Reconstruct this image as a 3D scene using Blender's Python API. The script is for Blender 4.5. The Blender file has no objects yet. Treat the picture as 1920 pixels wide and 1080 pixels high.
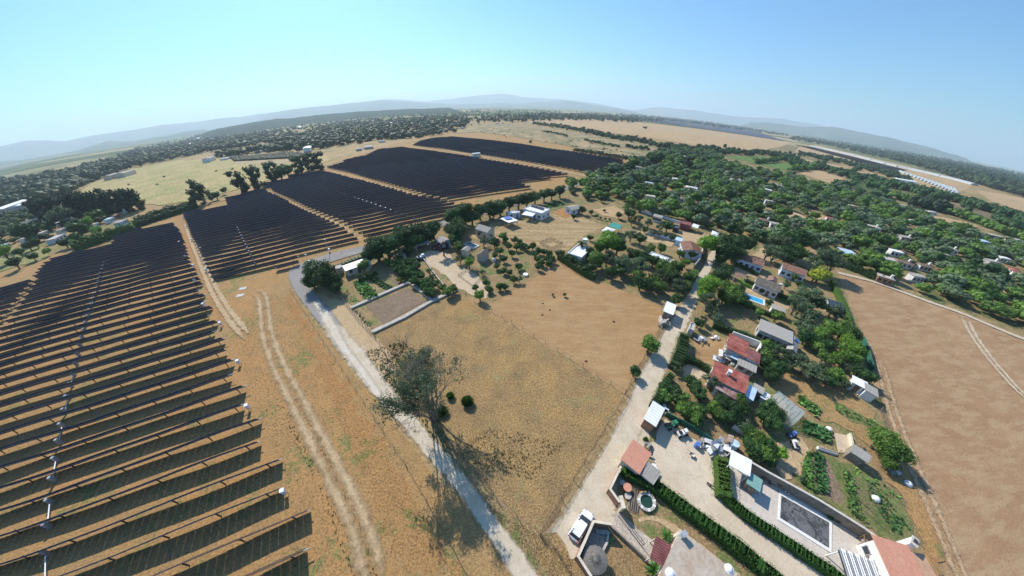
import bpy, bmesh, math, random
import numpy as np
from mathutils import Matrix, Vector
S = bpy.context.scene
COL = S.collection
rng = np.random.default_rng(7)
random.seed(7)
PI = math.pi
# ------------------------------------------------------------------ camera (wide drone lens, 46 m above the ground)
CAM_H = 46.0
F, K1, K2, PITCH, ROLL = 531.536, -.141219, .013395, .608087, .0081107
cp, sp, cr, sr = math.cos(PITCH), math.sin(PITCH), math.cos(ROLL), math.sin(ROLL)
cd = bpy.data.cameras.new('camera'); cam = bpy.data.objects.new('camera', cd); COL.objects.link(cam)
cam.matrix_world = Matrix(((cr, -sr, 0, 0), (sr*sp, cr*sp, -cp, 0), (sr*cp, cr*cp, sp, CAM_H), (0, 0, 0, 1)))
S.camera = cam
cd.type = 'PANO'; cd.panorama_type = 'FISHEYE_LENS_POLYNOMIAL'
cd.sensor_width, cd.sensor_height = 36.0, 20.25
cd.fisheye_fov = math.radians(200)
rr = np.linspace(0, 1120, 300); th = rr/F + K1*(rr/F)**3 + K2*(rr/F)**5
mm = rr*36/1920
co = np.linalg.lstsq(np.stack([mm, mm**2, mm**3, mm**4], 1), th, rcond=None)[0]
cd.fisheye_polynomial_k0 = 0
cd.fisheye_polynomial_k1, cd.fisheye_polynomial_k2, cd.fisheye_polynomial_k3, cd.fisheye_polynomial_k4 = [-float(c) for c in co]
cd.clip_start, cd.clip_end = .1, 90000
# ------------------------------------------------------------------ light: clear summer sky, one sun
SUN_EL, SUN_AZ = math.radians(38), math.radians(-32)      # azimuth from +Y towards +X
world = bpy.data.worlds.new('World'); S.world = world; world.use_nodes = True
wn = world.node_tree; bg = wn.nodes['Background']
sky = wn.nodes.new('ShaderNodeTexSky'); sky.sky_type = 'NISHITA'; sky.sun_disc = False
sky.sun_elevation = SUN_EL; sky.sun_rotation = SUN_AZ
sky.air_density = 1.3; sky.dust_density = .5; sky.ozone_density = 3.2; sky.altitude = 100
tn = wn.nodes.new('ShaderNodeMix'); tn.data_type = 'RGBA'; tn.blend_type = 'MULTIPLY'; tn.inputs[0].default_value = 1; tn.inputs[7].default_value = (.52, .92, 1.24, 1)
wn.links.new(sky.outputs[0], tn.inputs[6]); wn.links.new(tn.outputs[2], bg.inputs[0]); bg.inputs[1].default_value = .102
sl = bpy.data.lights.new('sun', 'SUN'); sl.energy = 5.0; sl.angle = math.radians(.53); sl.color = (1, .94, .85)
sun = bpy.data.objects.new('sun', sl); COL.objects.link(sun)
sd = Vector((math.sin(SUN_AZ)*math.cos(SUN_EL), math.cos(SUN_AZ)*math.cos(SUN_EL), math.sin(SUN_EL)))
sun.rotation_euler = sd.to_track_quat('Z', 'Y').to_euler(); sun.location = (0, 0, 300)
S.view_settings.view_transform = 'Standard'; S.view_settings.look = 'None'
S.view_settings.exposure = .38; S.view_settings.gamma = 1; S.view_settings.use_curve_mapping = False
HAZE_D = 1.15e-4
S.render.engine = 'CYCLES'
S.cycles.max_bounces = 5; S.cycles.diffuse_bounces = 2; S.cycles.glossy_bounces = 2; S.cycles.transparent_max_bounces = 10
S.cycles.volume_bounces = 1; S.cycles.caustics_reflective = False; S.cycles.caustics_refractive = False
S.cycles.use_denoising = True

# ------------------------------------------------------------------ survey helpers: a bearing read from the photograph -> a place on the ground
def ray(px, py):
    x, y = px-960, -(py-540)
    x, y = cr*x-sr*y, sr*x+cr*y
    r = math.hypot(x, y)/F+1e-9; t = r+K1*r**3+K2*r**5
    dx, dy, dz = x/(r*F)*math.sin(t), y/(r*F)*math.sin(t), math.cos(t)
    return dx, dz*cp+dy*sp, -dz*sp+dy*cp
def G(px, py, h=0.):
    x, y, z = ray(px, py); z = min(z, -.002); k = (CAM_H-h)/-z
    return np.array((x*k, y*k))
def V(px, py, h=0.):
    g = G(px, py, h); return Vector((g[0], g[1], h))
def gl(pts, h=0.): return [G(a, b, h) for a, b in pts]
def inpoly(p, poly):
    x, y = p; c = False; n = len(poly)
    for i in range(n):
        x1, y1 = poly[i]; x2, y2 = poly[i-1]
        if (y1 > y) != (y2 > y) and x < (x2-x1)*(y-y1)/(y2-y1)+x1: c = not c
    return c
def scale_at(px, py):      # metres per photo pixel across, at that spot of the ground
    a, b = G(px-1, py), G(px+1, py); return float(np.hypot(*(a-b)))/2

# ------------------------------------------------------------------ materials
MATS = {}
def newmat(name):
    m = bpy.data.materials.new(name); m.use_nodes = True
    return m, m.node_tree, m.node_tree.nodes['Principled BSDF']
def node(t, kind, **kw):
    n = t.nodes.new(kind)
    for k, v in kw.items():
        if k in n.inputs: n.inputs[k].default_value = v
        else: setattr(n, k, v)
    return n
def noise(t, vec, scale, detail=4, rough=.6, dist=0):
    n = node(t, 'ShaderNodeTexNoise', Scale=scale, Detail=detail, Roughness=rough, Distortion=dist)
    t.links.new(vec, n.inputs['Vector']); return n.outputs['Fac']
def ramp(t, fac, stops):
    r = t.nodes.new('ShaderNodeValToRGB'); e = r.color_ramp.elements
    while len(e) < len(stops): e.new(.5)
    for i, (p, c) in enumerate(stops):
        e[i].position = p; e[i].color = (c, c, c, 1) if isinstance(c, (int, float)) else (*c, 1)
    t.links.new(fac, r.inputs[0]); return r.outputs[0]
def mix(t, fac, a, b, mode='MIX'):
    n = t.nodes.new('ShaderNodeMix'); n.data_type = 'RGBA'; n.blend_type = mode
    for s, v in ((n.inputs[0], fac), (n.inputs[6], a), (n.inputs[7], b)):
        if isinstance(v, bpy.types.NodeSocket): t.links.new(v, s)
        elif isinstance(v, (int, float)): s.default_value = v
        else: s.default_value = (*v, 1)
    return n.outputs[2]
def coords(t, rot=0, scl=(1, 1, 1)):
    g = t.nodes.new('ShaderNodeNewGeometry'); m = t.nodes.new('ShaderNodeMapping')
    m.inputs['Rotation'].default_value = (0, 0, rot); m.inputs['Scale'].default_value = scl
    t.links.new(g.outputs['Position'], m.inputs[0]); return m.outputs[0]
def bump(t, b, h, strength=.5, dist=.1):
    n = node(t, 'ShaderNodeBump', Strength=strength, Distance=dist); t.links.new(h, n.inputs['Height'])
    t.links.new(n.outputs[0], b.inputs['Normal'])
def soil(name, base, alt, dark, spots=None, big=.03, mid=.25, fine=2.2, spot_amt=(.62, .7), streak=None, bs=.6, fd=(.36, .62), gr=1.):
    """dry ground: big drifts of two colours, mid-size blotches, fine litter, optional green spots and streaks"""
    if max(base) < .5 and name not in ('wheel_track', 'tilled_soil', 'old_asphalt'): base, alt, dark = [tuple(x*k for x, k in zip(q, (.95, .90, .82))) for q in (base, alt, dark)]
    m, t, b = newmat(name); v = coords(t)
    n1 = noise(t, v, big, 5, .6, .6); n2 = noise(t, v, mid, 5, .65, .4); n3 = noise(t, v, fine, 5, .75)
    c = mix(t, ramp(t, n1, [(.38, 0.), (.62, 1.)]), base, alt)
    c = mix(t, ramp(t, n2, [(.42, 0.), (.68, .7)]), c, dark)
    if streak is not None:
        v2 = coords(t, streak[0], (streak[1], 1.0, 1)); n4 = noise(t, v2, streak[2], 4, .7)
        c = mix(t, ramp(t, n4, [(.45, 0.), (.6, streak[4] if len(streak) > 4 else .6)]), c, streak[3])
    if spots:
        n5 = noise(t, v, mid*1.7, 3, .6, 1.2); n6 = noise(t, v, big*3, 2, .5)
        k = t.nodes.new('ShaderNodeMath'); k.operation = 'MULTIPLY'
        t.links.new(n5, k.inputs[0]); t.links.new(n6, k.inputs[1])
        c = mix(t, ramp(t, k.outputs[0], [(spot_amt[0]*.5, 0.), (spot_amt[1]*.5+.03, .8)]), c, spots)
    f = ramp(t, n3, [(fd[0], 1-.44*gr), (.5, 1.), (fd[1], 1+.38*gr)])
    c = mix(t, 1., c, f, 'MULTIPLY')
    n9 = noise(t, v, fine*3.7, 3, .8)
    c = mix(t, 1., c, ramp(t, n9, [(.36, 1-.34*gr), (.5, 1.), (.66, 1+.36*gr)]), 'MULTIPLY')
    t.links.new(c, b.inputs['Base Color']); b.inputs['Roughness'].default_value = .95
    b.inputs['Specular IOR Level'].default_value = .15
    bump(t, b, n3, bs, .15)
    MATS[name] = m; return m
def plain(name, col, rough=.7, var=.15, sc=1.5, metal=0, spec=.3, col2=None, bumpd=0):
    m, t, b = newmat(name); v = coords(t)
    n = noise(t, v, sc, 4, .65)
    c = mix(t, ramp(t, n, [(.35, 0.), (.65, 1.)]), [x*(1-var) for x in col], col2 or [min(1, x*(1+var)) for x in col])
    n2 = noise(t, v, sc*6, 3, .7)
    c = mix(t, 1., c, ramp(t, n2, [(.35, .86), (.65, 1.1)]), 'MULTIPLY')
    t.links.new(c, b.inputs['Base Color']); b.inputs['Roughness'].default_value = rough
    b.inputs['Metallic'].default_value = metal; b.inputs['Specular IOR Level'].default_value = spec
    if bumpd: bump(t, b, n2, .5, bumpd)
    MATS[name] = m; return m
def leafmat(name, c1, c2, c3):
    m, t, b = newmat(name)
    oi = t.nodes.new('ShaderNodeObjectInfo'); v = coords(t)
    at = node(t, 'ShaderNodeAttribute', attribute_name='tint')
    n1 = noise(t, v, .35, 3, .6); n2 = noise(t, v, 3.2, 3, .7)
    c = mix(t, ramp(t, n1, [(.35, 0.), (.65, 1.)]), c1, c2)
    c = mix(t, ramp(t, n2, [(.5, 0.), (.72, .7)]), c, c3)
    c = mix(t, 1., c, ramp(t, oi.outputs['Random'], [(0., .72), (1., 1.3)]), 'MULTIPLY')
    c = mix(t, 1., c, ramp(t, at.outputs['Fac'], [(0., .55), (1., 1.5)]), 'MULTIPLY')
    t.links.new(c, b.inputs['Base Color']); b.inputs['Roughness'].default_value = .6
    b.inputs['Specular IOR Level'].default_value = .25
    tr = t.nodes.new('ShaderNodeBsdfTranslucent'); t.links.new(c, tr.inputs[0])
    ms = t.nodes.new('ShaderNodeMixShader'); ms.inputs[0].default_value = .28
    out = t.nodes['Material Output']
    t.links.new(b.outputs[0], ms.inputs[1]); t.links.new(tr.outputs[0], ms.inputs[2]); t.links.new(ms.outputs[0], out.inputs[0])
    MATS[name] = m; return m
def fringe(name, src, lo=.72, hi=1.05, sc=.9, ruts=None):
    """a road surface with a ragged worn edge: uv.x runs -1..1 across; the ground shows through past the edge"""
    m = src.copy(); m.name = name; t = m.node_tree
    out = t.nodes['Material Output']; sh = out.inputs[0].links[0].from_socket
    uv = t.nodes.new('ShaderNodeUVMap'); sx = t.nodes.new('ShaderNodeSeparateXYZ'); t.links.new(uv.outputs[0], sx.inputs[0])
    ab = node(t, 'ShaderNodeMath', operation='ABSOLUTE'); t.links.new(sx.outputs[0], ab.inputs[0])
    val = ab.outputs[0]
    if ruts:      # two wheel ruts at +-ruts
        s1 = node(t, 'ShaderNodeMath', operation='SUBTRACT'); t.links.new(val, s1.inputs[0]); s1.inputs[1].default_value = ruts
        s2 = node(t, 'ShaderNodeMath', operation='ABSOLUTE'); t.links.new(s1.outputs[0], s2.inputs[0])
        s3 = node(t, 'ShaderNodeMath', operation='MULTIPLY'); t.links.new(s2.outputs[0], s3.inputs[0]); s3.inputs[1].default_value = 1.9
        val = s3.outputs[0]
        e1 = node(t, 'ShaderNodeMath', operation='MULTIPLY_ADD'); t.links.new(sx.outputs[1], e1.inputs[0]); e1.inputs[1].default_value = 2; e1.inputs[2].default_value = -1
        e2 = node(t, 'ShaderNodeMath', operation='ABSOLUTE'); t.links.new(e1.outputs[0], e2.inputs[0])
        e3 = node(t, 'ShaderNodeMath', operation='ADD'); t.links.new(val, e3.inputs[0]); t.links.new(ramp(t, e2.outputs[0], [(.78, 0.), (1., 1.)]), e3.inputs[1]); val = e3.outputs[0]
    n = noise(t, coords(t), sc, 5, .7)
    n8 = node(t, 'ShaderNodeMath', operation='MULTIPLY_ADD'); t.links.new(n, n8.inputs[0]); n8.inputs[1].default_value = 1.1 if not ruts else 2.; n8.inputs[2].default_value = -.55 if not ruts else -1.
    ad = node(t, 'ShaderNodeMath', operation='ADD'); t.links.new(val, ad.inputs[0]); t.links.new(n8.outputs[0], ad.inputs[1])
    f = ramp(t, ad.outputs[0], [(min(lo, .95), 0.), (min(hi, 1.), 1.)])
    tr = t.nodes.new('ShaderNodeBsdfTransparent'); ms = t.nodes.new('ShaderNodeMixShader')
    t.links.new(f, ms.inputs[0]); t.links.new(sh, ms.inputs[1]); t.links.new(tr.outputs[0], ms.inputs[2]); t.links.new(ms.outputs[0], out.inputs[0])
    MATS[name] = m; return m

# ------------------------------------------------------------------ object helpers
def mesh(name, verts, faces, mat=None, mats=None, smooth=False, mi=None, tint=None):
    me = bpy.data.meshes.new(name)
    me.from_pydata([tuple(v) for v in verts], [], [tuple(f) for f in faces])
    for m in (mats or ([mat] if mat else [])): me.materials.append(m)
    if mi is not None: me.polygons.foreach_set('material_index', np.asarray(mi, dtype=np.int32))
    if smooth: me.polygons.foreach_set('use_smooth', np.ones(len(me.polygons), dtype=bool))
    if tint is not None:
        a = me.attributes.new('tint', 'FLOAT', 'FACE'); a.data.foreach_set('value', np.asarray(tint, dtype=np.float32))
    me.update(); return me
def link(name, me, parent=None, loc=(0, 0, 0), rz=0, scl=None):
    o = bpy.data.objects.new(name, me); COL.objects.link(o)
    o.location = loc; o.rotation_euler = (0, 0, rz)
    if scl is not None: o.scale = scl
    if parent is not None: o.parent = parent
    return o
def tag(o, label, cat, group=None):
    o['label'] = label; o['category'] = cat
    if group: o['group'] = group
    return o
def thing(name, label, cat, loc=(0, 0, 0), rz=0, group=None):
    return tag(link(name, None, None, loc, rz), label, cat, group)
class MB:
    """collects simple solids, then links them as one mesh"""
    def __init__(s): s.v = []; s.f = []
    def add(s, v, f):
        o = len(s.v); s.v += [tuple(p) for p in v]; s.f += [tuple(i+o for i in q) for q in f]; return s
    def box(s, c, d, rz=0, tilt=None):
        x, y, z = d[0]/2, d[1]/2, d[2]/2
        P = [Vector((a*x, b*y, g*z)) for a in (-1, 1) for b in (-1, 1) for g in (-1, 1)]
        M = Matrix.Rotation(rz, 3, 'Z')
        if tilt: M = M @ Matrix.Rotation(tilt[0], 3, tilt[1])
        return s.add([M @ p+Vector(c) for p in P], [(0, 1, 3, 2), (4, 6, 7, 5), (0, 4, 5, 1), (2, 3, 7, 6), (0, 2, 6, 4), (1, 5, 7, 3)])
    def tube(s, a, b, r, r2=None, n=6, cap=True):
        a, b = Vector(a), Vector(b); r2 = r if r2 is None else r2
        d = (b-a).normalized() if (b-a).length > 1e-6 else Vector((0, 0, 1)); u = d.orthogonal().normalized(); w = d.cross(u)
        v = [a+(u*math.cos(2*PI*i/n)+w*math.sin(2*PI*i/n))*r for i in range(n)]+[b+(u*math.cos(2*PI*i/n)+w*math.sin(2*PI*i/n))*r2 for i in range(n)]
        f = [(i, (i+1) % n, n+(i+1) % n, n+i) for i in range(n)]
        if cap: f += [tuple(range(n))[::-1], tuple(range(n, 2*n))]
        return s.add(v, f)
    def prism(s, poly, z0, z1):
        n = len(poly); v = [(p[0], p[1], z0) for p in poly]+[(p[0], p[1], z1) for p in poly]
        return s.add(v, [(i, (i+1) % n, n+(i+1) % n, n+i) for i in range(n)]+[tuple(range(n))[::-1], tuple(range(n, 2*n))])
    def lathe(s, c, prof, n=16):
        v = []; f = []
        for r, z in prof: v += [(c[0]+r*math.cos(2*PI*i/n), c[1]+r*math.sin(2*PI*i/n), c[2]+z) for i in range(n)]
        for k in range(len(prof)-1): f += [(k*n+i, k*n+(i+1) % n, (k+1)*n+(i+1) % n, (k+1)*n+i) for i in range(n)]
        f += [tuple(range(n))[::-1], tuple(range((len(prof)-1)*n, len(prof)*n))]
        return s.add(v, f)
    def obj(s, name, mat, parent=None, loc=(0, 0, 0), rz=0, smooth=False):
        return link(name, mesh(name, s.v, s.f, mat, smooth=smooth), parent, loc, rz)
def stuff(o): o['kind'] = 'stuff'; return o
def structure(o): o['kind'] = 'structure'; return o
def noisy(poly, amp, step):
    out = []
    n = len(poly)
    for i in range(n):
        a, b = np.array(poly[i]), np.array(poly[(i+1) % n]); L = np.hypot(*(b-a)); k = max(1, int(L/step))
        t = (b-a)/max(L, 1e-6); nn = np.array((-t[1], t[0]))
        for j in range(k):
            p = a+(b-a)*j/k
            if j: p = p+nn*rng.normal()*amp
            out.append(p)
    return out
LAYER = [0]
def sheet(name, pts, mat, z=None, amp=.25, step=1.2, px=True, label=None):
    """one patch of ground, its outline slightly ragged"""
    poly = gl(pts) if px else [np.array(p) for p in pts]
    poly = noisy(poly, amp, step)
    if z is None: LAYER[0] += 1; z = .008+.004*LAYER[0]
    bm = bmesh.new(); vs = [bm.verts.new((p[0], p[1], z)) for p in poly]; f = bm.faces.new(vs)
    if f.normal.z < 0 or f.calc_area() == 0: pass
    bmesh.ops.triangulate(bm, faces=[f]); bm.normal_update()
    for q in bm.faces:
        if q.normal.z < 0: q.normal_flip()
    me = bpy.data.meshes.new(name); bm.to_mesh(me); bm.free(); me.materials.append(mat)
    o = link(name, me); structure(o)
    if label: o['label'] = label
    return o
def smoothline(pts, k=6):
    P = [np.array(p, float) for p in pts]; P = [2*P[0]-P[1]]+P+[2*P[-1]-P[-2]]; out = []
    for i in range(1, len(P)-2):
        for j in range(k):
            t = j/k; a, b, c, d = P[i-1:i+3]
            out.append(.5*((2*b)+(-a+c)*t+(2*a-5*b+4*c-d)*t*t+(-a+3*b-3*c+d)*t**3))
    out.append(P[-2]); return out
def ribbon(name, left, right, mat, z=None, widen=1.25, px=True, k=6, n=4):
    """road or track between its two edges; uv.x = -1..1 across, beyond 1 in the worn margin"""
    L = smoothline(gl(left) if px else left, k); R = smoothline(gl(right) if px else right, k)
    if z is None: LAYER[0] += 1; z = .008+.004*LAYER[0]
    v = []; uv = []; f = []
    for q_, (a, b) in enumerate(zip(L, R)):
        c = (a+b)/2; h = (b-a)/2*widen
        for j in range(n+1):
            s = -1+2*j/n; p = c+h*s; v.append((p[0], p[1], z)); uv.append((s*widen*.85, q_/(len(L)-1)))
    for i in range(len(L)-1):
        for j in range(n): f.append((i*(n+1)+j, i*(n+1)+j+1, (i+1)*(n+1)+j+1, (i+1)*(n+1)+j))
    me = mesh(name, v, f, mat); l = me.uv_layers.new(name='UVMap')
    for lp in me.loops: l.data[lp.index].uv = uv[lp.vertex_index]
    if me.polygons[0].normal.z < 0: me.flip_normals()
    return structure(link(name, me))
def line2(px, w):      # centre line + width (m) -> two edges (world)
    P = smoothline(gl(px), 4); L = []; R = []
    for i, p in enumerate(P):
        d = P[min(i+1, len(P)-1)]-P[max(i-1, 0)]; d = d/np.hypot(*d); nn = np.array((-d[1], d[0])); ww = w if isinstance(w, (int, float)) else w[0]+(w[1]-w[0])*i/(len(P)-1)
        L.append(p+nn*ww/2); R.append(p-nn*ww/2)
    return L, R
# ------------------------------------------------------------------ ground materials
STR = (.40, .27, .125); ORG = (.37, .20, .085); GRY = (.27, .20, .12); GRN = (.13, .15, .045); PAL = (.56, .46, .31)
m_base = soil('dry_land', (.41, .30, .16), (.36, .25, .125), (.27, .20, .11), GRN, big=.004, mid=.05, fine=1.2, spot_amt=(.5, .62), gr=0.7)
m_solar = soil('dry_meadow', (.37, .25, .12), (.42, .245, .105), (.29, .20, .10), (.17, .18, .06), big=.03, mid=.35, fine=2.6, spot_amt=(.60, .70), bs=.9, fd=(.33, .66), gr=0.8)
m_rust = soil('rusty_grass', (.41, .215, .085), (.38, .23, .10), (.30, .18, .085), (.16, .16, .05), big=.06, mid=.5, fine=3, bs=.9, fd=(.33, .66))
m_plot = soil('golden_grass', (.325, .225, .115), (.40, .265, .115), (.20, .145, .085), (.25, .23, .10), big=.035, mid=.22, fine=3.6, spot_amt=(.62, .74), bs=1, fd=(.32, .66), gr=1.3)
m_bare = soil('bare_field', (.385, .25, .13), (.35, .215, .105), (.30, .19, .095), None, big=.04, mid=.22, fine=2.4, bs=.35, streak=(.75, .25, .5, (.42, .285, .14), .5), fd=(.3, .7), gr=0.45)
m_east = soil('ploughed_field', (.365, .24, .14), (.325, .205, .12), (.295, .18, .105), None, big=.035, mid=.2, fine=2.4, bs=.35, streak=(.35, .3, .45, (.40, .285, .16), .6), fd=(.3, .7), gr=0.45)
m_sand = soil('sandy_yard', (.55, .44, .31), (.50, .39, .26), (.44, .33, .21), None, big=.08, mid=.4, fine=3, bs=.25, fd=(.25, .75), gr=0.4)
m_track = soil('caliche_road', (.56, .475, .36), (.51, .42, .305), (.44, .35, .235), None, big=.1, mid=.5, fine=3, bs=.25, fd=(.2, .8), gr=0.4)
m_white = soil('white_gravel', (.60, .53, .43), (.54, .46, .36), (.46, .38, .28), None, big=.1, mid=.5, fine=3, bs=.25, fd=(.2, .8), gr=0.35)
m_asph = soil('old_asphalt', (.27, .255, .235), (.235, .22, .20), (.30, .27, .23), None, big=.1, mid=.6, fine=4, bs=.15, fd=(.2, .8), gr=0.35)
m_rut = soil('wheel_track', (.47, .345, .20), (.44, .31, .175), (.38, .26, .14), None, big=.1, mid=.5, fine=3, bs=.4, gr=0.6)
m_garden = soil('garden_ground', (.34, .25, .14), (.29, .21, .115), (.22, .165, .09), (.12, .17, .05), big=.06, mid=.35, fine=2.4, spot_amt=(.50, .62), bs=.7, gr=0.8)
m_grove = soil('grove_floor', (.38, .28, .16), (.28, .21, .11), (.17, .14, .07), (.08, .11, .035), big=.02, mid=.12, fine=1.5, spot_amt=(.42, .55))
m_brown = soil('tilled_soil', (.20, .145, .095), (.235, .17, .115), (.17, .12, .08), None, big=.1, mid=.5, fine=4, bs=.6, streak=(1.0, .1, 2.2, (.25, .185, .125), .5))
m_green = soil('green_field', (.11, .20, .055), (.13, .22, .06), (.09, .16, .045), None, big=.02, mid=.1, fine=1.2)
m_dgreen = soil('dark_green_field', (.075, .13, .05), (.085, .14, .05), (.07, .11, .045), None, big=.02, mid=.1, fine=1.2)
m_lawn = soil('lawn', (.13, .26, .035), (.15, .28, .04), (.10, .20, .03), None, big=.1, mid=.3, fine=2)
m_veg = soil('crop_ground', (.10, .16, .045), (.17, .19, .075), (.26, .20, .115), None, big=.2, mid=.9, fine=4)
m_tan = soil('stubble_field', (.47, .345, .205), (.44, .315, .18), (.385, .28, .165), (.25, .22, .11), big=.012, mid=.04, fine=.6, spot_amt=(.6, .75), bs=.2, fd=(.2, .8), gr=0.6)
m_scrub = soil('scrub_pasture', (.42, .32, .19), (.37, .28, .16), (.26, .22, .13), (.15, .15, .07), big=.012, mid=.05, fine=.8, spot_amt=(.40, .52), bs=.2, gr=0.6)
m_yard = soil('pale_yard', (.60, .50, .375), (.54, .44, .32), (.47, .38, .27), None, big=.1, mid=.5, fine=3, bs=.2, fd=(.2, .8), gr=.4)
m_pebble = soil('pebble_paving', (.50, .44, .37), (.45, .38, .31), (.36, .30, .25), None, big=.3, mid=2.2, fine=6, bs=.6, fd=(.3, .6), gr=0.9)
m_patio = soil('patio_paving', (.58, .52, .45), (.54, .47, .40), (.48, .42, .36), None, big=.2, mid=1.2, fine=6, bs=.2, fd=(.3, .7), gr=0.5)
m_olfl = soil('grove_lane', (.42, .34, .21), (.37, .30, .18), (.30, .24, .14), None, big=.02, mid=.08, fine=1)
# the land: one great sheet, split into rings so that far fields get their own colours
def far_fields(name):
    m, t, b = newmat(name); v = coords(t)
    vo = node(t, 'ShaderNodeTexVoronoi', Scale=.0022, Randomness=1.); 
    ns = t.nodes.new('ShaderNodeTexNoise'); ns.inputs['Scale'].default_value = .0015; t.links.new(v, ns.inputs['Vector'])
    wv = t.nodes.new('ShaderNodeVectorMath'); wv.operation = 'MULTIPLY_ADD'; t.links.new(ns.outputs['Color'], wv.inputs[0]); wv.inputs[1].default_value = (700, 700, 0); t.links.new(v, wv.inputs[2])
    t.links.new(wv.outputs[0], vo.inputs['Vector'])
    sx = t.nodes.new('ShaderNodeSeparateColor'); t.links.new(vo.outputs['Color'], sx.inputs[0])
    c = ramp(t, sx.outputs[0], [(0., (.40, .31, .17)), (.25, (.30, .26, .13)), (.42, (.10, .125, .05)), (.6, (.07, .095, .045)), (.75, (.16, .18, .075)), (1., (.46, .37, .24))])
    n = noise(t, v, .004, 5, .6); c = mix(t, ramp(t, n, [(.5, 0.), (.6, .75)]), c, (.08, .10, .045))
    n = noise(t, v, .02, 5, .7); c = mix(t, 1., c, ramp(t, n, [(.35, .75), (.65, 1.25)]), 'MULTIPLY')
    t.links.new(c, b.inputs['Base Color']); b.inputs['Roughness'].default_value = 1; b.inputs['Specular IOR Level'].default_value = 0
    return m
m_far = far_fields('distant_farmland')
def ring(name, r0, r1, mat, n=96):
    v = []; f = []
    for r in (r0, r1): v += [(r*math.cos(2*PI*i/n), r*math.sin(2*PI*i/n), 0) for i in range(n)]
    if r0 == 0: v = v[n:]; f = [tuple(range(n))]
    else: f = [(i, n+i, n+(i+1) % n, (i+1) % n) for i in range(n)]
    structure(link(name, mesh(name, v, f, mat)))
ring('ground', 0, 1300, m_base); ring('distant_ground', 1300, 26000, m_far)

# patches, nearest map first (photo bearings of their corners)
sheet('solar_meadow', [(-150, 700), (-150, 560), (0, 505), (70, 490), (200, 440), (330, 392), (420, 372), (600, 312), (740, 268), (850, 245), (960, 252), (1100, 280), (1175, 295), (1190, 312), (1100, 345), (1000, 375), (850, 415), (700, 470), (600, 492), (553, 520), (560, 560), (600, 620), (660, 700), (760, 820), (860, 930), (985, 1079), (1050, 1130), (900, 1250), (500, 1300), (100, 1200), (-150, 1100)], m_solar, amp=.5, step=4)
sheet('meadow', [(545, 545), (575, 600), (625, 690), (690, 790), (760, 900), (830, 1010), (880, 1079), (760, 1079), (700, 930), (640, 800), (590, 690), (550, 600), (530, 560)], m_rust, amp=.8, step=1.5)
sheet('meadow', [(325, 402), (352, 400), (372, 460), (400, 520), (420, 600), (412, 610), (385, 540), (352, 470)], m_rust, amp=.4, step=1.5)
sheet('meadow', [(562, 497), (700, 455), (800, 424), (900, 400), (1060, 352), (1090, 355), (900, 415), (700, 475), (600, 500)], m_rust, amp=.4, step=2)
sheet('plot', [(700, 628), (857, 545), (1173, 738), (1100, 860), (1040, 975), (1013, 1003), (985, 1000), (850, 850), (760, 730)], m_plot, amp=.4, step=1)
sheet('meadow', [(1013, 1003), (1040, 1000), (1075, 1045), (1095, 1090), (1020, 1200), (900, 1200), (990, 1079), (930, 960), (860, 850), (930, 900)], m_plot, amp=.4, step=1)
sheet('meadow', [(830, 840), (870, 930), (930, 1010), (1010, 1090), (1030, 1079), (985, 1000), (900, 900)], m_garden, amp=.3, step=1)
sheet('bare_field', [(857, 545), (915, 572), (960, 545), (1000, 515), (1045, 487), (1110, 520), (1240, 575), (1247, 600), (1210, 690), (1173, 738)], m_bare, amp=.3, step=1)
sheet('ploughed_field', [(1570, 508), (1640, 532), (1745, 570), (1800, 588), (1919, 640), (2100, 720), (2100, 1250), (1760, 1250), (1748, 1079), (1755, 1000), (1730, 940), (1690, 880), (1665, 800), (1640, 730), (1622, 650), (1600, 580)], m_east, amp=.3, step=1.5)
sheet('grove_floor', [(1060, 352), (1185, 300), (1235, 272), (1330, 276), (1420, 270), (1500, 274), (1620, 330), (1700, 355), (1919, 440), (2100, 520), (2100, 700), (1919, 630), (1800, 588), (1745, 570), (1640, 532), (1570, 508), (1622, 650), (1665, 800), (1690, 880), (1755, 1000), (1748, 1100), (1600, 1200), (1200, 1200), (1090, 1079), (1150, 960), (1185, 860), (1235, 740), (1290, 600), (1300, 560), (1240, 575), (1110, 520), (1045, 487), (960, 545), (915, 572), (857, 545), (700, 628), (655, 570), (575, 520), (640, 490), (720, 455), (900, 400), (1060, 356)], m_garden, amp=.4, step=4)
sheet('grove_floor', [(1065, 352), (1185, 300), (1235, 272), (1330, 276), (1420, 270), (1500, 274), (1620, 330), (1700, 355), (1919, 440), (2100, 520), (2100, 700), (1919, 625), (1800, 583), (1745, 566), (1640, 528), (1580, 500), (1500, 470), (1340, 430), (1230, 400), (1120, 380)], m_grove, amp=.8, step=5)
sheet('bank', [(575, 545), (620, 560), (655, 570), (700, 628), (730, 660), (760, 710), (700, 700), (650, 640), (600, 590)], m_rut, amp=.3, step=1)
sheet('dirt_yard', [(1045, 1000), (1080, 930), (1130, 850), (1175, 762), (1245, 750), (1215, 830), (1165, 880), (1150, 950), (1145, 985), (1113, 978), (1085, 1043), (1070, 1050)], m_track, amp=.25, step=.8)
ribbon('dirt_road', [(1030, 1000), (1078, 935), (1130, 848), (1175, 762), (1203, 700), (1236, 640), (1266, 590), (1292, 550), (1308, 520), (1322, 495), (1335, 470)], [(1150, 990), (1160, 905), (1195, 825), (1222, 762), (1250, 690), (1275, 640), (1292, 600), (1308, 565), (1320, 530), (1336, 500), (1348, 470)], fringe('dirt_road_surface', m_track, .78, 1.0), widen=1.15)
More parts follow.
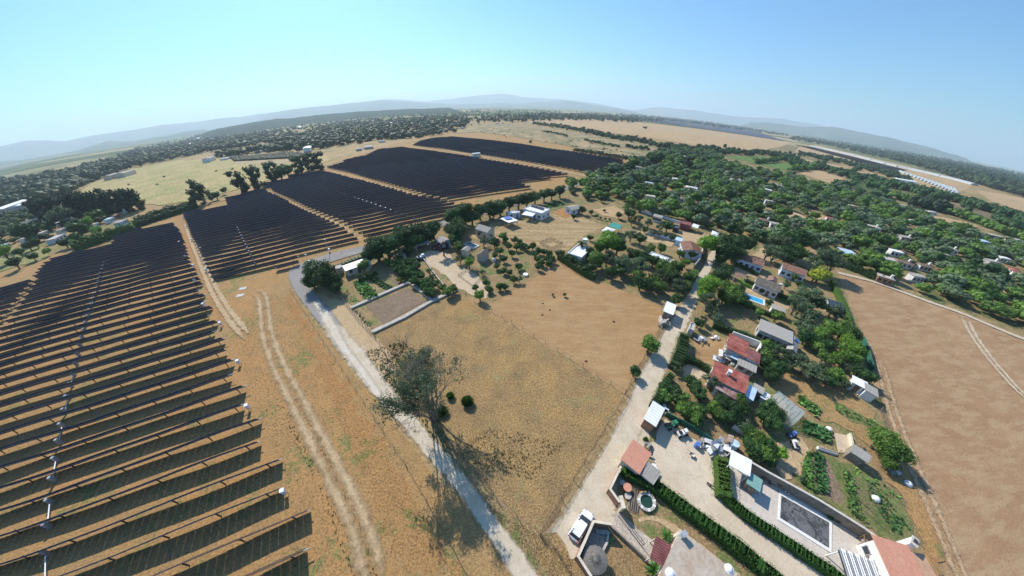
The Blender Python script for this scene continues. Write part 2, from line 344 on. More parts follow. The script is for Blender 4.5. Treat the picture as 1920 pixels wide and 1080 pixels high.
sheet('yard', [(1238, 800), (1248, 786), (1290, 818), (1320, 836), (1350, 862), (1356, 925), (1366, 938), (1407, 969), (1467, 1009), (1530, 1053), (1600, 1105), (1560, 1180), (1440, 1062), (1367, 1008), (1293, 955), (1238, 905), (1228, 870), (1215, 850)], m_yard, amp=.15, step=1)
sheet('patio', [(1364, 872), (1382, 860), (1412, 870), (1440, 888), (1486, 913), (1535, 940), (1585, 971), (1620, 993), (1655, 1017), (1660, 1079), (1650, 1180), (1600, 1130), (1555, 1072), (1500, 1036), (1460, 1008), (1405, 971), (1370, 938)], m_patio, amp=.03, step=1)
sheet('paved_drive', [(1156, 958), (1180, 978), (1222, 1012), (1236, 1040), (1228, 1062), (1205, 1050), (1148, 992)], m_pebble, amp=.06, step=.6)
sheet('path', [(1195, 975), (1205, 969), (1225, 968), (1247, 975), (1272, 990), (1300, 1010), (1345, 1045), (1400, 1090), (1385, 1095), (1330, 1048), (1290, 1016), (1266, 1000), (1240, 982), (1222, 976), (1200, 980)], m_rut, amp=.1, step=.5)
sheet('courtyard', [(1113, 985), (1140, 988), (1138, 1010), (1120, 1040), (1105, 1075), (1090, 1060), (1092, 1040)], m_pebble, amp=.1, step=.6)
sheet('garden_lawn', [(1140, 1035), (1160, 1010), (1205, 1052), (1225, 1075), (1230, 1200), (1150, 1150), (1128, 1060)], m_plot, amp=.15, step=.6)
sheet('yard', [(790, 478), (812, 470), (842, 475), (858, 500), (905, 520), (925, 540), (912, 560), (890, 555), (860, 542), (840, 520), (808, 500)], m_sand, amp=.3, step=1.5)
sheet('garden_soil', [(890, 510), (925, 496), (955, 502), (990, 480), (1010, 500), (1000, 515), (960, 530), (930, 545), (905, 530)], m_garden, amp=.3, step=1.5)
sheet('mown_field', [(880, 445), (925, 418), (1000, 413), (1045, 400), (1100, 412), (1138, 425), (1100, 440), (1062, 472), (1010, 470), (960, 456), (925, 452), (890, 450)], soil('mown_field', (.36, .265, .14), (.33, .235, .12), (.28, .205, .105), None, big=.03, mid=.2, fine=1.6, streak=(1.05, .06, .55, (.43, .32, .18), .7)), amp=.2, step=2)
sheet('garden_beds', [(1012, 388), (1040, 377), (1072, 383), (1050, 392), (1030, 398)], m_veg, amp=.1, step=2)
sheet('red_earth', [(1035, 399), (1075, 384), (1086, 388), (1078, 402), (1060, 411)], m_rust, amp=.2, step=2)
sheet('tilled_plot', [(684, 573), (768, 541), (799, 565), (718, 609)], m_brown, amp=.05, step=1)
sheet('tilled_plot', [(704, 520), (722, 511), (757, 528), (745, 538), (716, 527)], m_brown, amp=.1, step=1)
sheet('vegetable_plot', [(643, 556), (662, 535), (722, 512), (745, 540), (664, 574), (650, 568)], m_garden, amp=.1, step=1)
sheet('vegetable_plot', [(664, 581), (684, 573), (718, 609), (702, 618), (692, 612)], m_garden, amp=.1, step=1)
sheet('bare_ground', [(1300, 640), (1340, 628), (1368, 640), (1360, 670), (1340, 690), (1305, 672)], m_bare, amp=.3, step=1)
sheet('bare_ground', [(1280, 690), (1300, 676), (1338, 690), (1330, 712), (1300, 712), (1280, 705)], m_sand, amp=.3, step=1)
sheet('bare_ground', [(1440, 680), (1470, 694), (1530, 715), (1590, 740), (1640, 775), (1655, 830), (1640, 850), (1600, 810), (1540, 790), (1500, 765), (1450, 730), (1430, 705)], m_solar, amp=.4, step=1)
sheet('vegetable_garden', [(1500, 850), (1560, 855), (1610, 880), (1690, 930), (1712, 1000), (1700, 1035), (1650, 1010), (1585, 970), (1530, 930), (1490, 905)], m_veg, amp=.4, step=1)
sheet('bare_ground', [(1515, 860), (1548, 860), (1580, 930), (1570, 945), (1545, 930), (1522, 900)], m_brown, amp=.2, step=1)
sheet('bare_ground', [(1455, 830), (1500, 820), (1520, 850), (1510, 880), (1470, 910), (1455, 880)], m_rut, amp=.3, step=1)
sheet('pen', [(1562, 812), (1588, 817), (1596, 848), (1570, 850)], m_sand, amp=.05, step=1)
sheet('bare_ground', [(1660, 840), (1700, 880), (1735, 935), (1765, 1000), (1770, 1079), (1745, 1079), (1720, 1000), (1690, 930), (1650, 890)], m_solar, amp=.3, step=1)
sheet('green_plot', [(1500, 790), (1530, 800), (1560, 825), (1540, 832), (1505, 815)], m_veg, amp=.2, step=1)
sheet('green_plot', [(1560, 755), (1600, 770), (1650, 800), (1640, 810), (1590, 790)], m_veg, amp=.3, step=1)
sheet('garden_lawn', [(1395, 520), (1420, 535), (1415, 545), (1380, 530)], m_lawn, amp=.1, step=1)
sheet('terrace', [(1395, 538), (1480, 575), (1476, 582), (1440, 566), (1392, 546)], m_rut, amp=.1, step=1)
sheet('lawn', [(1542, 462), (1560, 466), (1590, 477), (1600, 487), (1575, 480), (1550, 470)], m_lawn, amp=.1, step=2)
sheet('garden_lawn', [(1460, 560), (1480, 552), (1500, 566), (1490, 578)], m_lawn, amp=.3, step=1)
sheet('bare_ground', [(1380, 500), (1440, 520), (1425, 526), (1375, 508)], m_rut, amp=.3, step=1.5)
sheet('yard', [(1264, 432), (1335, 442), (1310, 458), (1275, 452)], m_rut, amp=.3, step=2)
sheet('yard', [(1190, 432), (1265, 450), (1258, 464), (1210, 452)], m_rut, amp=.3, step=2)
sheet('yard', [(1110, 395), (1150, 386), (1170, 396), (1165, 412), (1130, 405)], m_tan, amp=.3, step=2)
sheet('bare_ground', [(1440, 392), (1460, 400), (1560, 440), (1535, 420), (1500, 402), (1470, 392)], m_rut, amp=.4, step=3)
sheet('bare_ground', [(1512, 392), (1560, 412), (1548, 420), (1505, 400)], m_tan, amp=.4, step=3)
sheet('bare_ground', [(1410, 480), (1440, 500), (1470, 480), (1450, 466), (1425, 466)], m_rut, amp=.4, step=2)
sheet('green_field', [(1355, 293), (1430, 294), (1462, 302), (1413, 306)], m_green, amp=.5, step=6, z=.3)
sheet('green_field', [(1413, 307), (1462, 304), (1515, 316), (1478, 321)], m_green, amp=.5, step=6, z=.3)
sheet('stubble_field', [(1497, 325), (1535, 320), (1592, 333), (1557, 345)], m_tan, amp=.5, step=6, z=.3)
sheet('stubble_field', [(1492, 294), (1530, 304), (1515, 308), (1488, 300)], m_tan, amp=.5, step=6, z=.3)
sheet('stubble_field', [(1547, 306), (1592, 314), (1578, 320), (1543, 312)], m_tan, amp=.5, step=6, z=.3)
sheet('stubble_field', [(1610, 319), (1662, 332), (1652, 338), (1606, 326)], m_tan, amp=.5, step=6, z=.3)
sheet('dark_green_field', [(1590, 343), (1613, 339), (1672, 353), (1663, 368), (1600, 352)], m_dgreen, amp=.5, step=6, z=.3)
sheet('ploughed_field', [(1677, 356), (1760, 376), (1847, 397), (1925, 420), (1925, 452), (1830, 415), (1763, 395), (1682, 368)], soil('olive_brown_field', (.20, .165, .105), (.175, .15, .09), (.14, .13, .075), None, big=.02, mid=.1, fine=1), amp=.5, step=6, z=.3)
sheet('stubble_field', [(1697, 396), (1740, 402), (1785, 412), (1832, 422), (1830, 434), (1780, 420), (1740, 412)], m_tan, amp=.5, step=5, z=.35)
sheet('stubble_field', [(1830, 356), (1925, 372), (2000, 395), (2000, 420), (1925, 399), (1858, 378)], m_tan, amp=1, step=8, z=.3)
sheet('stubble_field', [(970, 228), (1040, 220), (1150, 224), (1280, 238), (1400, 254), (1485, 269), (1465, 275), (1440, 281), (1400, 283), (1330, 277), (1240, 262), (1150, 250), (1050, 238)], m_tan, amp=3, step=25, z=.4)
sheet('scrub_pasture', [(852, 250), (880, 238), (920, 232), (965, 232), (1050, 242), (1150, 256), (1230, 272), (1240, 290), (1200, 302), (1170, 296), (1100, 282), (1000, 262), (900, 248)], m_scrub, amp=2, step=15, z=.3)
sheet('scrub_pasture', [(140, 366), (170, 347), (215, 330), (255, 315), (330, 302), (400, 298), (470, 293), (545, 290), (600, 288), (620, 300), (560, 322), (480, 345), (420, 362), (370, 378), (300, 386), (262, 380)], soil('pale_pasture', (.44, .355, .17), (.40, .33, .155), (.30, .26, .13), (.24, .25, .08), big=.012, mid=.04, fine=.7, spot_amt=(.45, .6), bs=.2), amp=1.5, step=12, z=.3)
sheet('pasture', [(-60, 500), (0, 470), (60, 462), (95, 468), (88, 485), (30, 500), (0, 510), (-60, 530)], soil('green_pasture', (.22, .25, .09), (.27, .27, .11), (.30, .25, .13), None, big=.03, mid=.1, fine=1), amp=.6, step=4)
sheet('grove_lane', [(430, 308), (470, 296), (560, 288), (590, 297), (560, 306), (500, 310)], m_olfl, amp=1, step=8, z=.35)
# roads
aL = [(1150, 318), (1100, 334), (1010, 366), (900, 396), (800, 424), (700, 457), (620, 476), (560, 497), (542, 512), (549, 540), (582, 585), (602, 610), (630, 652), (655, 685), (700, 740), (745, 790), (790, 845), (845, 905), (890, 970), (930, 1030), (965, 1085), (1010, 1160)]
aR = [(1165, 322), (1105, 341), (1012, 374), (905, 404), (806, 432), (712, 465), (655, 481), (600, 499), (572, 515), (580, 540), (612, 575), (640, 610), (680, 655), (705, 690), (748, 745), (792, 800), (840, 855), (893, 920), (935, 980), (975, 1030), (1012, 1085), (1050, 1160)]
ribbon('gravel_track', aL[9:], aR[9:], fringe('gravel_track_surface', m_track, .66, 1.0, .5), widen=1.25)
ribbon('asphalt_road', aL[:12], aR[:12], fringe('asphalt_surface', m_asph, .80, 1.0, 1.2), widen=1.08)
ribbon('white_gravel', [(584, 566), (600, 600), (622, 640), (640, 662), (658, 684), (680, 712), (700, 742)], [(604, 566), (632, 605), (650, 640), (668, 668), (692, 700), (712, 728), (716, 745)], fringe('white_gravel_surface', m_white, .35, .95, .45), widen=1.3)
sheet('lay_by', [(1085, 345), (1130, 326), (1110, 318), (1150, 322), (1175, 335), (1120, 352)], m_tan, amp=.4, step=4)
L, R = line2([(470, 545), (492, 560), (500, 620), (520, 680), (556, 750), (597, 830), (636, 905), (672, 980), (695, 1050), (712, 1120)], (3.8, 3.6))
ribbon('wheel_track', L, R, fringe('wheel_track_surface', m_rut, .1, 1.0, .45, ruts=.5), px=False, widen=1.3, k=3, n=6)
L, R = line2([(1570, 512), (1640, 530), (1745, 568), (1800, 587), (1860, 612), (1925, 638), (2050, 690)], 2.2)
ribbon('field_path', L, R, fringe('field_path_surface', m_track, .7, 1.0, 1.2), px=False, widen=1.2, k=3)
L, R = line2([(1805, 590), (1822, 625), (1850, 665), (1890, 712), (1930, 750), (2010, 810)], 2.6)
ribbon('field_path', L, R, fringe('field_track_surface', soil('pale_dust', (.50, .40, .27), (.47, .36, .24), (.42, .31, .2), None), .4, 1.0, 1.0, ruts=.5), px=False, widen=1.3, k=3)
L, R = line2([(1640, 650), (1668, 760), (1705, 860), (1745, 950), (1800, 1079), (1850, 1200)], 2.4)
ribbon('wheel_track', L, R, fringe('faint_wheel_track', soil('faint_dust', (.45, .33, .215), (.42, .30, .19), (.38, .26, .165), None), .3, .95, 1.3, ruts=.55), px=False, widen=1.3, k=3)
L, R = line2([(345, 405), (370, 470), (400, 540), (430, 590), (470, 640)], 3.2)
ribbon('wheel_track', L, R, fringe('service_lane', m_rut, .45, .98, .8, ruts=.45), px=False, widen=1.4, k=3)
L, R = line2([(330, 400), (430, 372), (600, 313), (760, 268), (860, 249)], 4)
ribbon('service_lane', L, R, fringe('service_lane_pale', m_tan, .5, 1., .8), px=False, widen=1.4, k=3)
L, R = line2([(765, 268), (870, 288), (985, 306), (1070, 325), (1110, 333)], 4)
ribbon('service_lane', L, R, MATS['service_lane_pale'], px=False, widen=1.4, k=3)
# dry tussocks scattered on the rough ground near by: too many to count
def tussocks(name, poly, n, mat, hmin=.12, hmax=.4, spread=.16, seed=1):
    r = np.random.default_rng(seed); P = np.array(gl(poly)); lo, hi = P.min(0), P.max(0); v = []; f = []
    pl = [tuple(p) for p in P]; k = 0; tries = 0; cl = r.uniform(lo, hi, (60, 2))
    while k < n and tries < n*8:
        tries += 1; p = r.uniform(lo, hi)
        if math.sin(p[0]*.9+1.3*math.sin(p[1]*.7))+math.sin(p[1]*1.1+p[0]*.37) < r.uniform(-3.2, .4): continue
        if not inpoly(p, pl): continue
        k += 1; h = r.uniform(hmin, hmax)
        for j in range(3):
            a = r.uniform(0, 2*PI); w = spread*r.uniform(.5, 1); t = r.uniform(0, 2*PI); o = len(v)
            v += [(p[0]+w*math.cos(a), p[1]+w*math.sin(a), 0), (p[0]-w*math.cos(a), p[1]-w*math.sin(a), 0), (p[0]+h*.7*math.cos(t), p[1]+h*.7*math.sin(t), h)]
            f.append((o, o+1, o+2))
    o = link(name, mesh(name, v, f, mat)); stuff(o); return o
m_straw = plain('straw', (.55, .40, .19), .9, .3, .8, col2=(.45, .31, .14))
m_weed = plain('weed', (.11, .15, .04), .8, .3, .8, col2=(.20, .20, .07))
tussocks('dry_grass', [(700, 630), (857, 548), (1170, 738), (1013, 1000)], 7000, m_straw, .03, .10, .08, seed=2)
tussocks('dry_grass', [(480, 560), (540, 540), (700, 790), (960, 1079), (560, 1079), (540, 900), (440, 650)], 8000, m_straw, .03, .12, .08, seed=3)
tussocks('dry_grass', [(1013, 1005), (1075, 1050), (1060, 1150), (980, 1100), (900, 940)], 2500, m_straw, .04, .16, .09, seed=5)
tussocks('green_weeds', [(520, 760), (590, 900), (660, 1079), (720, 1079), (640, 880), (560, 740)], 500, m_weed, .08, .25, .12, seed=4)
tussocks('green_weeds', [(850, 850), (920, 800), (1060, 830), (1000, 900), (900, 880)], 700, m_weed, .08, .25, .12, seed=6)
tussocks('green_weeds', [(680, 660), (760, 640), (850, 850), (800, 850), (740, 760)], 1500, m_weed, .1, .4, seed=8)

# ------------------------------------------------------------------ the solar farm
AZ = 1.04209
m_pv = plain('solar_glass', (.012, .015, .028), .18, .2, .5, spec=.5)
m_pvback = plain('panel_back', (.065, .08, .12), .5, .2, .5)
m_steel = plain('galvanised_steel', (.42, .43, .44), .45, .15, 2, metal=.3)
m_cab = plain('white_enamel', (.80, .81, .82), .4, .03, 2)
m_dk = plain('dark_metal', (.05, .05, .055), .5, .2, 2)
TILT = math.radians(59.4); PW = 1.9; TH = 1.25
def mod_frame(w0, w1, thick=.04):     # a slab of the tilted plane from across-row -PW/2..PW/2; local x along the row, y = away from the camera
    up = (0, -math.cos(TILT), math.sin(TILT)); nr = (0, math.sin(TILT), math.cos(TILT)); h = PW/2; v = []
    for x in (w0, w1):
        for s in (-h, h):
            for q in (0.06, .06+thick): v.append((x, up[1]*s+nr[1]*q, TH+up[2]*s+nr[2]*q))
    return v
BOXF = [(0, 1, 3, 2), (4, 6, 7, 5), (0, 4, 5, 1), (2, 3, 7, 6), (0, 2, 6, 4), (1, 5, 7, 3)]
me_mod = mesh('module', mod_frame(0, 1.12), BOXF, mats=[m_pvback, m_pv], mi=[0, 0, 0, 0, 0, 1])
me_post = MB().box((0, 0, .6), (.12, .16, 1.2)).box((0, 0, 1.2), (.2, .22, .12)); me_post = mesh('post', me_post.v, me_post.f, m_dk)
UD = np.array((math.sin(AZ), math.cos(AZ))); ND = np.array((-UD[1], UD[0]))
ROWS = []
def swell(x, y): return .20*math.sin(x*.11+y*.05)+.13*math.sin(x*.031-y*.083+1.)+.08*math.sin(x*.27+y*.19)
def tracker(x0, x1, c, az, label, near, group):
    u = np.array((math.sin(az), math.cos(az))); n = np.array((-u[1], u[0])); o = u*x0+n*c
    t = thing('solar_tracker', label, 'solar tracker', (o[0], o[1], 0), PI/2-az, group)
    L = x1-x0; nm = max(2, int(L/1.14)); sag = rng.normal()*.03
    if near:
        for i in range(nm):
            m = link('module', me_mod, t); q = o+u*i*1.14; m.location = (i*1.14, 0, rng.normal()*.008+swell(*q))
    else:
        v = []; f = []; mi = []
        step = 1 if nm < 90 else 1
        for i in range(0, nm, step):
            b = len(v); q = o+u*i*1.14; dz = swell(*q)+sag
            v += [(p[0], p[1], p[2]+dz) for p in mod_frame(i*1.14, i*1.14+1.12*step)]; f += [tuple(q+b for q in ff) for ff in BOXF]; mi += [0, 0, 0, 0, 0, 1]
        stuff(link('module', mesh('modules', v, f, mats=[m_pvback, m_pv], mi=mi), t))
    tb = MB(); ns = max(1, int(L/3.5)); zz = [TH+swell(*(o+u*L*i/ns)) for i in range(ns+1)]
    for i in range(ns): tb.tube((L*i/ns-(.2 if i == 0 else 0), 0, zz[i]), (L*(i+1)/ns+(.2 if i == ns-1 else 0), 0, zz[i+1]), .08, n=4, cap=i in (0, ns-1))
    tb.obj('torque_tube', m_steel, t)
    xs = list(np.arange(L-2.2, 0, -6.95))
    if c < 75:
        for x in xs: link('post', me_post, t, (x, 0, 0))
    else:
        b = MB()
        for x in xs: b.box((x, 0, .6), (.12, .16, 1.2))
        stuff(b.obj('post', m_dk, t))
    ROWS.append((o, u, L, c))
ORD = ['nearest', 'second', 'third', 'fourth', 'fifth', 'sixth', 'seventh', 'eighth', 'ninth', 'tenth', 'eleventh', 'twelfth', 'thirteenth', 'fourteenth', 'fifteenth', 'sixteenth', 'seventeenth', 'eighteenth', 'nineteenth', 'twentieth']+['twenty-'+x for x in ('first', 'second', 'third', 'fourth', 'fifth', 'sixth', 'seventh', 'eighth', 'ninth')]+['thirtieth']+['thirty-'+x for x in ('first', 'second', 'third', 'fourth', 'fifth', 'sixth', 'seventh', 'eighth', 'ninth')]+['fortieth']+['forty-'+x for x in ('first', 'second', 'third', 'fourth', 'fifth', 'sixth', 'seventh', 'eighth', 'ninth')]+['fiftieth']+['fifty-'+x for x in ('first', 'second', 'third', 'fourth', 'fifth', 'sixth', 'seventh', 'eighth', 'ninth')]+['sixtieth']+['sixty-'+x for x in ('first', 'second', 'third', 'fourth', 'fifth', 'sixth', 'seventh', 'eighth', 'ninth')]+['seventieth']
def block(poly, az, gaps, where, step=4.93, phase=27.15):
    u = np.array((math.sin(az), math.cos(az))); n = np.array((-u[1], u[0]))
    P = [G(a, b, TH) for a, b in poly]; Q = [(p@u, p@n) for p in P]; gs = [[(G(a, b, TH)@u, G(a, b, TH)@n) for a, b in g] for g in gaps]
    lo = min(q[1] for q in Q); hi = max(q[1] for q in Q); c = phase+math.ceil((lo-phase)/step)*step; k = 0
    while c < hi:
        xs = []
        for i in range(len(Q)):
            (x1, y1), (x2, y2) = Q[i], Q[i-1]
            if (y1 > c) != (y2 > c): xs.append(x1+(x2-x1)*(c-y1)/(y2-y1))
        xs.sort(); segs = [(xs[i], xs[i+1]) for i in range(0, len(xs)-1, 2)]
        cuts = []
        for g in gs:
            for (x1, y1), (x2, y2) in zip(g, g[1:]):
                if (y1 > c) != (y2 > c): cuts.append(x1+(x2-x1)*(c-y1)/(y2-y1))
        out = []
        gw = .7 if where.startswith('near') else 1.5
        for a, b in segs:
            for q in sorted(cuts):
                if a+4 < q < b-4: out.append((a, q-gw)); a = q+gw
            if b-a > 5: out.append((a, b))
        for j, (a, b) in enumerate(out):
            side = '' if len(out) == 1 else (', left part' if j == 0 else (', right part' if j == len(out)-1 else ', middle part'))
            tracker(a, b, c, az, f'{ORD[min(k, 70)]} solar tracker row from the front of the {where}{side}', c < 33 and where.startswith('near'), 'solar tracker rows of the '+where)
        c += step; k += 1
block([(600, 1090), (577, 1033), (577, 956), (527, 916), (527, 861), (486, 828), (491, 787), (462, 759), (466, 724), (438, 702), (443, 676), (422, 660), (428, 636), (406, 622), (412, 602), (396, 590), (400, 576), (386, 565), (388, 551), (376, 543), (380, 531), (372, 514), (365, 499), (358, 484), (352, 465), (345, 447), (336, 428), (326, 417), (217, 438), (211, 447), (215, 452), (205, 461), (96, 484), (82, 493), (73, 504), (63, 520), (0, 538), (-120, 570), (-420, 800), (-300, 1250), (300, 1300)], AZ, [[(80, 512), (54, 539), (42, 556), (25, 579), (6, 605), (-60, 680)]], 'near left block')
block([(402, 528), (385, 495), (378, 477), (369, 457), (360, 442), (352, 420), (343, 400), (427, 384), (422, 371), (498, 352), (487, 346), (545, 334), (541, 329), (603, 320), (632, 326), (682, 338), (732, 351), (770, 363), (827, 374), (878, 389), (803, 417), (684, 446), (677, 448), (559, 476), (560, 492)], 1.075, [[(500, 350), (509, 359), (527, 367), (549, 377), (572, 389), (600, 401), (635, 415), (654, 426), (681, 443), (690, 455)]], 'middle block')
block([(847, 374), (807, 367), (763, 353), (700, 335), (655, 322), (612, 313), (647, 303), (642, 301), (685, 291), (707, 280), (755, 275), (800, 281), (847, 288), (935, 302), (1010, 315), (1072, 327), (975, 342), (1000, 351)], 1.075, [], 'block behind the diagonal gap')
block([(774, 271), (787, 264), (815, 258), (847, 256), (935, 264), (1035, 279), (1168, 298), (1170, 308), (1110, 325), (1077, 318), (985, 302), (885, 286)], 1.03, [], 'farthest block')
print('trackers', len(ROWS))
# white inverter cabinets on legs at the row ends
m_slab = plain('bleached_concrete', (.50, .50, .46), .9, .15, 1)
def cabinet(px, py, label, s=1.):
    p = G(px, py); t = thing('inverter_cabinet', label, 'electrical cabinet', (p[0], p[1], 0), PI/2-AZ, 'white inverter cabinets at the row ends')
    MB().box((0, 0, 1.05*s), (.55*s, .5*s, .95*s)).obj('housing', m_cab, t)
    MB().box((0, 0, 1.56*s), (.66*s, .62*s, .06)).obj('rain_hood', m_cab, t)
    MB().box((0, -.27*s, 1.05*s), (.42*s, .04, .75*s)).obj('door', m_cab, t)
    for a in (-1, 1): MB().box((a*.22*s, 0, .29*s), (.06, .06, .58*s)).obj('leg', m_dk, t)
cabs = [(538, 926, 'beside the fourth row from the bottom'), (655, 1094, 'at the bottom edge beside the wheel track'), (469, 768, 'second up from the bottom end of the near block'), (451, 684, 'third up along the near block edge'), (417, 612, 'fourth up, at the bend of the orange lane'), (385, 576, 'fifth up along the near block'), (368, 530, 'on the near side of the lane, sixth up'), (366, 502, 'seventh up by the lane'), (350, 484, 'eighth up by the lane'), (339, 458, 'ninth up by the lane'), (330, 430, 'at the far end of the near block'), (389, 510, 'nearest on the far side of the orange lane'), (379, 470, 'second nearest on the far side of the orange lane'), (362, 453, 'third on the far side of the lane'), (352, 428, 'fourth on the far side of the lane'), (346, 410, 'fifth on the far side of the lane')]
for x, y, l in cabs: cabinet(x, y, 'white inverter cabinet '+l)
for x, y, l in ((455, 541, 'upper'), (450, 554, 'lower')):
    t = thing('concrete_slab', f'{l} pale concrete slab in the grass beyond the near row ends', 'slab', (*G(x, y), 0), .3)
    MB().box((0, 0, .04), (2.4, 1.5, .08)).obj('slab', m_slab, t)
# drive shafts that cross the rows
def drive(px, label, group='drive shafts across the tracker rows'):
    P = gl(px); a, b = P[0], P[-1]; t = thing('drive_shaft', label, 'drive shaft', (a[0], a[1], 0), 0, group)
    n = int(np.hypot(*(b-a))/4.93); d = (b-a)
    for i in range(n):
        q0 = d*(i+.12)/n; q1 = d*(i+.88)/n
        if i % 2 == 0: MB().tube((q0[0], q0[1], .7), (q1[0], q1[1], .7), .09, n=5).obj('shaft', m_cab, t)
        MB().box((d[0]*i/n, d[1]*i/n, .75), (.5, .5, 1.5), PI/2-AZ).obj('gearbox', m_steel, t)
drive([(92, 1096), (120, 960), (143, 875), (165, 765), (185, 690), (196, 620), (205, 560), (208, 470)], 'pale drive shaft crossing the rows of the near left block')
drive([(480, 498), (455, 440), (435, 405), (425, 385)], 'pale drive shaft crossing the middle block left of the gap')
drive([(790, 418), (720, 395), (640, 365), (570, 340)], 'pale drive shaft crossing the middle block right of the gap')
# transformer hut in the lane, and the two white boxes with a mast by the road
t = thing('transformer_station', 'white transformer station in the lane between the two farthest panel blocks', 'transformer', (*G(893, 294), 0), PI/2-AZ)
MB().box((0, 0, 2.0), (7.5, 3, 3)).obj('housing', m_cab, t); MB().box((0, 0, .25), (9, 4, .5)).obj('plinth', m_steel, t)
MB().box((0, 0, 3.6), (8, 3.4, .2)).obj('roof', m_cab, t)
for x in (-2.4, 0, 2.4): MB().box((x, -1.53, 1.9), (1.6, .08, 2.2)).obj('door', m_steel, t)
def mast(px, py, h, label):
    t = thing('mast', label, 'mast', (*G(px, py), 0))
    MB().tube((0, 0, 0), (0, 0, h), .11, .06, 6).obj('pole', m_steel, t)
    MB().box((.3, 0, 1.1), (.7, .5, 1.2)).obj('control_box', m_cab, t)
    MB().box((0, 0, h), (.7, .25, .2)).obj('camera_head', m_cab, t)
mast(617, 473, 5.5, 'grey camera mast with white boxes beside the asphalt road bend')
mast(580, 496, 4, 'short grey mast at the inner edge of the road bend')
# ------------------------------------------------------------------ building materials
W = {}
def M_(k, *a, **kw): W[k] = plain(k, *a, **kw); return W[k]
M_('white_wall', (.78, .77, .74), .8, .06, .8, col2=(.70, .68, .64)); M_('blue_white_wall', (.62, .68, .76), .8, .06, .8)
M_('grey_wall', (.40, .39, .37), .9, .2, .7); M_('cream_wall', (.62, .54, .42), .9, .12, .7); M_('brick_wall', (.30, .17, .11), .9, .25, 1.5)
M_('block_wall', (.27, .215, .165), .95, .25, 1.2); M_('stone', (.46, .43, .39), .95, .25, 1.5); M_('pale_stone', (.44, .40, .34), .95, .2, 1.2); M_('sky_wall', (.42, .60, .72), .8, .08, .8)
M_('pink_roof', (.62, .30, .20), .8, .06, .5, col2=(.56, .25, .165)); M_('terracotta', (.22, .11, .075), .9, .35, 1.6, col2=(.36, .20, .14)); M_('brown_tile', (.23, .145, .10), .9, .3, 2, col2=(.30, .19, .14))
M_('dark_tile', (.15, .13, .11), .9, .35, 1.8, col2=(.24, .20, .165)); M_('red_roof', (.30, .07, .05), .7, .25, .5, col2=(.42, .15, .11)); M_('maroon_roof', (.20, .065, .06), .7, .2, .5, col2=(.28, .11, .10))
M_('patchy_maroon', (.25, .10, .085), .8, .3, .7, col2=(.42, .30, .27)); M_('fibre_cement', (.42, .39, .345), .95, .15, .5, col2=(.35, .325, .285)); M_('tan_roof', (.50, .30, .19), .9, .15, .6)
M_('white_sheet', (.80, .80, .79), .5, .05, .8); M_('stained_roof', (.56, .50, .41), .95, .15, .35, col2=(.40, .30, .22)); M_('hut_sheet', (.20, .36, .31), .5, .1, .8); M_('green_sheet', (.05, .28, .22), .6, .15, .8); M_('green_net', (.03, .13, .085), .8, .35, 1)
M_('blue_sheet', (.10, .20, .50), .5, .15, .8); M_('glass', (.03, .04, .05), .15, .1, 1, spec=.6); M_('wood', (.20, .13, .08), .9, .3, 2); M_('old_wood', (.30, .23, .17), .95, .3, 2)
M_('pale_blue_tarp', (.48, .60, .70), .5, .1, .6); M_('thatch', (.17, .155, .135), .95, .25, 3); M_('rubble', (.55, .52, .48), .95, .3, 1); M_('rust', (.28, .13, .07), .9, .3, 2)
M_('car_white', (.82, .82, .83), .25, .02, .5, spec=.6); M_('rubber', (.03, .03, .03), .8, .1, 2); M_('red_plastic', (.5, .04, .03), .4, .1, 1); M_('green_paint', (.05, .22, .12), .5, .2, 1); M_('concrete', (.52, .48, .42), .95, .12, 1); M_('poly_tunnel', (.38, .40, .39), .5, .1, .6)
W['steel'] = m_steel; W['dk'] = m_dk; W['pv'] = m_pv
m_water, t_, b_ = newmat('pool_water'); b_.inputs['Base Color'].default_value = (.03, .38, .62, 1); b_.inputs['Roughness'].default_value = .08
nz = noise(t_, coords(t_), 1.5, 3, .5); bump(t_, b_, nz, .15, .05)
m_gwater, t_, b_ = newmat('green_water'); b_.inputs['Base Color'].default_value = (.02, .055, .035, 1); b_.inputs['Roughness'].default_value = .1
# the swirl of dust on the black pool cover
m_cover, t_, b_ = newmat('pool_cover'); v_ = coords(t_)
nn_ = noise(t_, v_, .55, 5, .7, 2.2); n2_ = noise(t_, v_, 3.5, 4, .8, 1)
c_ = mix(t_, ramp(t_, nn_, [(.42, 0.), (.56, .75), (.68, .1)]), (.035, .038, .042), (.20, .20, .20))
c_ = mix(t_, ramp(t_, n2_, [(.5, 0.), (.75, .35)]), c_, (.12, .12, .125)); t_.links.new(c_, b_.inputs['Base Color']); b_.inputs['Roughness'].default_value = .7
m_net, t_, b_ = newmat('shade_net'); b_.inputs['Base Color'].default_value = (.50, .58, .54, 1); b_.inputs['Roughness'].default_value = .7; b_.inputs['Alpha'].default_value = .42
m_wire, t_, b_ = newmat('wire_net'); b_.inputs['Base Color'].default_value = (.10, .10, .09, 1); b_.inputs['Alpha'].default_value = .22

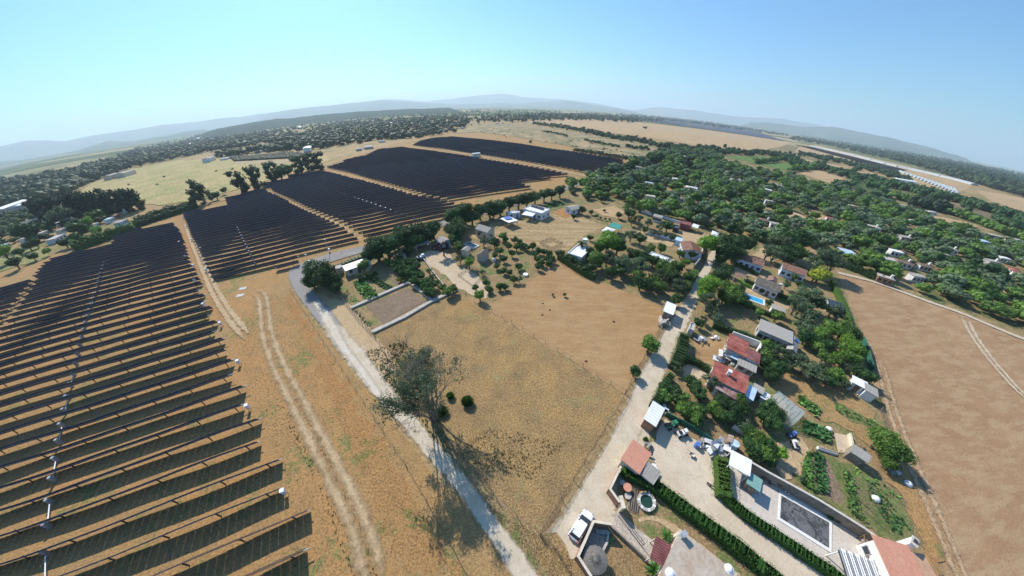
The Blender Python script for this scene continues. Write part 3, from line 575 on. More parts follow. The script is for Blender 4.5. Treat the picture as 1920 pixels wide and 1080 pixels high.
LM = []      # landmarks that labels of plants may refer to: (short name, place)
KEEP = []    # footprints where no tree may stand: (centre, radius)
def rect(q, h):
    P = gl(q, h); c = sum(P)/4; ab = (P[1]-P[0])+(P[2]-P[3]); ad = (P[3]-P[0])+(P[2]-P[1])
    L = np.hypot(*ab)/2; Wd = np.hypot(*ad)/2; a1 = math.atan2(ab[1], ab[0]); a2 = math.atan2(ad[1], ad[0])-PI/2
    while a2-a1 > PI/2: a2 -= PI
    while a2-a1 < -PI/2: a2 += PI
    if L < Wd: L, Wd, a1, a2 = Wd, L, a2+PI/2, a1+PI/2
    return c, L, Wd, (a1*L+a2*Wd)/(L+Wd)
def windows(t, L, Wd, H, nl, ns, frame=None, door=True):
    fr = frame or W['wood']
    for sgn in (-1, 1):
        for i in range(nl):
            x = (i+.5)/nl*L-L/2
            isd = door and i == nl//2 and sgn == -1
            w, hh, z = (.95, 2.0, 1.0) if isd else (1.1, 1.0, 1.5)
            if z+hh/2 > H-.15: hh = max(.4, H-.3-(z-hh/2))
            o = MB().box((x, sgn*(Wd/2+.03), z), (w, .08, hh)).obj('door' if isd else 'window', fr, t)
            if not isd: MB().box((x, sgn*(Wd/2+.075), z), (w-.22, .03, hh-.2)).obj('pane', W['glass'], o)
        for i in range(ns):
            y = (i+.5)/ns*Wd-Wd/2
            o = MB().box((sgn*(L/2+.03), y, 1.5), (.08, 1., 1.)).obj('window', fr, t)
            MB().box((sgn*(L/2+.075), y, 1.5), (.03, .78, .8)).obj('pane', W['glass'], o)
def ribs(t, L, Wd, zf, mat, sp=.5, rad=.05, ov=.25, name='roof_rib'):
    b = MB(); n = max(2, int(L/sp))
    for i in range(n+1):
        x = -L/2-ov+(L+2*ov)*i/n
        for y0, z0, y1, z1 in zf: b.tube((x, y0, z0), (x, y1, z1), rad, n=4, cap=False)
    stuff(b.obj(name, mat, t))
def house(q, label, h=2.8, style='gable', wall='white_wall', roof='brown_tile', rise=None, nl=3, ns=1, chim=None, short=None, name='house', cat='house', group=None, rib=None, ov=.25, keep=True, frame=None, parapet=.35, posts=True, swap=False, door=True):
    c, L, Wd, a = rect(q, h)
    if swap: a += PI/2; L, Wd = Wd, L
    t = thing(name, label, cat, (c[0], c[1], 0), a, group); wm, rm = W[wall], W[roof]
    if keep: KEEP.append((c, max(L, Wd)/2+.5))
    if short: LM.append((short, c))
    if style == 'gable':
        rise = rise if rise is not None else Wd*.22; y = Wd/2; x = L/2
        v = [(-x, -y, 0), (x, -y, 0), (x, y, 0), (-x, y, 0), (-x, -y, h), (x, -y, h), (x, y, h), (-x, y, h), (-x, 0, h+rise), (x, 0, h+rise)]
        f = [(0, 1, 5, 4), (2, 3, 7, 6), (1, 2, 6, 9, 5), (3, 0, 4, 8, 7), (4, 5, 9, 8), (6, 7, 8, 9), (0, 3, 2, 1)]
        link('wall', mesh('wall', v, f, wm), t)
        X, Y = x+ov, y+ov; k = rise/y; e = h-ov*k; T = .12
        v = [(-X, -Y, e), (X, -Y, e), (X, 0, h+rise), (-X, 0, h+rise), (X, Y, e), (-X, Y, e)]; v += [(p[0], p[1], p[2]+T) for p in v]; v = [(p[0], p[1], p[2]+.01) for p in v]
        f = [(6, 7, 8, 9), (9, 8, 10, 11), (3, 2, 1, 0), (5, 4, 2, 3), (0, 1, 7, 6), (4, 5, 11, 10), (1, 2, 8, 7), (2, 4, 10, 8), (3, 0, 6, 9), (5, 3, 9, 11)]
        ro = link('roof', mesh('roof', v, f, rm), t)
        if rib: ribs(t, L, Wd, [(-Y, e+T+.02, 0, h+rise+T+.02), (0, h+rise+T+.02, Y, e+T+.02)], rm, rib)
    elif style == 'mono':
        rise = .25 if rise is None else rise
        MB().box((0, 0, h/2), (L, Wd, h)).obj('wall', wm, t)
        v = [(sx*(L/2+ov), sy*(Wd/2+ov), h+.02+(rise if sy > 0 else 0)+dz) for dz in (0, .1) for sx, sy in ((-1, -1), (1, -1), (1, 1), (-1, 1))]
        ro = link('roof', mesh('roof', v, [(0, 3, 2, 1), (4, 5, 6, 7), (0, 1, 5, 4), (1, 2, 6, 5), (2, 3, 7, 6), (3, 0, 4, 7)], rm), t)
        if rib: ribs(t, L, Wd, [(-Wd/2-ov, h+.13, Wd/2+ov, h+.13+rise)], rm, rib)
    elif style == 'flat':
        MB().box((0, 0, h/2), (L, Wd, h)).obj('wall', wm, t)
        ro = MB().box((0, 0, h+.05), (L-.3, Wd-.3, .1)).obj('roof', rm, t)
        if parapet:
            b = MB(); p = parapet
            for s in (-1, 1):
                b.box((0, s*(Wd/2-.1), h+p/2), (L+.02, .22, p)); b.box((s*(L/2-.1), 0, h+p/2+.005), (.22, Wd-.4, p))
            b.obj('parapet', wm, t)
    elif style == 'open':
        rise = .2 if rise is None else rise
        v = [(sx*(L/2), sy*(Wd/2), h+(rise if sy > 0 else 0)+dz) for dz in (0, .08) for sx, sy in ((-1, -1), (1, -1), (1, 1), (-1, 1))]
        ro = link('roof', mesh('roof', v, [(0, 3, 2, 1), (4, 5, 6, 7), (0, 1, 5, 4), (1, 2, 6, 5), (2, 3, 7, 6), (3, 0, 4, 7)], rm), t)
        for sx in (-1, 1):
            for sy in (-1, 1): MB().box((sx*(L/2-.15), sy*(Wd/2-.15), h/2), (.12, .12, h)).obj('post', wm, t)
        if rib: ribs(t, L, Wd, [(-Wd/2, h+.1, Wd/2, h+.1+rise)], rm, rib, ov=0)
        nl = ns = 0
    if nl or ns: windows(t, L, Wd, h, nl, ns, frame, door)
    if chim: MB().box((chim[0]*L/2, chim[1]*Wd/2, h+.6), (.6, .6, 1.6)).box((chim[0]*L/2, chim[1]*Wd/2, h+1.45), (.8, .8, .12)).obj('chimney', W['white_wall'], ro)
    return t, c, L, Wd, a
def wall(pts, label, h=2., th=.22, mat='block_wall', z=0, name='garden_wall', cat='wall', cap=None, px=True, group=None, base_h=None):
    """a wall along ground points; cap = material of a paler coping"""
    P = gl(pts, base_h or 0) if px else pts; c = P[0]; t = thing(name, label, cat, (c[0], c[1], 0), 0, group)
    for i in range(len(P)-1):
        a, b = P[i]-c, P[i+1]-c; m = (a+b)/2; L = float(np.hypot(*(b-a))); an = math.atan2(b[1]-a[1], b[0]-a[0])
        MB().box((m[0], m[1], h/2-.003*i), (L+(.0 if i else .0)+th*.9, th, h-.006*i), an).obj('wall_panel', W[mat], t)
        if cap: MB().box((m[0], m[1], h+.04+.003*i), (L+th, th+.1, .08), an).obj('coping', W[cap], t)
    return t
def fence(pts, label, h=1.4, sp=3., net=True, px=True, group='wire fences', mat='old_wood', postr=.05):
    P = gl(pts) if px else pts; c = P[0]; t = thing('wire_fence', label, 'fence', (c[0], c[1], 0), 0, group)
    k = 0
    me = MB().tube((0, 0, 0), (0, 0, h), postr, n=5); me = mesh('post', me.v, me.f, W[mat]); wire = MB(); nt = MB()
    for i in range(len(P)-1):
        a, b = P[i]-c, P[i+1]-c; L = np.hypot(*(b-a)); n = max(1, int(L/sp))
        for j in range(n+(i == len(P)-2)):
            p = a+(b-a)*j/n; o = link('post', me, t, (p[0], p[1], 0)); o.rotation_euler = (rng.normal()*.05, rng.normal()*.05, 0)
        for z in (h*.35, h*.65, h*.95): wire.tube((a[0], a[1], z), (b[0], b[1], z), .012, n=3, cap=False)
        nt.add([(a[0], a[1], .02), (b[0], b[1], .02), (b[0], b[1], h*.93), (a[0], a[1], h*.93)], [(0, 1, 2, 3)])
    wire.obj('wire', W['dk'], t)
    if net: nt.obj('wire_mesh', m_wire, t)
    return t

# ---- the walled homestead at the bottom right
house([(1187.5, 825), (1213, 854), (1200, 888), (1169, 865)], 'small outbuilding with a smooth salmon-pink roof at the dirt road', 2.5, 'mono', 'cream_wall', 'pink_roof', .35, 1, 0, short='the salmon-roofed outbuilding', cat='outbuilding', name='outbuilding')
house([(1213, 869), (1235, 888), (1223, 905), (1202, 888)], 'grey corrugated lean-to beside the salmon-roofed outbuilding', 2.2, 'mono', 'grey_wall', 'fibre_cement', .2, 0, 0, rib=.28, cat='shed', name='shed')
house([(1225, 757), (1243, 767), (1229, 800), (1210, 785)], 'carport with white corrugated roof and brick side at the yard gate', 2.5, 'mono', 'brick_wall', 'white_sheet', .2, 0, 0, rib=.45, short='the white-roofed carport', cat='carport', name='carport')
house([(1373, 846), (1410, 864), (1405, 891), (1364, 873)], 'open shelter with a glaring white flat roof behind the pool patio', 2.6, 'open', 'white_wall', 'white_sheet', .1, short='the white canopy', cat='shelter', name='shelter')
t, c, L_, W_, a_ = house([(1408, 890), (1425, 901), (1422, 918), (1400, 906)], 'little patio hut with a green sheet roof casting a square shadow', 1.9, 'mono', 'block_wall', 'hut_sheet', .1, 0, 0, cat='hut', name='hut', short='the patio hut')
MB().box((0, -W_/2-.05, .9), (L_*.7, .1, 1.5)).obj('hatch', W['dk'], t)
house([(1639, 1004), (1700, 1039), (1755, 1135), (1690, 1150)], 'white villa with a smooth pink roof at the bottom right corner', 3.1, 'mono', 'white_wall', 'pink_roof', .5, 4, 3, short='the pink-roofed villa', ov=.45, frame=W['steel'])
house([(1701, 1040), (1736, 1044), (1768, 1120), (1752, 1135)], 'tan-roofed wing behind the pink-roofed villa', 2.7, 'mono', 'cream_wall', 'tan_roof', .2, 2, 1)
t = thing('chimney_stack', 'white chimney stack beside the pink roof of the villa', 'chimney', (*G(1668, 1030, 0), 0), .5)
MB().box((0, 0, 2.0), (1.3, .6, 4.)).obj('shaft', W['white_wall'], t); MB().box((0, 0, 4.06), (1.5, .8, .12)).obj('cap', W['stone'], t); MB().box((0, 0, 4.2), (.5, .4, .2)).obj('flue', W['dk'], t)
house([(1229, 1007.5), (1260, 1023), (1247.5, 1064), (1217, 1047.5)], 'carport with maroon corrugated roof at the end of the pebble drive', 2.5, 'open', 'cream_wall', 'maroon_roof', .12, rib=.3, short='the maroon carport', cat='carport', name='carport', swap=False)
t, c, L_, W_, a_ = house([(1268, 992), (1392, 1082), (1330, 1190), (1232, 1110)], 'low house with a broad flat stained beige roof at the bottom edge', 2.6, 'mono', 'cream_wall', 'stained_roof', .02, 3, 2, short='the flat stained roof', ov=.1)
p = G(1277, 1004, 2.7); t = thing('roof_vent', 'small white vent box with a dark shadow on the flat stained roof', 'vent', (p[0], p[1], 2.72), .4)
MB().box((0, 0, .5), (.7, .5, 1.)).obj('box', W['white_wall'], t); MB().box((0, 0, 1.05), (.85, .65, .08)).obj('lid', W['steel'], t)
for px, py, l, s in ((1256, 1075, 'white dome skylight at the left edge of the flat roof', .55), (1366, 1066, 'long white bench-like skylight on the flat roof', .5)):
    p = G(px, py, 2.7); t = thing('skylight', l, 'skylight', (p[0], p[1], 2.74), .6); MB().lathe((0, 0, 0), [(s, 0), (s*.9, .12), (s*.5, .26), (.05, .3)], 14).obj('dome', W['white_sheet'], t, smooth=True); MB().lathe((0, 0, -.03), [(s*1.15, 0), (s*1.15, .08)], 14).obj('kerb', W['white_wall'], t)
wall([(1411, 868), (1440, 885), (1486, 910), (1535, 937), (1585, 968), (1620, 990), (1652, 1014)], 'long brown block wall behind the pool patio', 2.1, .25, 'block_wall', cap='concrete', base_h=2.1)
wall([(1164, 876), (1144, 917), (1161, 941)], 'brick wall with a corner at the dirt road beside the log pile', 1.9, .22, 'brick_wall', cap='cream_wall', base_h=1.9)
wall([(1146, 983), (1113, 978), (1084, 1043), (1108, 1080)], 'tall brick wall round the little courtyard beside the white car', 2.2, .22, 'brick_wall', cap='cream_wall', base_h=2.2)
wall([(1145, 985), (1165, 1003), (1190, 1026), (1217, 1052)], 'low dark wall along the pebble drive', .9, .2, 'block_wall', base_h=.9)
wall([(1140, 1000), (1136, 1020), (1110, 1068)], 'low stone kerb wall inside the courtyard', .5, .3, 'stone')
wall([(1247, 780), (1275, 794), (1302, 808), (1335, 832)], 'green screened wall behind the parked machines', 1.2, .15, 'green_net')
wall([(1158, 941), (1162, 958)], 'gatepost wall left of the entrance gate', 2.1, .5, 'cream_wall')
# gate: two leaves of bars standing open
t = thing('entrance_gate', 'black barred gate standing open on the pebble drive', 'gate', (*G(1159, 968), 0), math.radians(-60))
for s in (0, 1):
    fr = MB()
    for z in (.15, 1., 1.75): fr.box((1.1+s*2.3, 0, z), (2.1, .05, .06))
    for x in (.05, 2.15): fr.box((x+s*2.3, 0, .95), (.06, .05, 1.7))
    o = fr.obj('leaf_frame', W['dk'], t)
    for i in range(9): MB().box((.27+i*.21+s*2.3, 0, .95), (.03, .03, 1.6)).obj('bar', W['dk'], o)
# pool with dark cover
c, L_, W_, a_ = rect([(1461, 924), (1459, 973), (1556, 1033), (1556, 975)], .1)
t = thing('swimming_pool', 'swimming pool under a dusty black cover with a white rim', 'swimming pool', (c[0], c[1], 0), a_); LM.append(('the covered pool', c))
P4 = gl([(1463.3, 929), (1460.8, 971), (1553, 1028), (1553, 980)]); P4o = gl([(1460, 921), (1456.5, 974), (1557, 1037), (1558, 975)])
Mi = Matrix.Rotation(-a_, 2)
loc = lambda p: Mi @ Vector(p-c)
vi = [loc(p) for p in P4]; vo = [loc(p) for p in P4o]; v = [(p[0], p[1], z) for z in (.0, .16) for p in vi+vo]
f = [(8+i, 8+(i+1) % 4, 12+(i+1) % 4, 12+i) for i in range(4)]+[(4+i, 4+(i+1) % 4, 12+(i+1) % 4, 12+i) for i in range(4)]+[((i+1) % 4, i, 8+i, 8+(i+1) % 4) for i in range(4)]
link('rim', mesh('rim', v, f, W['white_wall']), t); MB().prism([(p[0], p[1]) for p in vi], .0, .11).obj('cover', m_cover, t)
p = G(1478, 928); t = thing('pool_ladder', 'steel ladder at the near corner of the covered pool', 'ladder', (*G(1469, 927), 0), a_)
for s in (-.25, .25): MB().tube((s, 0, 0), (s, 0, .9), .03).tube((s, 0, .9), (s, .5, .9), .03).tube((s, .5, .9), (s, .5, .2), .03).obj('rail', m_steel, t)
for z in (.3, .6): MB().box((0, 0, z), (.5, .08, .04)).obj('step', m_steel, t)
# pergola
t, c, L_, W_, a_ = house([(1567, 1021), (1632, 1062), (1668, 1120), (1590, 1095)], 'white slatted pergola with dark louvres beside the pink-roofed villa', 2.5, 'open', 'white_wall', 'glass', .0, cat='pergola', name='pergola', short='the slatted pergola')
for i in range(15):
    o = MB().box((-L_/2+.15+i*(L_-.3)/14, 0, 2.72), (.10, W_+.5, .12)).obj('slat', W['white_sheet'] if i % 3 else W['steel'], t)
# weathered trellis with planks
t = thing('wooden_trellis', 'weathered wooden trellis with hanging baskets on the patio', 'trellis', (*G(1612, 1018), 0), .9)
for i in range(5): MB().box((-1.9+i*.95, 0, .9+.1*(i % 2)), (.5, .45, .7)).obj('basket', W['old_wood'], t)
for i in range(6): MB().box((-2.3+i*.92, .4, .8), (.08, .08, 1.6+.2*(i % 3))).obj('stake', W['wood'], t)
MB().box((0, .4, 1.4), (4.9, .07, .1)).obj('rail', W['wood'], t)
# round stone basin, tables, logs, parasol
t = thing('stone_basin', 'round garden basin with a pale stone rim and dark water', 'basin', (*G(1211, 942), 0)); LM.append(('the round stone basin', G(1211, 942)))
for i in range(20):
    a = 2*PI*i/20; MB().box((1.15*math.cos(a), 1.15*math.sin(a), .25+rng.uniform(-.03, .03)), (.42, .34, .5), a).obj('stone', W['stone'] if i % 3 else W['white_wall'], t)
MB().lathe((0, 0, .1), [(.98, 0), (.98, .15)], 20).obj('water', m_gwater, t)
for k in range(5): MB().box((-.5+.3*k, 1.25, .6), (.25, .25, .25), k).obj('ornament', W['green_paint'] if k % 2 else W['pink_roof'], t)
def table(px, py, r, label, mat, h=.75):
    t = thing('round_table', label, 'table', (*G(px, py), 0)); MB().lathe((0, 0, h-.05), [(r, 0), (r, .06)], 20).obj('tabletop', W[mat], t)
    MB().tube((0, 0, .05), (0, 0, h-.05), .07).obj('pedestal', W['concrete'], t); MB().lathe((0, 0, 0), [(r*.5, 0), (r*.35, .1)], 12).obj('foot', W['concrete'], t); return t
table(1174, 918, .65, 'pink round garden table in the shade behind the brick wall', 'pink_roof', .9); table(1165, 908, .4, 'small grey round table near the brick wall corner', 'stone'); table(1176, 932, .5, 'pale round table beside the log pile', 'stone', .5)
t = thing('log_pile', 'pile of long weathered poles beside the round basin', 'log pile', (*G(1189, 938), 0), 1.15)
for i in range(16): MB().tube((-1.7+rng.uniform(-.3, .3), -.8+i*.1, .08+.1*(i % 3)), (1.6+rng.uniform(-.4, .3), -.8+i*.11+rng.uniform(-.15, .15), .1+.1*(i % 3)), .05, .035, 5).obj('pole', W['old_wood'] if i % 3 else W['stone'], t)
t = thing('thatched_parasol', 'grey thatched parasol in the little walled courtyard', 'parasol', (*G(1115, 1050, 1.6), 0)); LM.append(('the thatched parasol', G(1115, 1050)))
MB().tube((0, 0, 0), (0, 0, 2.2), .06).obj('pole', W['wood'], t); MB().lathe((0, 0, 1.75), [(1.55, -.12), (1.6, 0), (.9, .22), (.1, .45), (.02, .5)], 22).obj('canopy', W['thatch'], t)
b = MB()
for i in range(90):
    a = rng.uniform(0, 2*PI); b.tube((.3*math.cos(a), .3*math.sin(a), 2.18), (1.72*math.cos(a+.05), 1.72*math.sin(a+.05), 1.62), .02, n=3, cap=False)
stuff(b.obj('straw', W['thatch'], t))
for x, y, l in ((1101, 1052, 'white garden chair beside the thatched parasol, upper one'), (1104, 1063, 'white garden chair beside the thatched parasol, lower one')):
    t = thing('garden_chair', l, 'chair', (*G(x, y), 0), rng.uniform(0, 3), 'white garden chairs by the parasol'); MB().box((0, 0, .42), (.5, .5, .06)).obj('seat', W['white_sheet'], t); MB().box((0, .24, .7), (.5, .05, .55)).obj('backrest', W['white_sheet'], t)
    for a in (-.2, .2):
        for d in (-.2, .2): MB().box((a, d, .2), (.05, .05, .4)).obj('leg', W['white_sheet'], t)
t = thing('stone_bench', 'pale stone bench slab in the shaded courtyard', 'bench', (*G(1128, 999), 0), -.15); MB().box((0, 0, .42), (1.6, .5, .12)).obj('seat', W['stone'], t)
for s in (-.55, .55): MB().box((s, 0, .18), (.2, .4, .36)).obj('support', W['stone'], t)

# ---- the white car
def car(px, py, az, label, paint='car_white'):
    c = G(px, py); t = thing('parked_car', label, 'car', (c[0], c[1], 0), az); L, Wc = 4.35, 1.78; LM.append(('the white car', c))
    st = [(-2.17, .52, .40, .78), (-2.12, .30, .86, .84), (-1.75, .24, 1.00, .88), (-1.1, .22, 1.04, .89), (0, .22, 1.02, .89), (.85, .22, .99, .89), (1.2, .24, .95, .88), (1.75, .28, .86, .84), (2.05, .34, .74, .76), (2.17, .42, .58, .60)]
    v = []; f = []
    for x, z0, z1, w in st:
        v += [(x, s*y, z) for y, z, s in ((w*.92, z0, -1), (w, z0+.14, -1), (w, (z0+z1)/2, -1), (w*.96, z1-.04, -1), (w*.80, z1, -1), (w*.80, z1, 1), (w*.96, z1-.04, 1), (w, (z0+z1)/2, 1), (w, z0+.14, 1), (w*.92, z0, 1))]
    n = 10
    for i in range(len(st)-1):
        for j in range(n): f.append((i*n+j, i*n+(j+1) % n, (i+1)*n+(j+1) % n, (i+1)*n+j))
    f += [tuple(range(n)), tuple(range((len(st)-1)*n, len(st)*n))[::-1]]
    body = link('body', mesh('body', v, f, W[paint], smooth=True), t)
    st = [(-2.0, 1.0, .70), (-1.72, 1.42, .64), (-1.2, 1.53, .64), (0, 1.56, .65), (.35, 1.50, .64), (1.12, .99, .72)]
    v = []; f = []
    for x, z, w in st: v += [(x, -.80 if z < 1.4 else -.76, .96), (x, -w, z-.05), (x, -w*.85, z), (x, w*.85, z), (x, w, z-.05), (x, .80 if z < 1.4 else .76, .96)]
    for i in range(5):
        for j in range(5): f.append((i*6+j, i*6+j+1, (i+1)*6+j+1, (i+1)*6+j))
    link('glasshouse', mesh('glasshouse', v, f, W['glass'], smooth=False), t)
    MB().add([(-1.7, -.56, 1.445), (.32, -.56, 1.53), (.32, .56, 1.53), (-1.7, .56, 1.445), (-1.15, -.58, 1.56), (0, -.58, 1.59), (0, .58, 1.59), (-1.15, .58, 1.56)], [(0, 4, 7, 3), (4, 5, 6, 7), (5, 1, 2, 6), (0, 1, 5, 4), (3, 7, 6, 2)]).obj('roof_panel', W[paint], t)
    for s in (-1, 1):
        MB().box((-.3, s*.62, 1.6), (1.9, .04, .05)).obj('roof_rail', W['dk'], t)
        for x, z in ((-.45, 1.25), (-1.45, 1.22)): MB().box((x, s*.745, z), (.09, .05, .5), 0, (s*.2, 'X')).obj('pillar', W[paint], t)
        MB().box((.75, s*.98, 1.05), (.16, .2, .14)).obj('mirror', W[paint], t)
        MB().box((2.0, s*.58, .72), (.22, .3, .14)).obj('headlight', m_steel, t); MB().box((-2.12, s*.66, .82), (.08, .22, .3)).obj('tail_light', W['red_plastic'], t)
        for x in (-1.32, 1.32):
            w = MB().tube((x, s*.72, .33), (x, s*.93, .33), .33, n=16).obj('wheel', W['rubber'], t); MB().tube((x, s*.91, .33), (x, s*.94, .33), .2, n=12).obj('rim', m_steel, w)
    MB().box((2.13, 0, .45), (.1, 1.1, .12)).obj('grille', W['dk'], t); MB().box((-2.19, 0, .62), (.05, .5, .12)).obj('number_plate', W['white_sheet'], t)
    return t
a0, a1 = G(1104, 962, .8), G(1076, 1008, .8)
car(1089, 987, math.atan2(*(a0-a1)[::-1]), 'white car parked on the dirt road beside the courtyard wall')

# ---- things lying about the sandy yard
def machine(px, py, rz, label, name, cat, body, s=1., wheels=4, extra=None):
    t = thing(name, label, cat, (*G(px, py), 0), rz)
    MB().box((0, 0, .62*s), (1.7*s, .8*s, .35*s)).box((.5*s, 0, .95*s), (.6*s, .6*s, .4*s)).obj('body', W[body], t)
    MB().box((-.45*s, 0, .95*s), (.5*s, .5*s, .12*s)).obj('seat', W['rubber'], t); MB().box((-.72*s, 0, 1.15*s), (.08*s, .5*s, .4*s)).obj('backrest', W['rubber'], t)
    MB().tube((.1*s, -.35*s, 1.2*s), (.1*s, .35*s, 1.2*s), .03*s).tube((.3*s, 0, .9*s), (.1*s, 0, 1.2*s), .03*s).obj('handlebar', W['dk'], t)
    for x in (-.65, .65)[:wheels//2]:
        for y in (-1, 1): MB().tube((x*s, y*.38*s, .32*s), (x*s, y*.58*s, .32*s), .32*s, n=12).obj('wheel', W['rubber'], t)
    return t
machine(1258, 800, .3, 'green quad bike under the fence at the back of the yard', 'quad_bike', 'quad bike', 'green_paint', 1.15)
machine(1277, 815, .2, 'black and white quad bike beside the green one', 'quad_bike', 'quad bike', 'white_wall', 1.1)
t = thing('wheelbarrow', 'wheelbarrow lying in the middle of the sandy yard', 'wheelbarrow', (*G(1296, 855), 0), -.7)
MB().add([(-.4, -.3, .55), (.4, -.35, .6), (.4, .35, .6), (-.4, .3, .55), (-.25, -.2, .3), (.2, -.2, .3), (.2, .2, .3), (-.25, .2, .3)], [(4, 5, 6, 7), (0, 1, 5, 4), (1, 2, 6, 5), (2, 3, 7, 6), (3, 0, 4, 7)]).obj('tray', W['stone'], t)
MB().tube((.5, -.04, .2), (.5, .04, .2), .2, n=12).obj('wheel', W['rubber'], t)
for s in (-1, 1): MB().tube((.5, s*.1, .2), (-.95, s*.3, .6), .025).obj('handle', W['dk'], t)
def barrel(px, py, r, h, mat, label, z=0):
    t = thing('barrel', label, 'barrel', (*G(px, py, z), z)); MB().lathe((0, 0, 0), [(r*.95, 0), (r, .1*h), (r*1.03, .5*h), (r, .9*h), (r*.95, h)], 16).obj('drum', W[mat], t, smooth=False); MB().lathe((0, 0, h), [(r*.98, 0), (r*.98, .05)], 16).obj('lid', W[mat], t); return t
barrel(1305, 838, .45, 1., 'blue_sheet', 'dark blue barrel beside the fence of the yard'); barrel(1372, 838, .75, 1.3, 'pale_blue_tarp', 'big pale water tank behind the white canopy')
def lean_sheets(px, py, rz, label, mats, n=5, s=1.):
    t = thing('scrap_pile', label, 'scrap pile', (*G(px, py), 0), rz)
    r = np.random.default_rng(int(px))
    for i in range(n): MB().box((r.uniform(-1.2, 1.2)*s, r.uniform(-.8, .8)*s, .3+.16*i*s), (r.uniform(.8, 1.9)*s, r.uniform(.4, 1.)*s, .07), r.uniform(0, 3), (r.uniform(-.5, .5), 'X')).obj('sheet', W[mats[i % len(mats)]], t)
    for i in range(n): a = r.uniform(-1, 1, 3); MB().tube((a[0]*s, a[1]*s, .1), (a[0]*s+r.uniform(-1, 1), a[1]*s+r.uniform(-1, 1), .3+.4*abs(a[2])), .05, n=5).obj('pipe', W['stone'], t)
lean_sheets(1317, 832, .3, 'white and grey scrap sheets behind the blue barrel', ['white_sheet', 'steel', 'old_wood']); lean_sheets(1342, 845, .6, 'heap of grey boards and pipes left of the hedge top', ['fibre_cement', 'white_sheet', 'steel'], 9, 1.2); lean_sheets(1357, 838, .2, 'crossed pale planks beside the white canopy', ['old_wood', 'stone', 'white_wall'], 8, 1.1)
lean_sheets(1214, 843, .9, 'grey box clutter beside the salmon roof', ['fibre_cement', 'dk'], 4, .8); lean_sheets(1227, 876, .4, 'white panels leaning beside the grey lean-to', ['white_sheet', 'steel'], 3, .7)
lean_sheets(1434, 905, .4, 'dark benches and pots along the patio wall', ['dk', 'wood'], 4, .8); lean_sheets(1245, 769, .3, 'white folded sheet behind the carport', ['white_sheet', 'pale_blue_tarp'], 4, .6)
def dog(px, py, rz, label, coat='wood'):
    """a standing dog as one skinned body"""
    V_ = [(0, 0, .46), (.28, 0, .47), (.42, 0, .60), (.56, 0, .62), (.70, 0, .58), (-.26, 0, .45), (-.42, 0, .50), (-.58, 0, .42), (.30, .09, .27), (.31, .09, .05), (.30, -.09, .27), (.34, -.09, .05), (-.24, .09, .28), (-.32, .09, .18), (-.28, .09, .04), (-.24, -.09, .28), (-.30, -.09, .18), (-.26, -.09, .04), (.53, .05, .72), (.53, -.05, .72)]
    E_ = [(0, 1), (1, 2), (2, 3), (3, 4), (0, 5), (5, 6), (6, 7), (1, 8), (8, 9), (1, 10), (10, 11), (5, 12), (12, 13), (13, 14), (5, 15), (15, 16), (16, 17), (3, 18), (3, 19)]
    R_ = [.13, .14, .085, .085, .045, .12, .035, .02, .05, .03, .05, .03, .06, .04, .03, .06, .04, .03, .025, .025]
    me = bpy.data.meshes.new('dog'); me.from_pydata(V_, E_, []); me.materials.append(W[coat]); o = link('dog', me, None, (*G(px, py), 0), rz)
    o.modifiers.new('Skin', 'SKIN'); ss = me.skin_vertices[0].data
    for i, r in enumerate(R_): ss[i].radius = (r, r)
    ss[0].use_root = True; o.modifiers.new('Sub', 'SUBSURF').levels = 1
    dg = bpy.context.evaluated_depsgraph_get(); m2 = bpy.data.meshes.new_from_object(o.evaluated_get(dg)); o.modifiers.clear(); o.data = m2
    return tag(o, label, 'dog')
dog(1328, 910, -.9, 'dark dog standing in the sandy yard', 'dk'); dog(1342, 914, 2.3, 'brown dog beside the hedge in the yard', 'wood'); dog(1364, 830, 1.2, 'reddish brown animal lying in the straw pen', 'rust')

# ---- the second yard: red roofs and sheds
house([(1430, 604), (1487, 625), (1481, 640), (1422, 619)], 'long low cottage with a plain grey sheet roof', 3.0, 'mono', 'grey_wall', 'fibre_cement', .3, 5, 1, short='the long grey-roofed cottage', frame=W['glass'])
house([(1481, 641), (1497, 647), (1490, 660), (1476, 654)], 'curved grey tank shed at the end of the grey-roofed cottage', 2.2, 'gable', 'grey_wall', 'fibre_cement', .5, 1, 0, cat='shed', name='shed')
for i, (x, y) in enumerate(((1486, 630), (1494.5, 637))):
    p = G(x, y, 2.6); t = thing('solar_water_heater', ('left' if i == 0 else 'right')+' blue solar collector beside the long grey-roofed cottage', 'solar collector', (p[0], p[1], 0), 1.0); MB().box((0, 0, 2.5), (1.7, 1.6, .1), 0, (.35, 'X')).obj('collector', W['blue_sheet'], t); MB().box((0, 0, 1.2), (.9, .9, 2.3)).obj('stand', W['grey_wall'], t); MB().tube((-.8, .75, 2.85), (.8, .75, 2.85), .2, n=10).obj('tank', m_steel, t)
house([(1370, 630), (1403, 643), (1399, 670), (1361.7, 653)], 'house with a red ribbed metal roof striped by pale seams', 2.9, 'mono', 'grey_wall', 'red_roof', .3, 2, 1, rib=1.2, short='the ribbed red roof')
house([(1403.5, 656), (1425, 663.5), (1421.5, 681.5), (1400, 671)], 'small plain red-roofed annex beside the ribbed red roof', 2.8, 'mono', 'white_wall', 'maroon_roof', .2, 1, 1)
house([(1388, 672), (1419, 683), (1413, 697), (1384, 683)], 'pale grey lean-to below the two red roofs', 2.1, 'mono', 'grey_wall', 'fibre_cement', .2, 2, 0, cat='shed', name='shed', rib=.5)
house([(1372, 664), (1388, 671), (1386, 677), (1369, 670)], 'turquoise and white sheet shelter below the ribbed red roof', 2.0, 'open', 'old_wood', 'pale_blue_tarp', .1, cat='shelter', name='shelter')
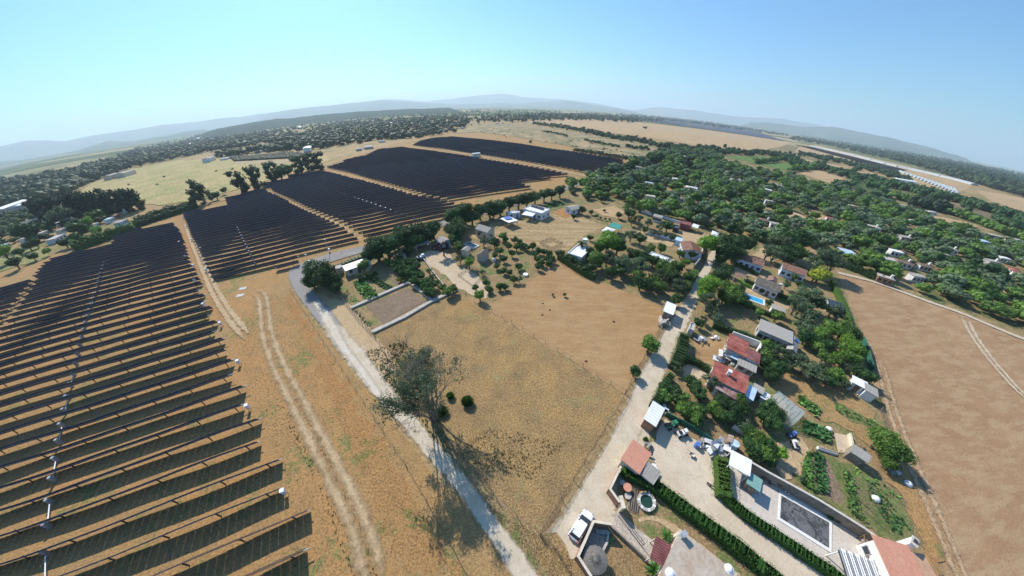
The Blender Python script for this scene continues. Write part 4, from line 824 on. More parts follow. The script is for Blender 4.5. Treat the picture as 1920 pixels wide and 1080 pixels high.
wall([(1377, 622), (1393, 628), (1428, 641), (1426, 652)], 'white wall round the grassy strip behind the red roofs', 1.9, .3, 'white_wall', base_h=1.9)
house([(1342, 683), (1402, 708), (1395, 737), (1334, 706)], 'house with a broad plain red roof and a small chimney', 3.0, 'mono', 'white_wall', 'red_roof', .35, 3, 1, chim=(-.15, .1), short='the plain red roof')
house([(1352, 718), (1393, 738), (1382, 745), (1338, 728)], 'patchy maroon lean-to roof below the plain red roof', 2.3, 'mono', 'white_wall', 'patchy_maroon', .25, 2, 0, cat='shed', name='shed', rib=.6)
house([(1405, 723), (1417, 732), (1410, 750), (1401, 744)], 'shed with a pale blue sheet roof right of the plain red roof', 2.2, 'mono', 'sky_wall', 'pale_blue_tarp', .15, 0, 0, cat='shed', name='shed')
house([(1416, 722), (1432, 730), (1428, 737), (1413, 730)], 'old grey wooden shed above the net tunnel', 2.0, 'mono', 'old_wood', 'fibre_cement', .1, 0, 0, cat='shed', name='shed')
house([(1432, 736), (1443, 742), (1438, 750), (1427, 746)], 'small white kennel at the tunnel entrance', 1.4, 'mono', 'white_wall', 'white_sheet', .1, 0, 0, cat='kennel', name='kennel')
lean_sheets(1350, 672, .6, 'rubble and pipes in front of the ribbed red roof', ['rubble', 'steel', 'white_wall'], 9, 1.3); lean_sheets(1311, 640, .2, 'white scrap chairs and frames by the road hedge', ['white_wall', 'steel'], 7, 1.); lean_sheets(1337, 634, .2, 'small white heap on the bare ground of the second yard', ['white_sheet', 'rubble'], 4, .8)
lean_sheets(1400, 702, .4, 'building rubble between the two red-roofed houses', ['rubble', 'stone', 'old_wood'], 6, .9); lean_sheets(1500, 620, .4, 'white sacks behind the grey-roofed cottage', ['white_sheet', 'rubble'], 5, 1.)
barrel(1373, 684, .5, .6, 'white_sheet', 'round white tub under the turquoise shelter')
# net tunnel
A, B = G(1442, 752), G(1490, 792); d = B-A; LT = float(np.hypot(*d)); t = thing('net_tunnel', 'long tunnel greenhouse covered with pale torn net', 'greenhouse', (A[0], A[1], 0), math.atan2(d[1], d[0])); KEEP.append(((A+B)/2, LT/2)); LM.append(('the net tunnel', (A+B)/2))
v = []; f = []; ns = 12
for i in range(9):
    for j in range(ns+1):
        a = PI*j/ns; v.append((LT*i/8, 3.0*math.cos(a), 2.7*math.sin(a)*(1+.04*math.sin(i*2.3+j))))
for i in range(8):
    for j in range(ns): f.append((i*(ns+1)+j, i*(ns+1)+j+1, (i+1)*(ns+1)+j+1, (i+1)*(ns+1)+j))
link('net', mesh('net', v, f, m_net, smooth=True), t)
for i in range(9):
    b = MB()
    for j in range(ns): a, a2 = PI*j/ns, PI*(j+1)/ns; b.tube((LT*i/8, 3.04*math.cos(a), 2.74*math.sin(a)), (LT*i/8, 3.04*math.cos(a2), 2.74*math.sin(a2)), .04, n=4, cap=False)
    b.obj('hoop', m_steel, t)
# sheds by the east field
house([(1600, 708), (1623, 719), (1621, 727), (1597, 717)], 'ramshackle white-roofed shed at the field edge, left one', 2.2, 'mono', 'white_wall', 'white_sheet', .2, 1, 0, cat='shed', name='shed', group='ramshackle sheds at the field edge')
house([(1623, 722), (1643, 730), (1641, 741), (1620, 733)], 'ramshackle grey-roofed shed at the field edge, right one', 2.2, 'mono', 'white_wall', 'fibre_cement', .2, 1, 0, cat='shed', name='shed', group='ramshackle sheds at the field edge', short='the ramshackle sheds')
lean_sheets(1608, 732, .4, 'white broken frames below the ramshackle sheds', ['white_wall', 'rubble'], 8, 1.2)
house([(1600, 835), (1629, 851), (1622, 862), (1595, 846)], 'grey gabled shed beside the small sandy pen', 2.1, 'gable', 'block_wall', 'fibre_cement', .5, 0, 0, cat='shed', name='shed', short='the grey gabled shed')
wall([(1588, 817), (1595, 846)], 'low pale wall between the sandy pen and the grey shed', .9, .25, 'cream_wall')
t = thing('white_bench', 'long white planter bench on the garden path', 'bench', (*G(1547, 846), 0), -.45); MB().box((0, 0, .3), (3.2, .5, .45)).obj('trough', W['white_wall'], t); MB().box((0, 0, .55), (3., .3, .08)).obj('soil', W['thatch'], t)
def bowl(px, py, label, mat='white_sheet'): t = thing('plastic_bag', label, 'bag', (*G(px, py), 0)); MB().lathe((0, 0, 0), [(.5, 0), (.62, .3), (.4, .62), (.12, .75)], 10).obj('sack', W[mat], t)
bowl(1639, 936, 'white sack among the vegetable rows'); bowl(1700, 908, 'white sack at the edge of the ploughed field'); bowl(1552, 806, 'white sack at the end of the dark green plot')
machine(1482, 817, .2, 'blue cart under the big tree by the vegetable garden', 'garden_cart', 'cart', 'blue_sheet', .9); machine(1487, 836, 1.2, 'white garden cart beside the blue one', 'garden_cart', 'cart', 'white_wall', .9)
wall([(1379, 797), (1408, 815)], 'short white-topped wall under the trees', 1.2, .3, 'white_wall', base_h=1.2)
lean_sheets(1607, 845, .5, 'dark clutter at the door of the grey gabled shed', ['dk', 'wood', 'rubble'], 5, .8); lean_sheets(1668, 880, .5, 'rusty car body half hidden beneath the big tree', ['dk', 'pale_blue_tarp', 'steel'], 6, 1.)

# ---- the villa with the pool further up
house([(1421, 519), (1463, 534), (1459, 547), (1417, 531)], 'white cottage with a dark weathered tile roof above the blue pool', 2.9, 'gable', 'white_wall', 'dark_tile', 1.1, 4, 1, rib=.5, chim=(.95, .1), short='the dark-tiled cottage')
house([(1443, 518), (1457, 523), (1455, 530), (1441, 525)], 'little brown-roofed annex behind the dark-tiled cottage', 2.7, 'gable', 'white_wall', 'brown_tile', .6, 1, 0)
house([(1390, 476), (1433, 488), (1427.5, 497.5), (1387, 486)], 'white cottage with a red-brown tile roof, left of two', 3., 'gable', 'blue_white_wall', 'terracotta', 1.0, 4, 1, rib=.5, short='the left tiled cottage')
house([(1469, 493), (1511, 506), (1507, 516), (1466, 503)], 'white cottage with a red-brown tile roof, right of two', 3.1, 'gable', 'blue_white_wall', 'terracotta', 1.0, 4, 1, rib=.5, short='the right tiled cottage')
house([(1380, 512), (1401, 517.5), (1398, 523), (1377, 517)], 'open garden shelter with a brown tile roof', 2.3, 'open', 'white_wall', 'brown_tile', .3, cat='shelter', name='shelter')
house([(1450, 572), (1472, 580), (1470, 585), (1447, 578)], 'small white pump house with a grey roof beside the blue pool', 2.1, 'mono', 'white_wall', 'fibre_cement', .1, 1, 0, cat='shed', name='shed', short='the pump house')
c, L_, W_, a_ = rect([(1390, 547), (1436, 563), (1433, 573), (1389, 557)], .1); t = thing('swimming_pool', 'long bright blue swimming pool with a white rim', 'swimming pool', (c[0], c[1], 0), a_); LM.append(('the blue pool', c)); KEEP.append((c, L_/2))
b = MB()
for s in (-1, 1): b.box((0, s*(W_/2-.25), .1), (L_, .5, .2)); b.box((s*(L_/2-.25), 0, .1), (.5, W_-1.0, .2))
b.obj('rim', W['white_wall'], t); MB().box((0, 0, .05), (L_-1, W_-1, .1)).obj('water', m_water, t)
house([(1575, 465), (1596, 470), (1608, 480), (1580, 477)], 'pale tarpaulin roof at the end of the bright lawn', 1.2, 'open', 'white_wall', 'pale_blue_tarp', .1, cat='shelter', name='shelter')
wall([(1556, 474), (1580, 482), (1613, 491)], 'green net fence below the bright lawn', 1.8, .08, 'green_net', cat='fence', name='net_fence')
wall([(1612, 640), (1620, 660), (1624, 680), (1630, 700)], 'tattered green net at the edge of the ploughed field', 1.9, .08, 'green_net', cat='fence', name='net_fence')
house([(1555, 564), (1575, 570), (1580, 580), (1553, 573)], 'dark solar panelled shed roof at the hedge', 2.3, 'mono', 'white_wall', 'glass', .3, 0, 0, cat='shed', name='shed')
house([(1574, 573), (1588, 580), (1586, 585), (1572, 579)], 'dark teal tarp beside the hedge', 1.2, 'mono', 'green_net', 'green_sheet', .1, 0, 0, cat='shed', name='shed')
house([(1252, 567), (1266, 573), (1262, 590), (1245, 584)], 'little white-roofed block hut on the left side of the dirt road', 2.4, 'mono', 'block_wall', 'white_sheet', .1, 0, 0, cat='hut', name='hut', short='the roadside block hut')
wall([(1236, 600), (1240, 612), (1250, 606)], 'grey rubble wall below the roadside block hut', 1.4, .4, 'stone')
lean_sheets(1243, 610, .7, 'grey boards heaped below the roadside block hut', ['fibre_cement', 'old_wood'], 6, 1.2)
house([(1294, 605), (1303, 609), (1301, 622), (1293, 618)], 'small grey gatehouse on the right side of the dirt road', 2.0, 'flat', 'grey_wall', 'stone', 0, 0, 0, cat='hut', name='gatehouse')
wall([(1317, 468), (1312, 490), (1300, 505)], 'grey wall where the dirt road enters the trees', 2., .25, 'grey_wall')
wall([(1272, 455), (1215, 440)], 'long bluish wall above the sandy courtyard', 1.8, .2, 'blue_white_wall')
house([(1283, 456), (1307, 458), (1318, 476), (1276, 468)], 'house with a faded terracotta tile roof at the dirt road', 3., 'gable', 'blue_white_wall', 'terracotta', .9, 3, 1, rib=.6, short='the faded terracotta roof')
house([(1222, 473), (1254, 484.5), (1250, 491), (1217, 478)], 'long white flat roof among the trees beside the dirt road', 2.7, 'flat', 'white_wall', 'white_sheet', 0, 3, 1, short='the long white flat roof')
house([(1254, 485), (1263, 489), (1259, 494), (1250, 491)], 'beige end piece of the long white flat roof', 2.5, 'flat', 'cream_wall', 'fibre_cement', 0, 0, 0)
t, c, L_, W_, a_ = house([(1084, 461), (1112, 465), (1088, 484), (1062, 475)], 'white flat-roofed house with a water tank beside the tall palm', 2.9, 'flat', 'white_wall', 'white_sheet', 0, 3, 1, short='the house with the water tank')
barrel(1096, 456, .9, 1.6, 'white_sheet', 'white round water tank on the flat roof', 3.)
house([(1148, 418), (1168, 422.5), (1160, 430), (1140, 425)], 'shelter with a teal green sheet roof', 2.8, 'open', 'old_wood', 'green_sheet', .2, cat='shelter', name='shelter', short='the teal roof')
house([(1137, 427), (1154, 431), (1143, 438), (1129, 434)], 'grey-white tin roof below the teal roof', 2.4, 'mono', 'cream_wall', 'white_sheet', .2, 1, 0, cat='shed', name='shed')
house([(997, 384), (1029, 394), (1016, 402), (984, 393)], 'white flat-roofed house with dark roof panels and a blue base', 3.2, 'flat', 'white_wall', 'white_sheet', 0, 4, 2, short='the white house with the blue base', frame=W['blue_sheet'])
p = G(1008, 391, 3.3); t = thing('roof_solar_panels', 'strip of dark solar panels on the white flat roof', 'solar panels', (p[0], p[1], 3.45), -.75)
for i in range(6): MB().box((-3+i*1.2, 0, .25), (1.1, 1.6, .06), 0, (.4, 'X')).obj('panel', m_pv, t)
MB().box((0, 0, .05), (7, .2, .1)).obj('rail', m_steel, t)
house([(984, 396), (1004, 401), (998, 407), (981, 403)], 'white veranda roof in front of the blue-based house', 2.6, 'open', 'white_wall', 'white_sheet', .1, cat='veranda', name='veranda')
house([(951, 399), (972, 395), (973, 399), (952, 403)], 'small white shed with blue door beside the hedge trees', 2.4, 'flat', 'white_wall', 'white_sheet', 0, 2, 0, cat='shed', name='shed', frame=W['blue_sheet'])
house([(937, 411), (955, 406), (971, 414), (954, 419)], 'open pavilion with pale roof and a blue sheet on top', 2.5, 'open', 'old_wood', 'white_sheet', .1, cat='pavilion', name='pavilion', short='the open pavilion')
house([(945, 408), (955, 406), (960, 410), (949, 413)], 'blue sheet roof piece on the pavilion', 2.9, 'open', 'old_wood', 'blue_sheet', .1, cat='canopy', name='canopy', keep=False)
house([(905, 423), (927, 430), (913, 437), (894, 429)], 'beige barn with a gabled roof at the mown field', 3.4, 'gable', 'cream_wall', 'fibre_cement', 1.1, 2, 1, short='the beige barn')
house([(833, 446), (846, 450), (831, 457), (818, 450)], 'light blue cottage with a grey roof at the sandy yard', 2.7, 'gable', 'sky_wall', 'fibre_cement', .8, 2, 1, short='the light blue cottage')
house([(777, 456), (804, 450), (806, 456), (780, 463)], 'open grey carport under the hedge trees', 2.4, 'open', 'white_wall', 'fibre_cement', .1, cat='carport', name='carport')
house([(642, 499), (688, 485), (694, 491), (649, 508)], 'long shed with a white sheet roof behind the clipped hedge', 2.3, 'mono', 'cream_wall', 'white_sheet', .1, 3, 0, short='the long white-roofed shed', cat='shed', name='shed')
barrel(638, 511, 1.2, 2.2, 'stone', 'round grey water cistern at the end of the white-roofed shed'); KEEP.append((G(638, 511), 2))
c, L_, W_, a_ = rect([(880, 454), (899, 462), (889, 468), (869, 459)], .1); t = thing('garden_pond', 'rectangular green water basin with a pale rim', 'pond', (c[0], c[1], 0), a_); b = MB(); KEEP.append((c, L_/2))
for s in (-1, 1): b.box((0, s*(W_/2-.2), .2), (L_, .4, .4)); b.box((s*(L_/2-.2), 0, .2), (.4, W_-.8, .4))
b.obj('rim', W['white_wall'], t); MB().box((0, 0, .1), (L_-.8, W_-.8, .2)).obj('water', m_gwater, t); LM.append(('the green water basin', c))
house([(872, 464), (882, 466), (876, 472), (866, 469)], 'small grey hut left of the green basin', 2.2, 'gable', 'cream_wall', 'fibre_cement', .5, 0, 0, cat='hut', name='hut'); house([(903, 470), (914, 474), (908, 483), (898, 478)], 'brown tent-like hut right of the green basin', 2.4, 'gable', 'grey_wall', 'dark_tile', .8, 0, 0, cat='hut', name='hut')
house([(1061, 388), (1078, 385), (1087, 390), (1072, 395)], 'small white house behind the garden beds', 2.7, 'gable', 'blue_white_wall', 'fibre_cement', .7, 2, 1)
house([(1228, 401), (1243, 405), (1241, 409), (1226, 405)], 'row of white arches under a grey roof', 2.6, 'gable', 'white_wall', 'fibre_cement', .4, 4, 0, frame=W['dk'], door=False); wall([(1203, 398), (1222, 404)], 'white garden wall left of the arches', 1.4, .3, 'white_wall'); wall([(1240, 408), (1275, 420)], 'white garden wall right of the arches', 1.4, .3, 'white_wall')
house([(1277, 413), (1297, 418), (1296, 424), (1276, 420)], 'dark red container shed by the sandy yard', 2.6, 'flat', 'maroon_roof', 'maroon_roof', 0, 0, 0, cat='container', name='container', short='the dark red container'); house([(1300, 419), (1313, 423), (1308, 428), (1297, 425)], 'white-roofed shed right of the dark red container', 2.4, 'open', 'dk', 'white_sheet', .1, cat='shed', name='shed')
house([(1264, 422), (1274, 424), (1272, 429), (1262, 428)], 'dark blue box trailer on the sandy yard', 1.8, 'flat', 'glass', 'glass', 0, 0, 0, cat='trailer', name='trailer'); house([(1270, 445), (1281, 448), (1277, 453), (1267, 450)], 'small pale shed above the faded terracotta roof', 2.2, 'mono', 'sky_wall', 'pale_blue_tarp', .1, 0, 0, cat='shed', name='shed')
house([(1337, 434), (1349, 437), (1345, 444), (1334, 441)], 'brown and white kiosk at the top of the dirt road', 2.5, 'mono', 'brick_wall', 'white_sheet', .2, 1, 0, cat='kiosk', name='kiosk')
# plot walls of the vegetable plots
wall([(661, 578), (715, 554), (768, 531)], 'pale block wall between the vegetable rows and the tilled plot', .45, .9, 'stone', cap='pale_stone')
wall([(768, 531), (790, 548), (808, 563)], 'white block wall on the far side of the tilled plot', .45, .7, 'stone', cap='pale_stone')
wall([(701, 623), (760, 595), (808, 567), (856, 545)], 'long pale block wall along the top of the golden plot', .4, 1.0, 'stone', cap='pale_stone')
wall([(795, 488), (812, 512), (838, 545), (846, 552)], 'grey wall between the orchard and the sandy yard', .9, .3, 'stone')
# fences
def fpx(a, b, n=8): return [(a[0]+(b[0]-a[0])*i/n, a[1]+(b[1]-a[1])*i/n) for i in range(n+1)]
fence([(703, 632), (760, 726), (806, 782), (850, 838), (930, 935), (1010, 1002)], 'wire fence on thin posts along the track side of the golden plot', 1.5, 3.5, net=False)
fence([(1013, 1000), (1052, 935), (1095, 868), (1140, 796), (1172, 740)], 'wire fence on leaning posts between the golden plot and the dirt road', 1.5, 3.)
fence([(860, 547), (960, 606), (1068, 672), (1172, 738)], 'wire fence between the golden plot and the bare field', 1.2, 3., net=False)
fence([(1172, 738), (1190, 700), (1215, 660), (1240, 610)], 'rusty wire fence along the left side of the dirt road', 1.3, 2.5)
fence([(1013, 1004), (1040, 1030), (1060, 1062), (1085, 1100)], 'dark wire fence running down from the plot corner', 1.5, 2.5)
fence([(601, 510), (640, 560), (672, 600), (702, 632)], 'wire fence along the outer side of the vegetable plots', 1.6, 2.)
fence([(548, 508), (580, 495), (640, 475), (700, 457), (800, 425), (870, 402)], 'low fence between the asphalt road and the solar farm', 1.2, 5., net=False)
fence([(545, 545), (580, 600), (640, 690), (700, 780), (760, 870), (800, 940), (850, 1030), (880, 1085)], 'old low wire fence left of the gravel track', 1.1, 3.5, net=False)
fence([(909, 452), (925, 457), (948, 462), (940, 470), (918, 466), (909, 452)], 'round-post pen on the sandy garden', 1., 2.); fence([(1012, 459), (1031, 451), (1054, 459), (1033, 470), (1012, 459)], 'square pole pen round the dry thorn bush', 1.3, 1.5, group='animal pens')
fence([(860, 518), (885, 502), (912, 513), (888, 538), (860, 518)], 'low green fence round the chicken run', .8, 1.5, group='animal pens', mat='green_paint')
fence([(1570, 850), (1600, 870), (1640, 895), (1690, 945), (1722, 1020), (1760, 1079)], 'wire fence between the vegetable garden and the east field', 1.2, 3.5, net=False)
fence([(1636, 735), (1655, 790), (1665, 830)], 'short wire fence below the ramshackle sheds', 1.2, 2.5)
machine(790, 486, .5, 'small flatbed trailer standing on the sandy yard', 'farm_trailer', 'trailer', 'pale_blue_tarp', 1.5); machine(817, 467, .9, 'red garden tractor beside the light blue cottage', 'garden_tractor', 'tractor', 'maroon_roof', 1.4)
barrel(758, 483, .7, 1.5, 'pale_blue_tarp', 'blue and white drum under the hedge trees'); barrel(927, 490, .6, 1., 'white_sheet', 'white drum among the fruit trees'); barrel(985, 517, .8, .5, 'white_sheet', 'white trough at the corner of the orchard')
# vegetable rows: single plants too many to count
m_crop = leafmat('crop_leaf', (.085, .19, .04), (.125, .25, .05), (.17, .29, .07)); m_cropd = leafmat('dark_crop_leaf', (.045, .13, .035), (.065, .16, .045), (.10, .20, .06))
def crop(px4, rows, label, mat, w=.35, h=.4, n=3, sp=.35, cover=1., seed=3):
    A, B, C_, D = gl(px4); r = np.random.default_rng(seed); v = []; f = []; ti = []
    for i in range(rows):
        s = (i+.5)/rows; a = A+(D-A)*s; b = B+(C_-B)*s; L = np.hypot(*(b-a)); m = int(L/sp)
        for j in range(m):
            if r.random() > cover: continue
            q = a+(b-a)*j/m+r.normal(0, .06, 2)
            for k in range(n):
                c0 = q+r.normal(0, w*.4, 2); z = r.uniform(.1, h); s_ = r.uniform(.5, 1)*w; t1 = r.uniform(0, 6.3); nx = r.normal(0, .5, 2); o = len(v)
                for e in range(4): an = t1+e*PI/2; dx, dy = s_*math.cos(an), s_*math.sin(an); v.append((c0[0]+dx, c0[1]+dy, z+nx[0]*dx+nx[1]*dy))
                f.append((o, o+1, o+2, o+3)); ti.append(r.random())
    o = link('vegetable_row', mesh('vegetable_row', v, f, mat, tint=ti)); stuff(o); o['label'] = label; o['category'] = 'crop'
crop([(663, 532), (690, 566), (710, 557), (684, 528)], 4, 'bright green maize-like rows beside the stone wall', m_crop, .55, .7, 6, .3, seed=1)
crop([(690, 523), (728, 548), (740, 542), (698, 518)], 3, 'dark vegetable rows right of the bright rows', m_cropd, .4, .4, 4, .4, .9, seed=2)
crop([(643, 549), (660, 572), (678, 566), (650, 543)], 3, 'sparse low rows at the left of the plot', m_crop, .3, .3, 2, .5, .6, seed=4)
crop([(672, 585), (700, 612), (692, 614), (665, 586)], 2, 'weedy rows beside the tilled plot', m_cropd, .3, .3, 2, .5, .6, seed=5)
crop([(1515, 847), (1527, 930), (1497, 905), (1505, 860)], 5, 'tall green beans in rows', m_crop, .26, .8, 4, .35, .9, seed=6)
crop([(1538, 850), (1550, 930), (1530, 925), (1522, 850)], 3, 'dark leafy rows beside the beans', m_cropd, .35, .7, 4, .4, seed=7)
crop([(1585, 880), (1620, 985), (1590, 965), (1577, 890)], 4, 'staked tomato rows', m_crop, .24, .9, 3, .35, .85, seed=8)
crop([(1630, 900), (1710, 1000), (1680, 1010), (1625, 930)], 6, 'ragged green rows at the garden end', m_cropd, .26, .4, 3, .45, .7, seed=9)
crop([(1506, 788), (1556, 812), (1552, 830), (1508, 812)], 4, 'dense dark green plot under net', m_cropd, .5, .7, 6, .35, seed=10)
crop([(1497, 740), (1540, 770), (1530, 782), (1500, 760)], 4, 'bushy squash bed', m_crop, .5, .5, 4, .5, seed=11)
crop([(1565, 757), (1645, 795), (1640, 805), (1570, 775)], 4, 'long green strip above the garden', m_crop, .3, .4, 3, .5, .8, seed=12)
crop([(1600, 870), (1690, 935), (1680, 945), (1600, 885)], 3, 'green weeds along the field fence', m_crop, .3, .4, 2, .6, .7, seed=13)
crop([(1020, 386), (1050, 378), (1060, 384), (1030, 392)], 4, 'green beds beside the white house', m_cropd, .6, .5, 3, 1., seed=14)
b = MB()
for i in range(30):
    s = rng.random(); k = i % 3; x0, y0 = (1583+k*14, 880+k*12); p0 = G(x0+s*30, y0+s*90); b.tube((p0[0], p0[1], 0), (p0[0]+rng.normal()*.2, p0[1]+rng.normal()*.3, 1.9), .025, n=4)
stuff(b.obj('bean_poles', W['old_wood']))
# ------------------------------------------------------------------ vegetation
LEAF = {'dark': leafmat('dark_foliage', (0.034, 0.080, 0.023), (0.050, 0.109, 0.029), (0.085, 0.160, 0.043)),
 'olive': leafmat('grey_green_foliage', (0.085, 0.128, 0.061), (0.116, 0.168, 0.080), (0.202, 0.256, 0.145)),
 'bright': leafmat('bright_foliage', (.085, .165, .028), (.120, .215, .038), (.19, .30, .06)),
 'lime': leafmat('lime_foliage', (0.109, 0.232, 0.023), (0.147, 0.288, 0.029), (0.232, 0.384, 0.051)),
 'citrus': leafmat('citrus_foliage', (0.034, 0.096, 0.023), (0.054, 0.131, 0.029), (0.109, 0.200, 0.043)),
 'yellow': leafmat('yellow_foliage', (0.248, 0.304, 0.029), (0.341, 0.368, 0.043), (0.465, 0.464, 0.072)),
 'euc': leafmat('eucalyptus_foliage', (.045, .078, .036), (.062, .098, .046), (.10, .14, .07)),
 'pine': leafmat('conifer_foliage', (0.019, 0.043, 0.020), (0.028, 0.058, 0.026), (0.046, 0.088, 0.041)),
 'far': leafmat('distant_foliage', (.030, .056, .020), (.044, .072, .028), (.070, .10, .04)),
 'hedge': leafmat('hedge_foliage', (0.039, 0.120, 0.017), (0.054, 0.152, 0.023), (0.109, 0.240, 0.041)),
 'bare': plain('dry_twig', (0.310, 0.280, 0.217), .9, .3, 2)}
m_bark = plain('bark', (.14, .105, .075), .95, .3, 3); m_greybark = plain('grey_bark', (.20, .18, .155), .95, .3, 3)
def sphere_dirs(r, n):
    d = r.normal(size=(n, 3)); return d/np.linalg.norm(d, axis=1)[:, None]
def leafquads(r, pos, nrm, size, droop=0.):
    n = len(pos); t = r.normal(size=(n, 3)); t -= nrm*(t*nrm).sum(1)[:, None]; t /= np.linalg.norm(t, axis=1)[:, None]+1e-9; b = np.cross(nrm, t)
    s = size*r.uniform(.55, 1.25, (n, 1)); s2 = s*r.uniform(.45, .9, (n, 1)); k = r.uniform(-.25, .25, (n, 4, 1))
    q = np.stack([pos+t*s, pos+b*s2, pos-t*s, pos-b*s2], 1)+nrm[:, None, :]*k*s[:, None, :]
    return q.reshape(-1, 3)
def lobes_of(r, style):
    if style == 'round': c = sphere_dirs(r, 13)*r.uniform(.35, .68, (13, 1)); c[:, 2] = c[:, 2]*.75+.08; rad = r.uniform(.30, .46, 13); c = np.vstack([c, [[0, 0, 0]]]); rad = np.append(rad, .62)
    elif style == 'loose': c = sphere_dirs(r, 17)*r.uniform(.4, .85, (17, 1)); c[:, 2] = c[:, 2]*.7+.1; rad = r.uniform(.18, .34, 17)
    elif style == 'tall': n = 20; z = r.uniform(-1, .95, n); a = r.uniform(0, 2*PI, n); q = r.uniform(.15, .7, n)*np.sqrt(1-(z*.75)**2); c = np.stack([q*np.cos(a), q*np.sin(a), z], 1); rad = r.uniform(.2, .36, n)
    else: n = 22; z = np.linspace(-.9, .95, n); a = r.uniform(0, 2*PI, n); w = (1-z)/2; c = np.stack([.45*w*np.cos(a), .45*w*np.sin(a), z], 1); rad = .12+.42*w*r.uniform(.8, 1.1, n)
    return c, rad
ICO = None
def ico(sub=1):
    bm = bmesh.new(); bmesh.ops.create_icosphere(bm, subdivisions=sub, radius=1); bm.verts.ensure_lookup_table()
    v = np.array([x.co[:] for x in bm.verts]); f = np.array([[q.index for q in x.verts] for x in bm.faces]); bm.free(); return v, f
IV, IF = ico(1); IV2, IF2 = ico(2)
def crown_mesh(seed, style, nleaf, size):
    r = np.random.default_rng(seed); c, rad = lobes_of(r, style)
    w = rad**2; k = r.choice(len(c), nleaf, p=w/w.sum()); d = sphere_dirs(r, nleaf); d[:, 2] = np.where(d[:, 2] < -.3, -d[:, 2]*.5, d[:, 2])
    d /= np.linalg.norm(d, axis=1)[:, None]; pos = c[k]+d*rad[k][:, None]*r.uniform(.82, 1.12, (nleaf, 1))
    # clumping: pull leaves towards twig ends
    tw = c[k[::6]]+d[::6]*rad[k[::6]][:, None]*1.02; idx = np.arange(nleaf)//6; idx = np.minimum(idx, len(tw)-1); same = r.random(nleaf) < .55
    pos = np.where(same[:, None], tw[idx]+r.normal(0, .055, (nleaf, 3)), pos)
    nr = d+r.normal(0, .55, (nleaf, 3)); nr /= np.linalg.norm(nr, axis=1)[:, None]
    v = leafquads(r, pos, nr, size); f = [(4*i, 4*i+1, 4*i+2, 4*i+3) for i in range(nleaf)]; tint = list(np.clip(.5+.22*r.normal(size=nleaf)[idx*6 % nleaf]+r.normal(0, .08, nleaf), 0, 1))
    core = .8 if style != 'loose' else .62
    V_ = [v]; o = len(v)
    for i in range(len(c)):
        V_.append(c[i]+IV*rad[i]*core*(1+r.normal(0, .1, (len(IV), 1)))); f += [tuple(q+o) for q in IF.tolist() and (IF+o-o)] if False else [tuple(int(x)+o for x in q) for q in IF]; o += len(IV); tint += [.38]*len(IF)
    return mesh('crown', np.vstack(V_), f, LEAF['dark'], tint=tint)
def trunk_mesh(seed, limbs=5, spread=.5, mat=None):
    r = random.Random(seed); b = MB(); b.tube((0, 0, 0), (.04, .02, .45), .11, .075, 7).tube((.04, .02, .45), (0, .05, .95), .07, .02, 6)
    for i in range(limbs):
        a = 2*PI*i/limbs+r.uniform(-.4, .4); z = r.uniform(.3, .55); b.tube((.03, .02, z), (spread*math.cos(a), spread*math.sin(a), z+r.uniform(.25, .42)), .05, .015, 5)
    return mesh('trunk', b.v, b.f, mat or m_bark)
CR = {}
for i, (st, nl_, sz) in enumerate((('round', 950, .085), ('loose', 800, .085), ('tall', 900, .09), ('cone', 800, .08))):
    CR[st] = [crown_mesh(100+i*10+j, st, nl_, sz) for j in range(3)]
CR['big'] = [crown_mesh(200+j, 'round', 2300, .056) for j in range(3)]; CR['bigloose'] = [crown_mesh(210+j, 'loose', 1900, .058) for j in range(2)]
TR = [trunk_mesh(i) for i in range(3)]; TRG = [trunk_mesh(9, 4, .35, m_greybark)]
KIND = {  # words, crown style, vertical ratio, trunk clearance (in crown radii), plant noun
 'dark': ('dark green round-crowned tree', 'round', .88, .10), 'olive': ('grey-green olive tree', 'loose', .85, .28), 'bright': ('fresh green leafy tree', 'round', .88, .10),
 'lime': ('large lime-green tree', 'round', .8, .35), 'citrus': ('small dark citrus tree', 'round', .85, .12), 'yellow': ('yellow-flowering bush', 'round', .75, .05), 'euc': ('tall loose eucalyptus', 'tall', 1.0, .08),
 'pine': ('dark ragged conifer', 'tall', 1.1, .02), 'hedge': ('clipped round shrub', 'round', .8, .0), 'far': ('distant dull green tree', 'round', .85, .3)}
AUTO = []    # (object, phrase, place) - labels are given at the end, by the nearest landmark
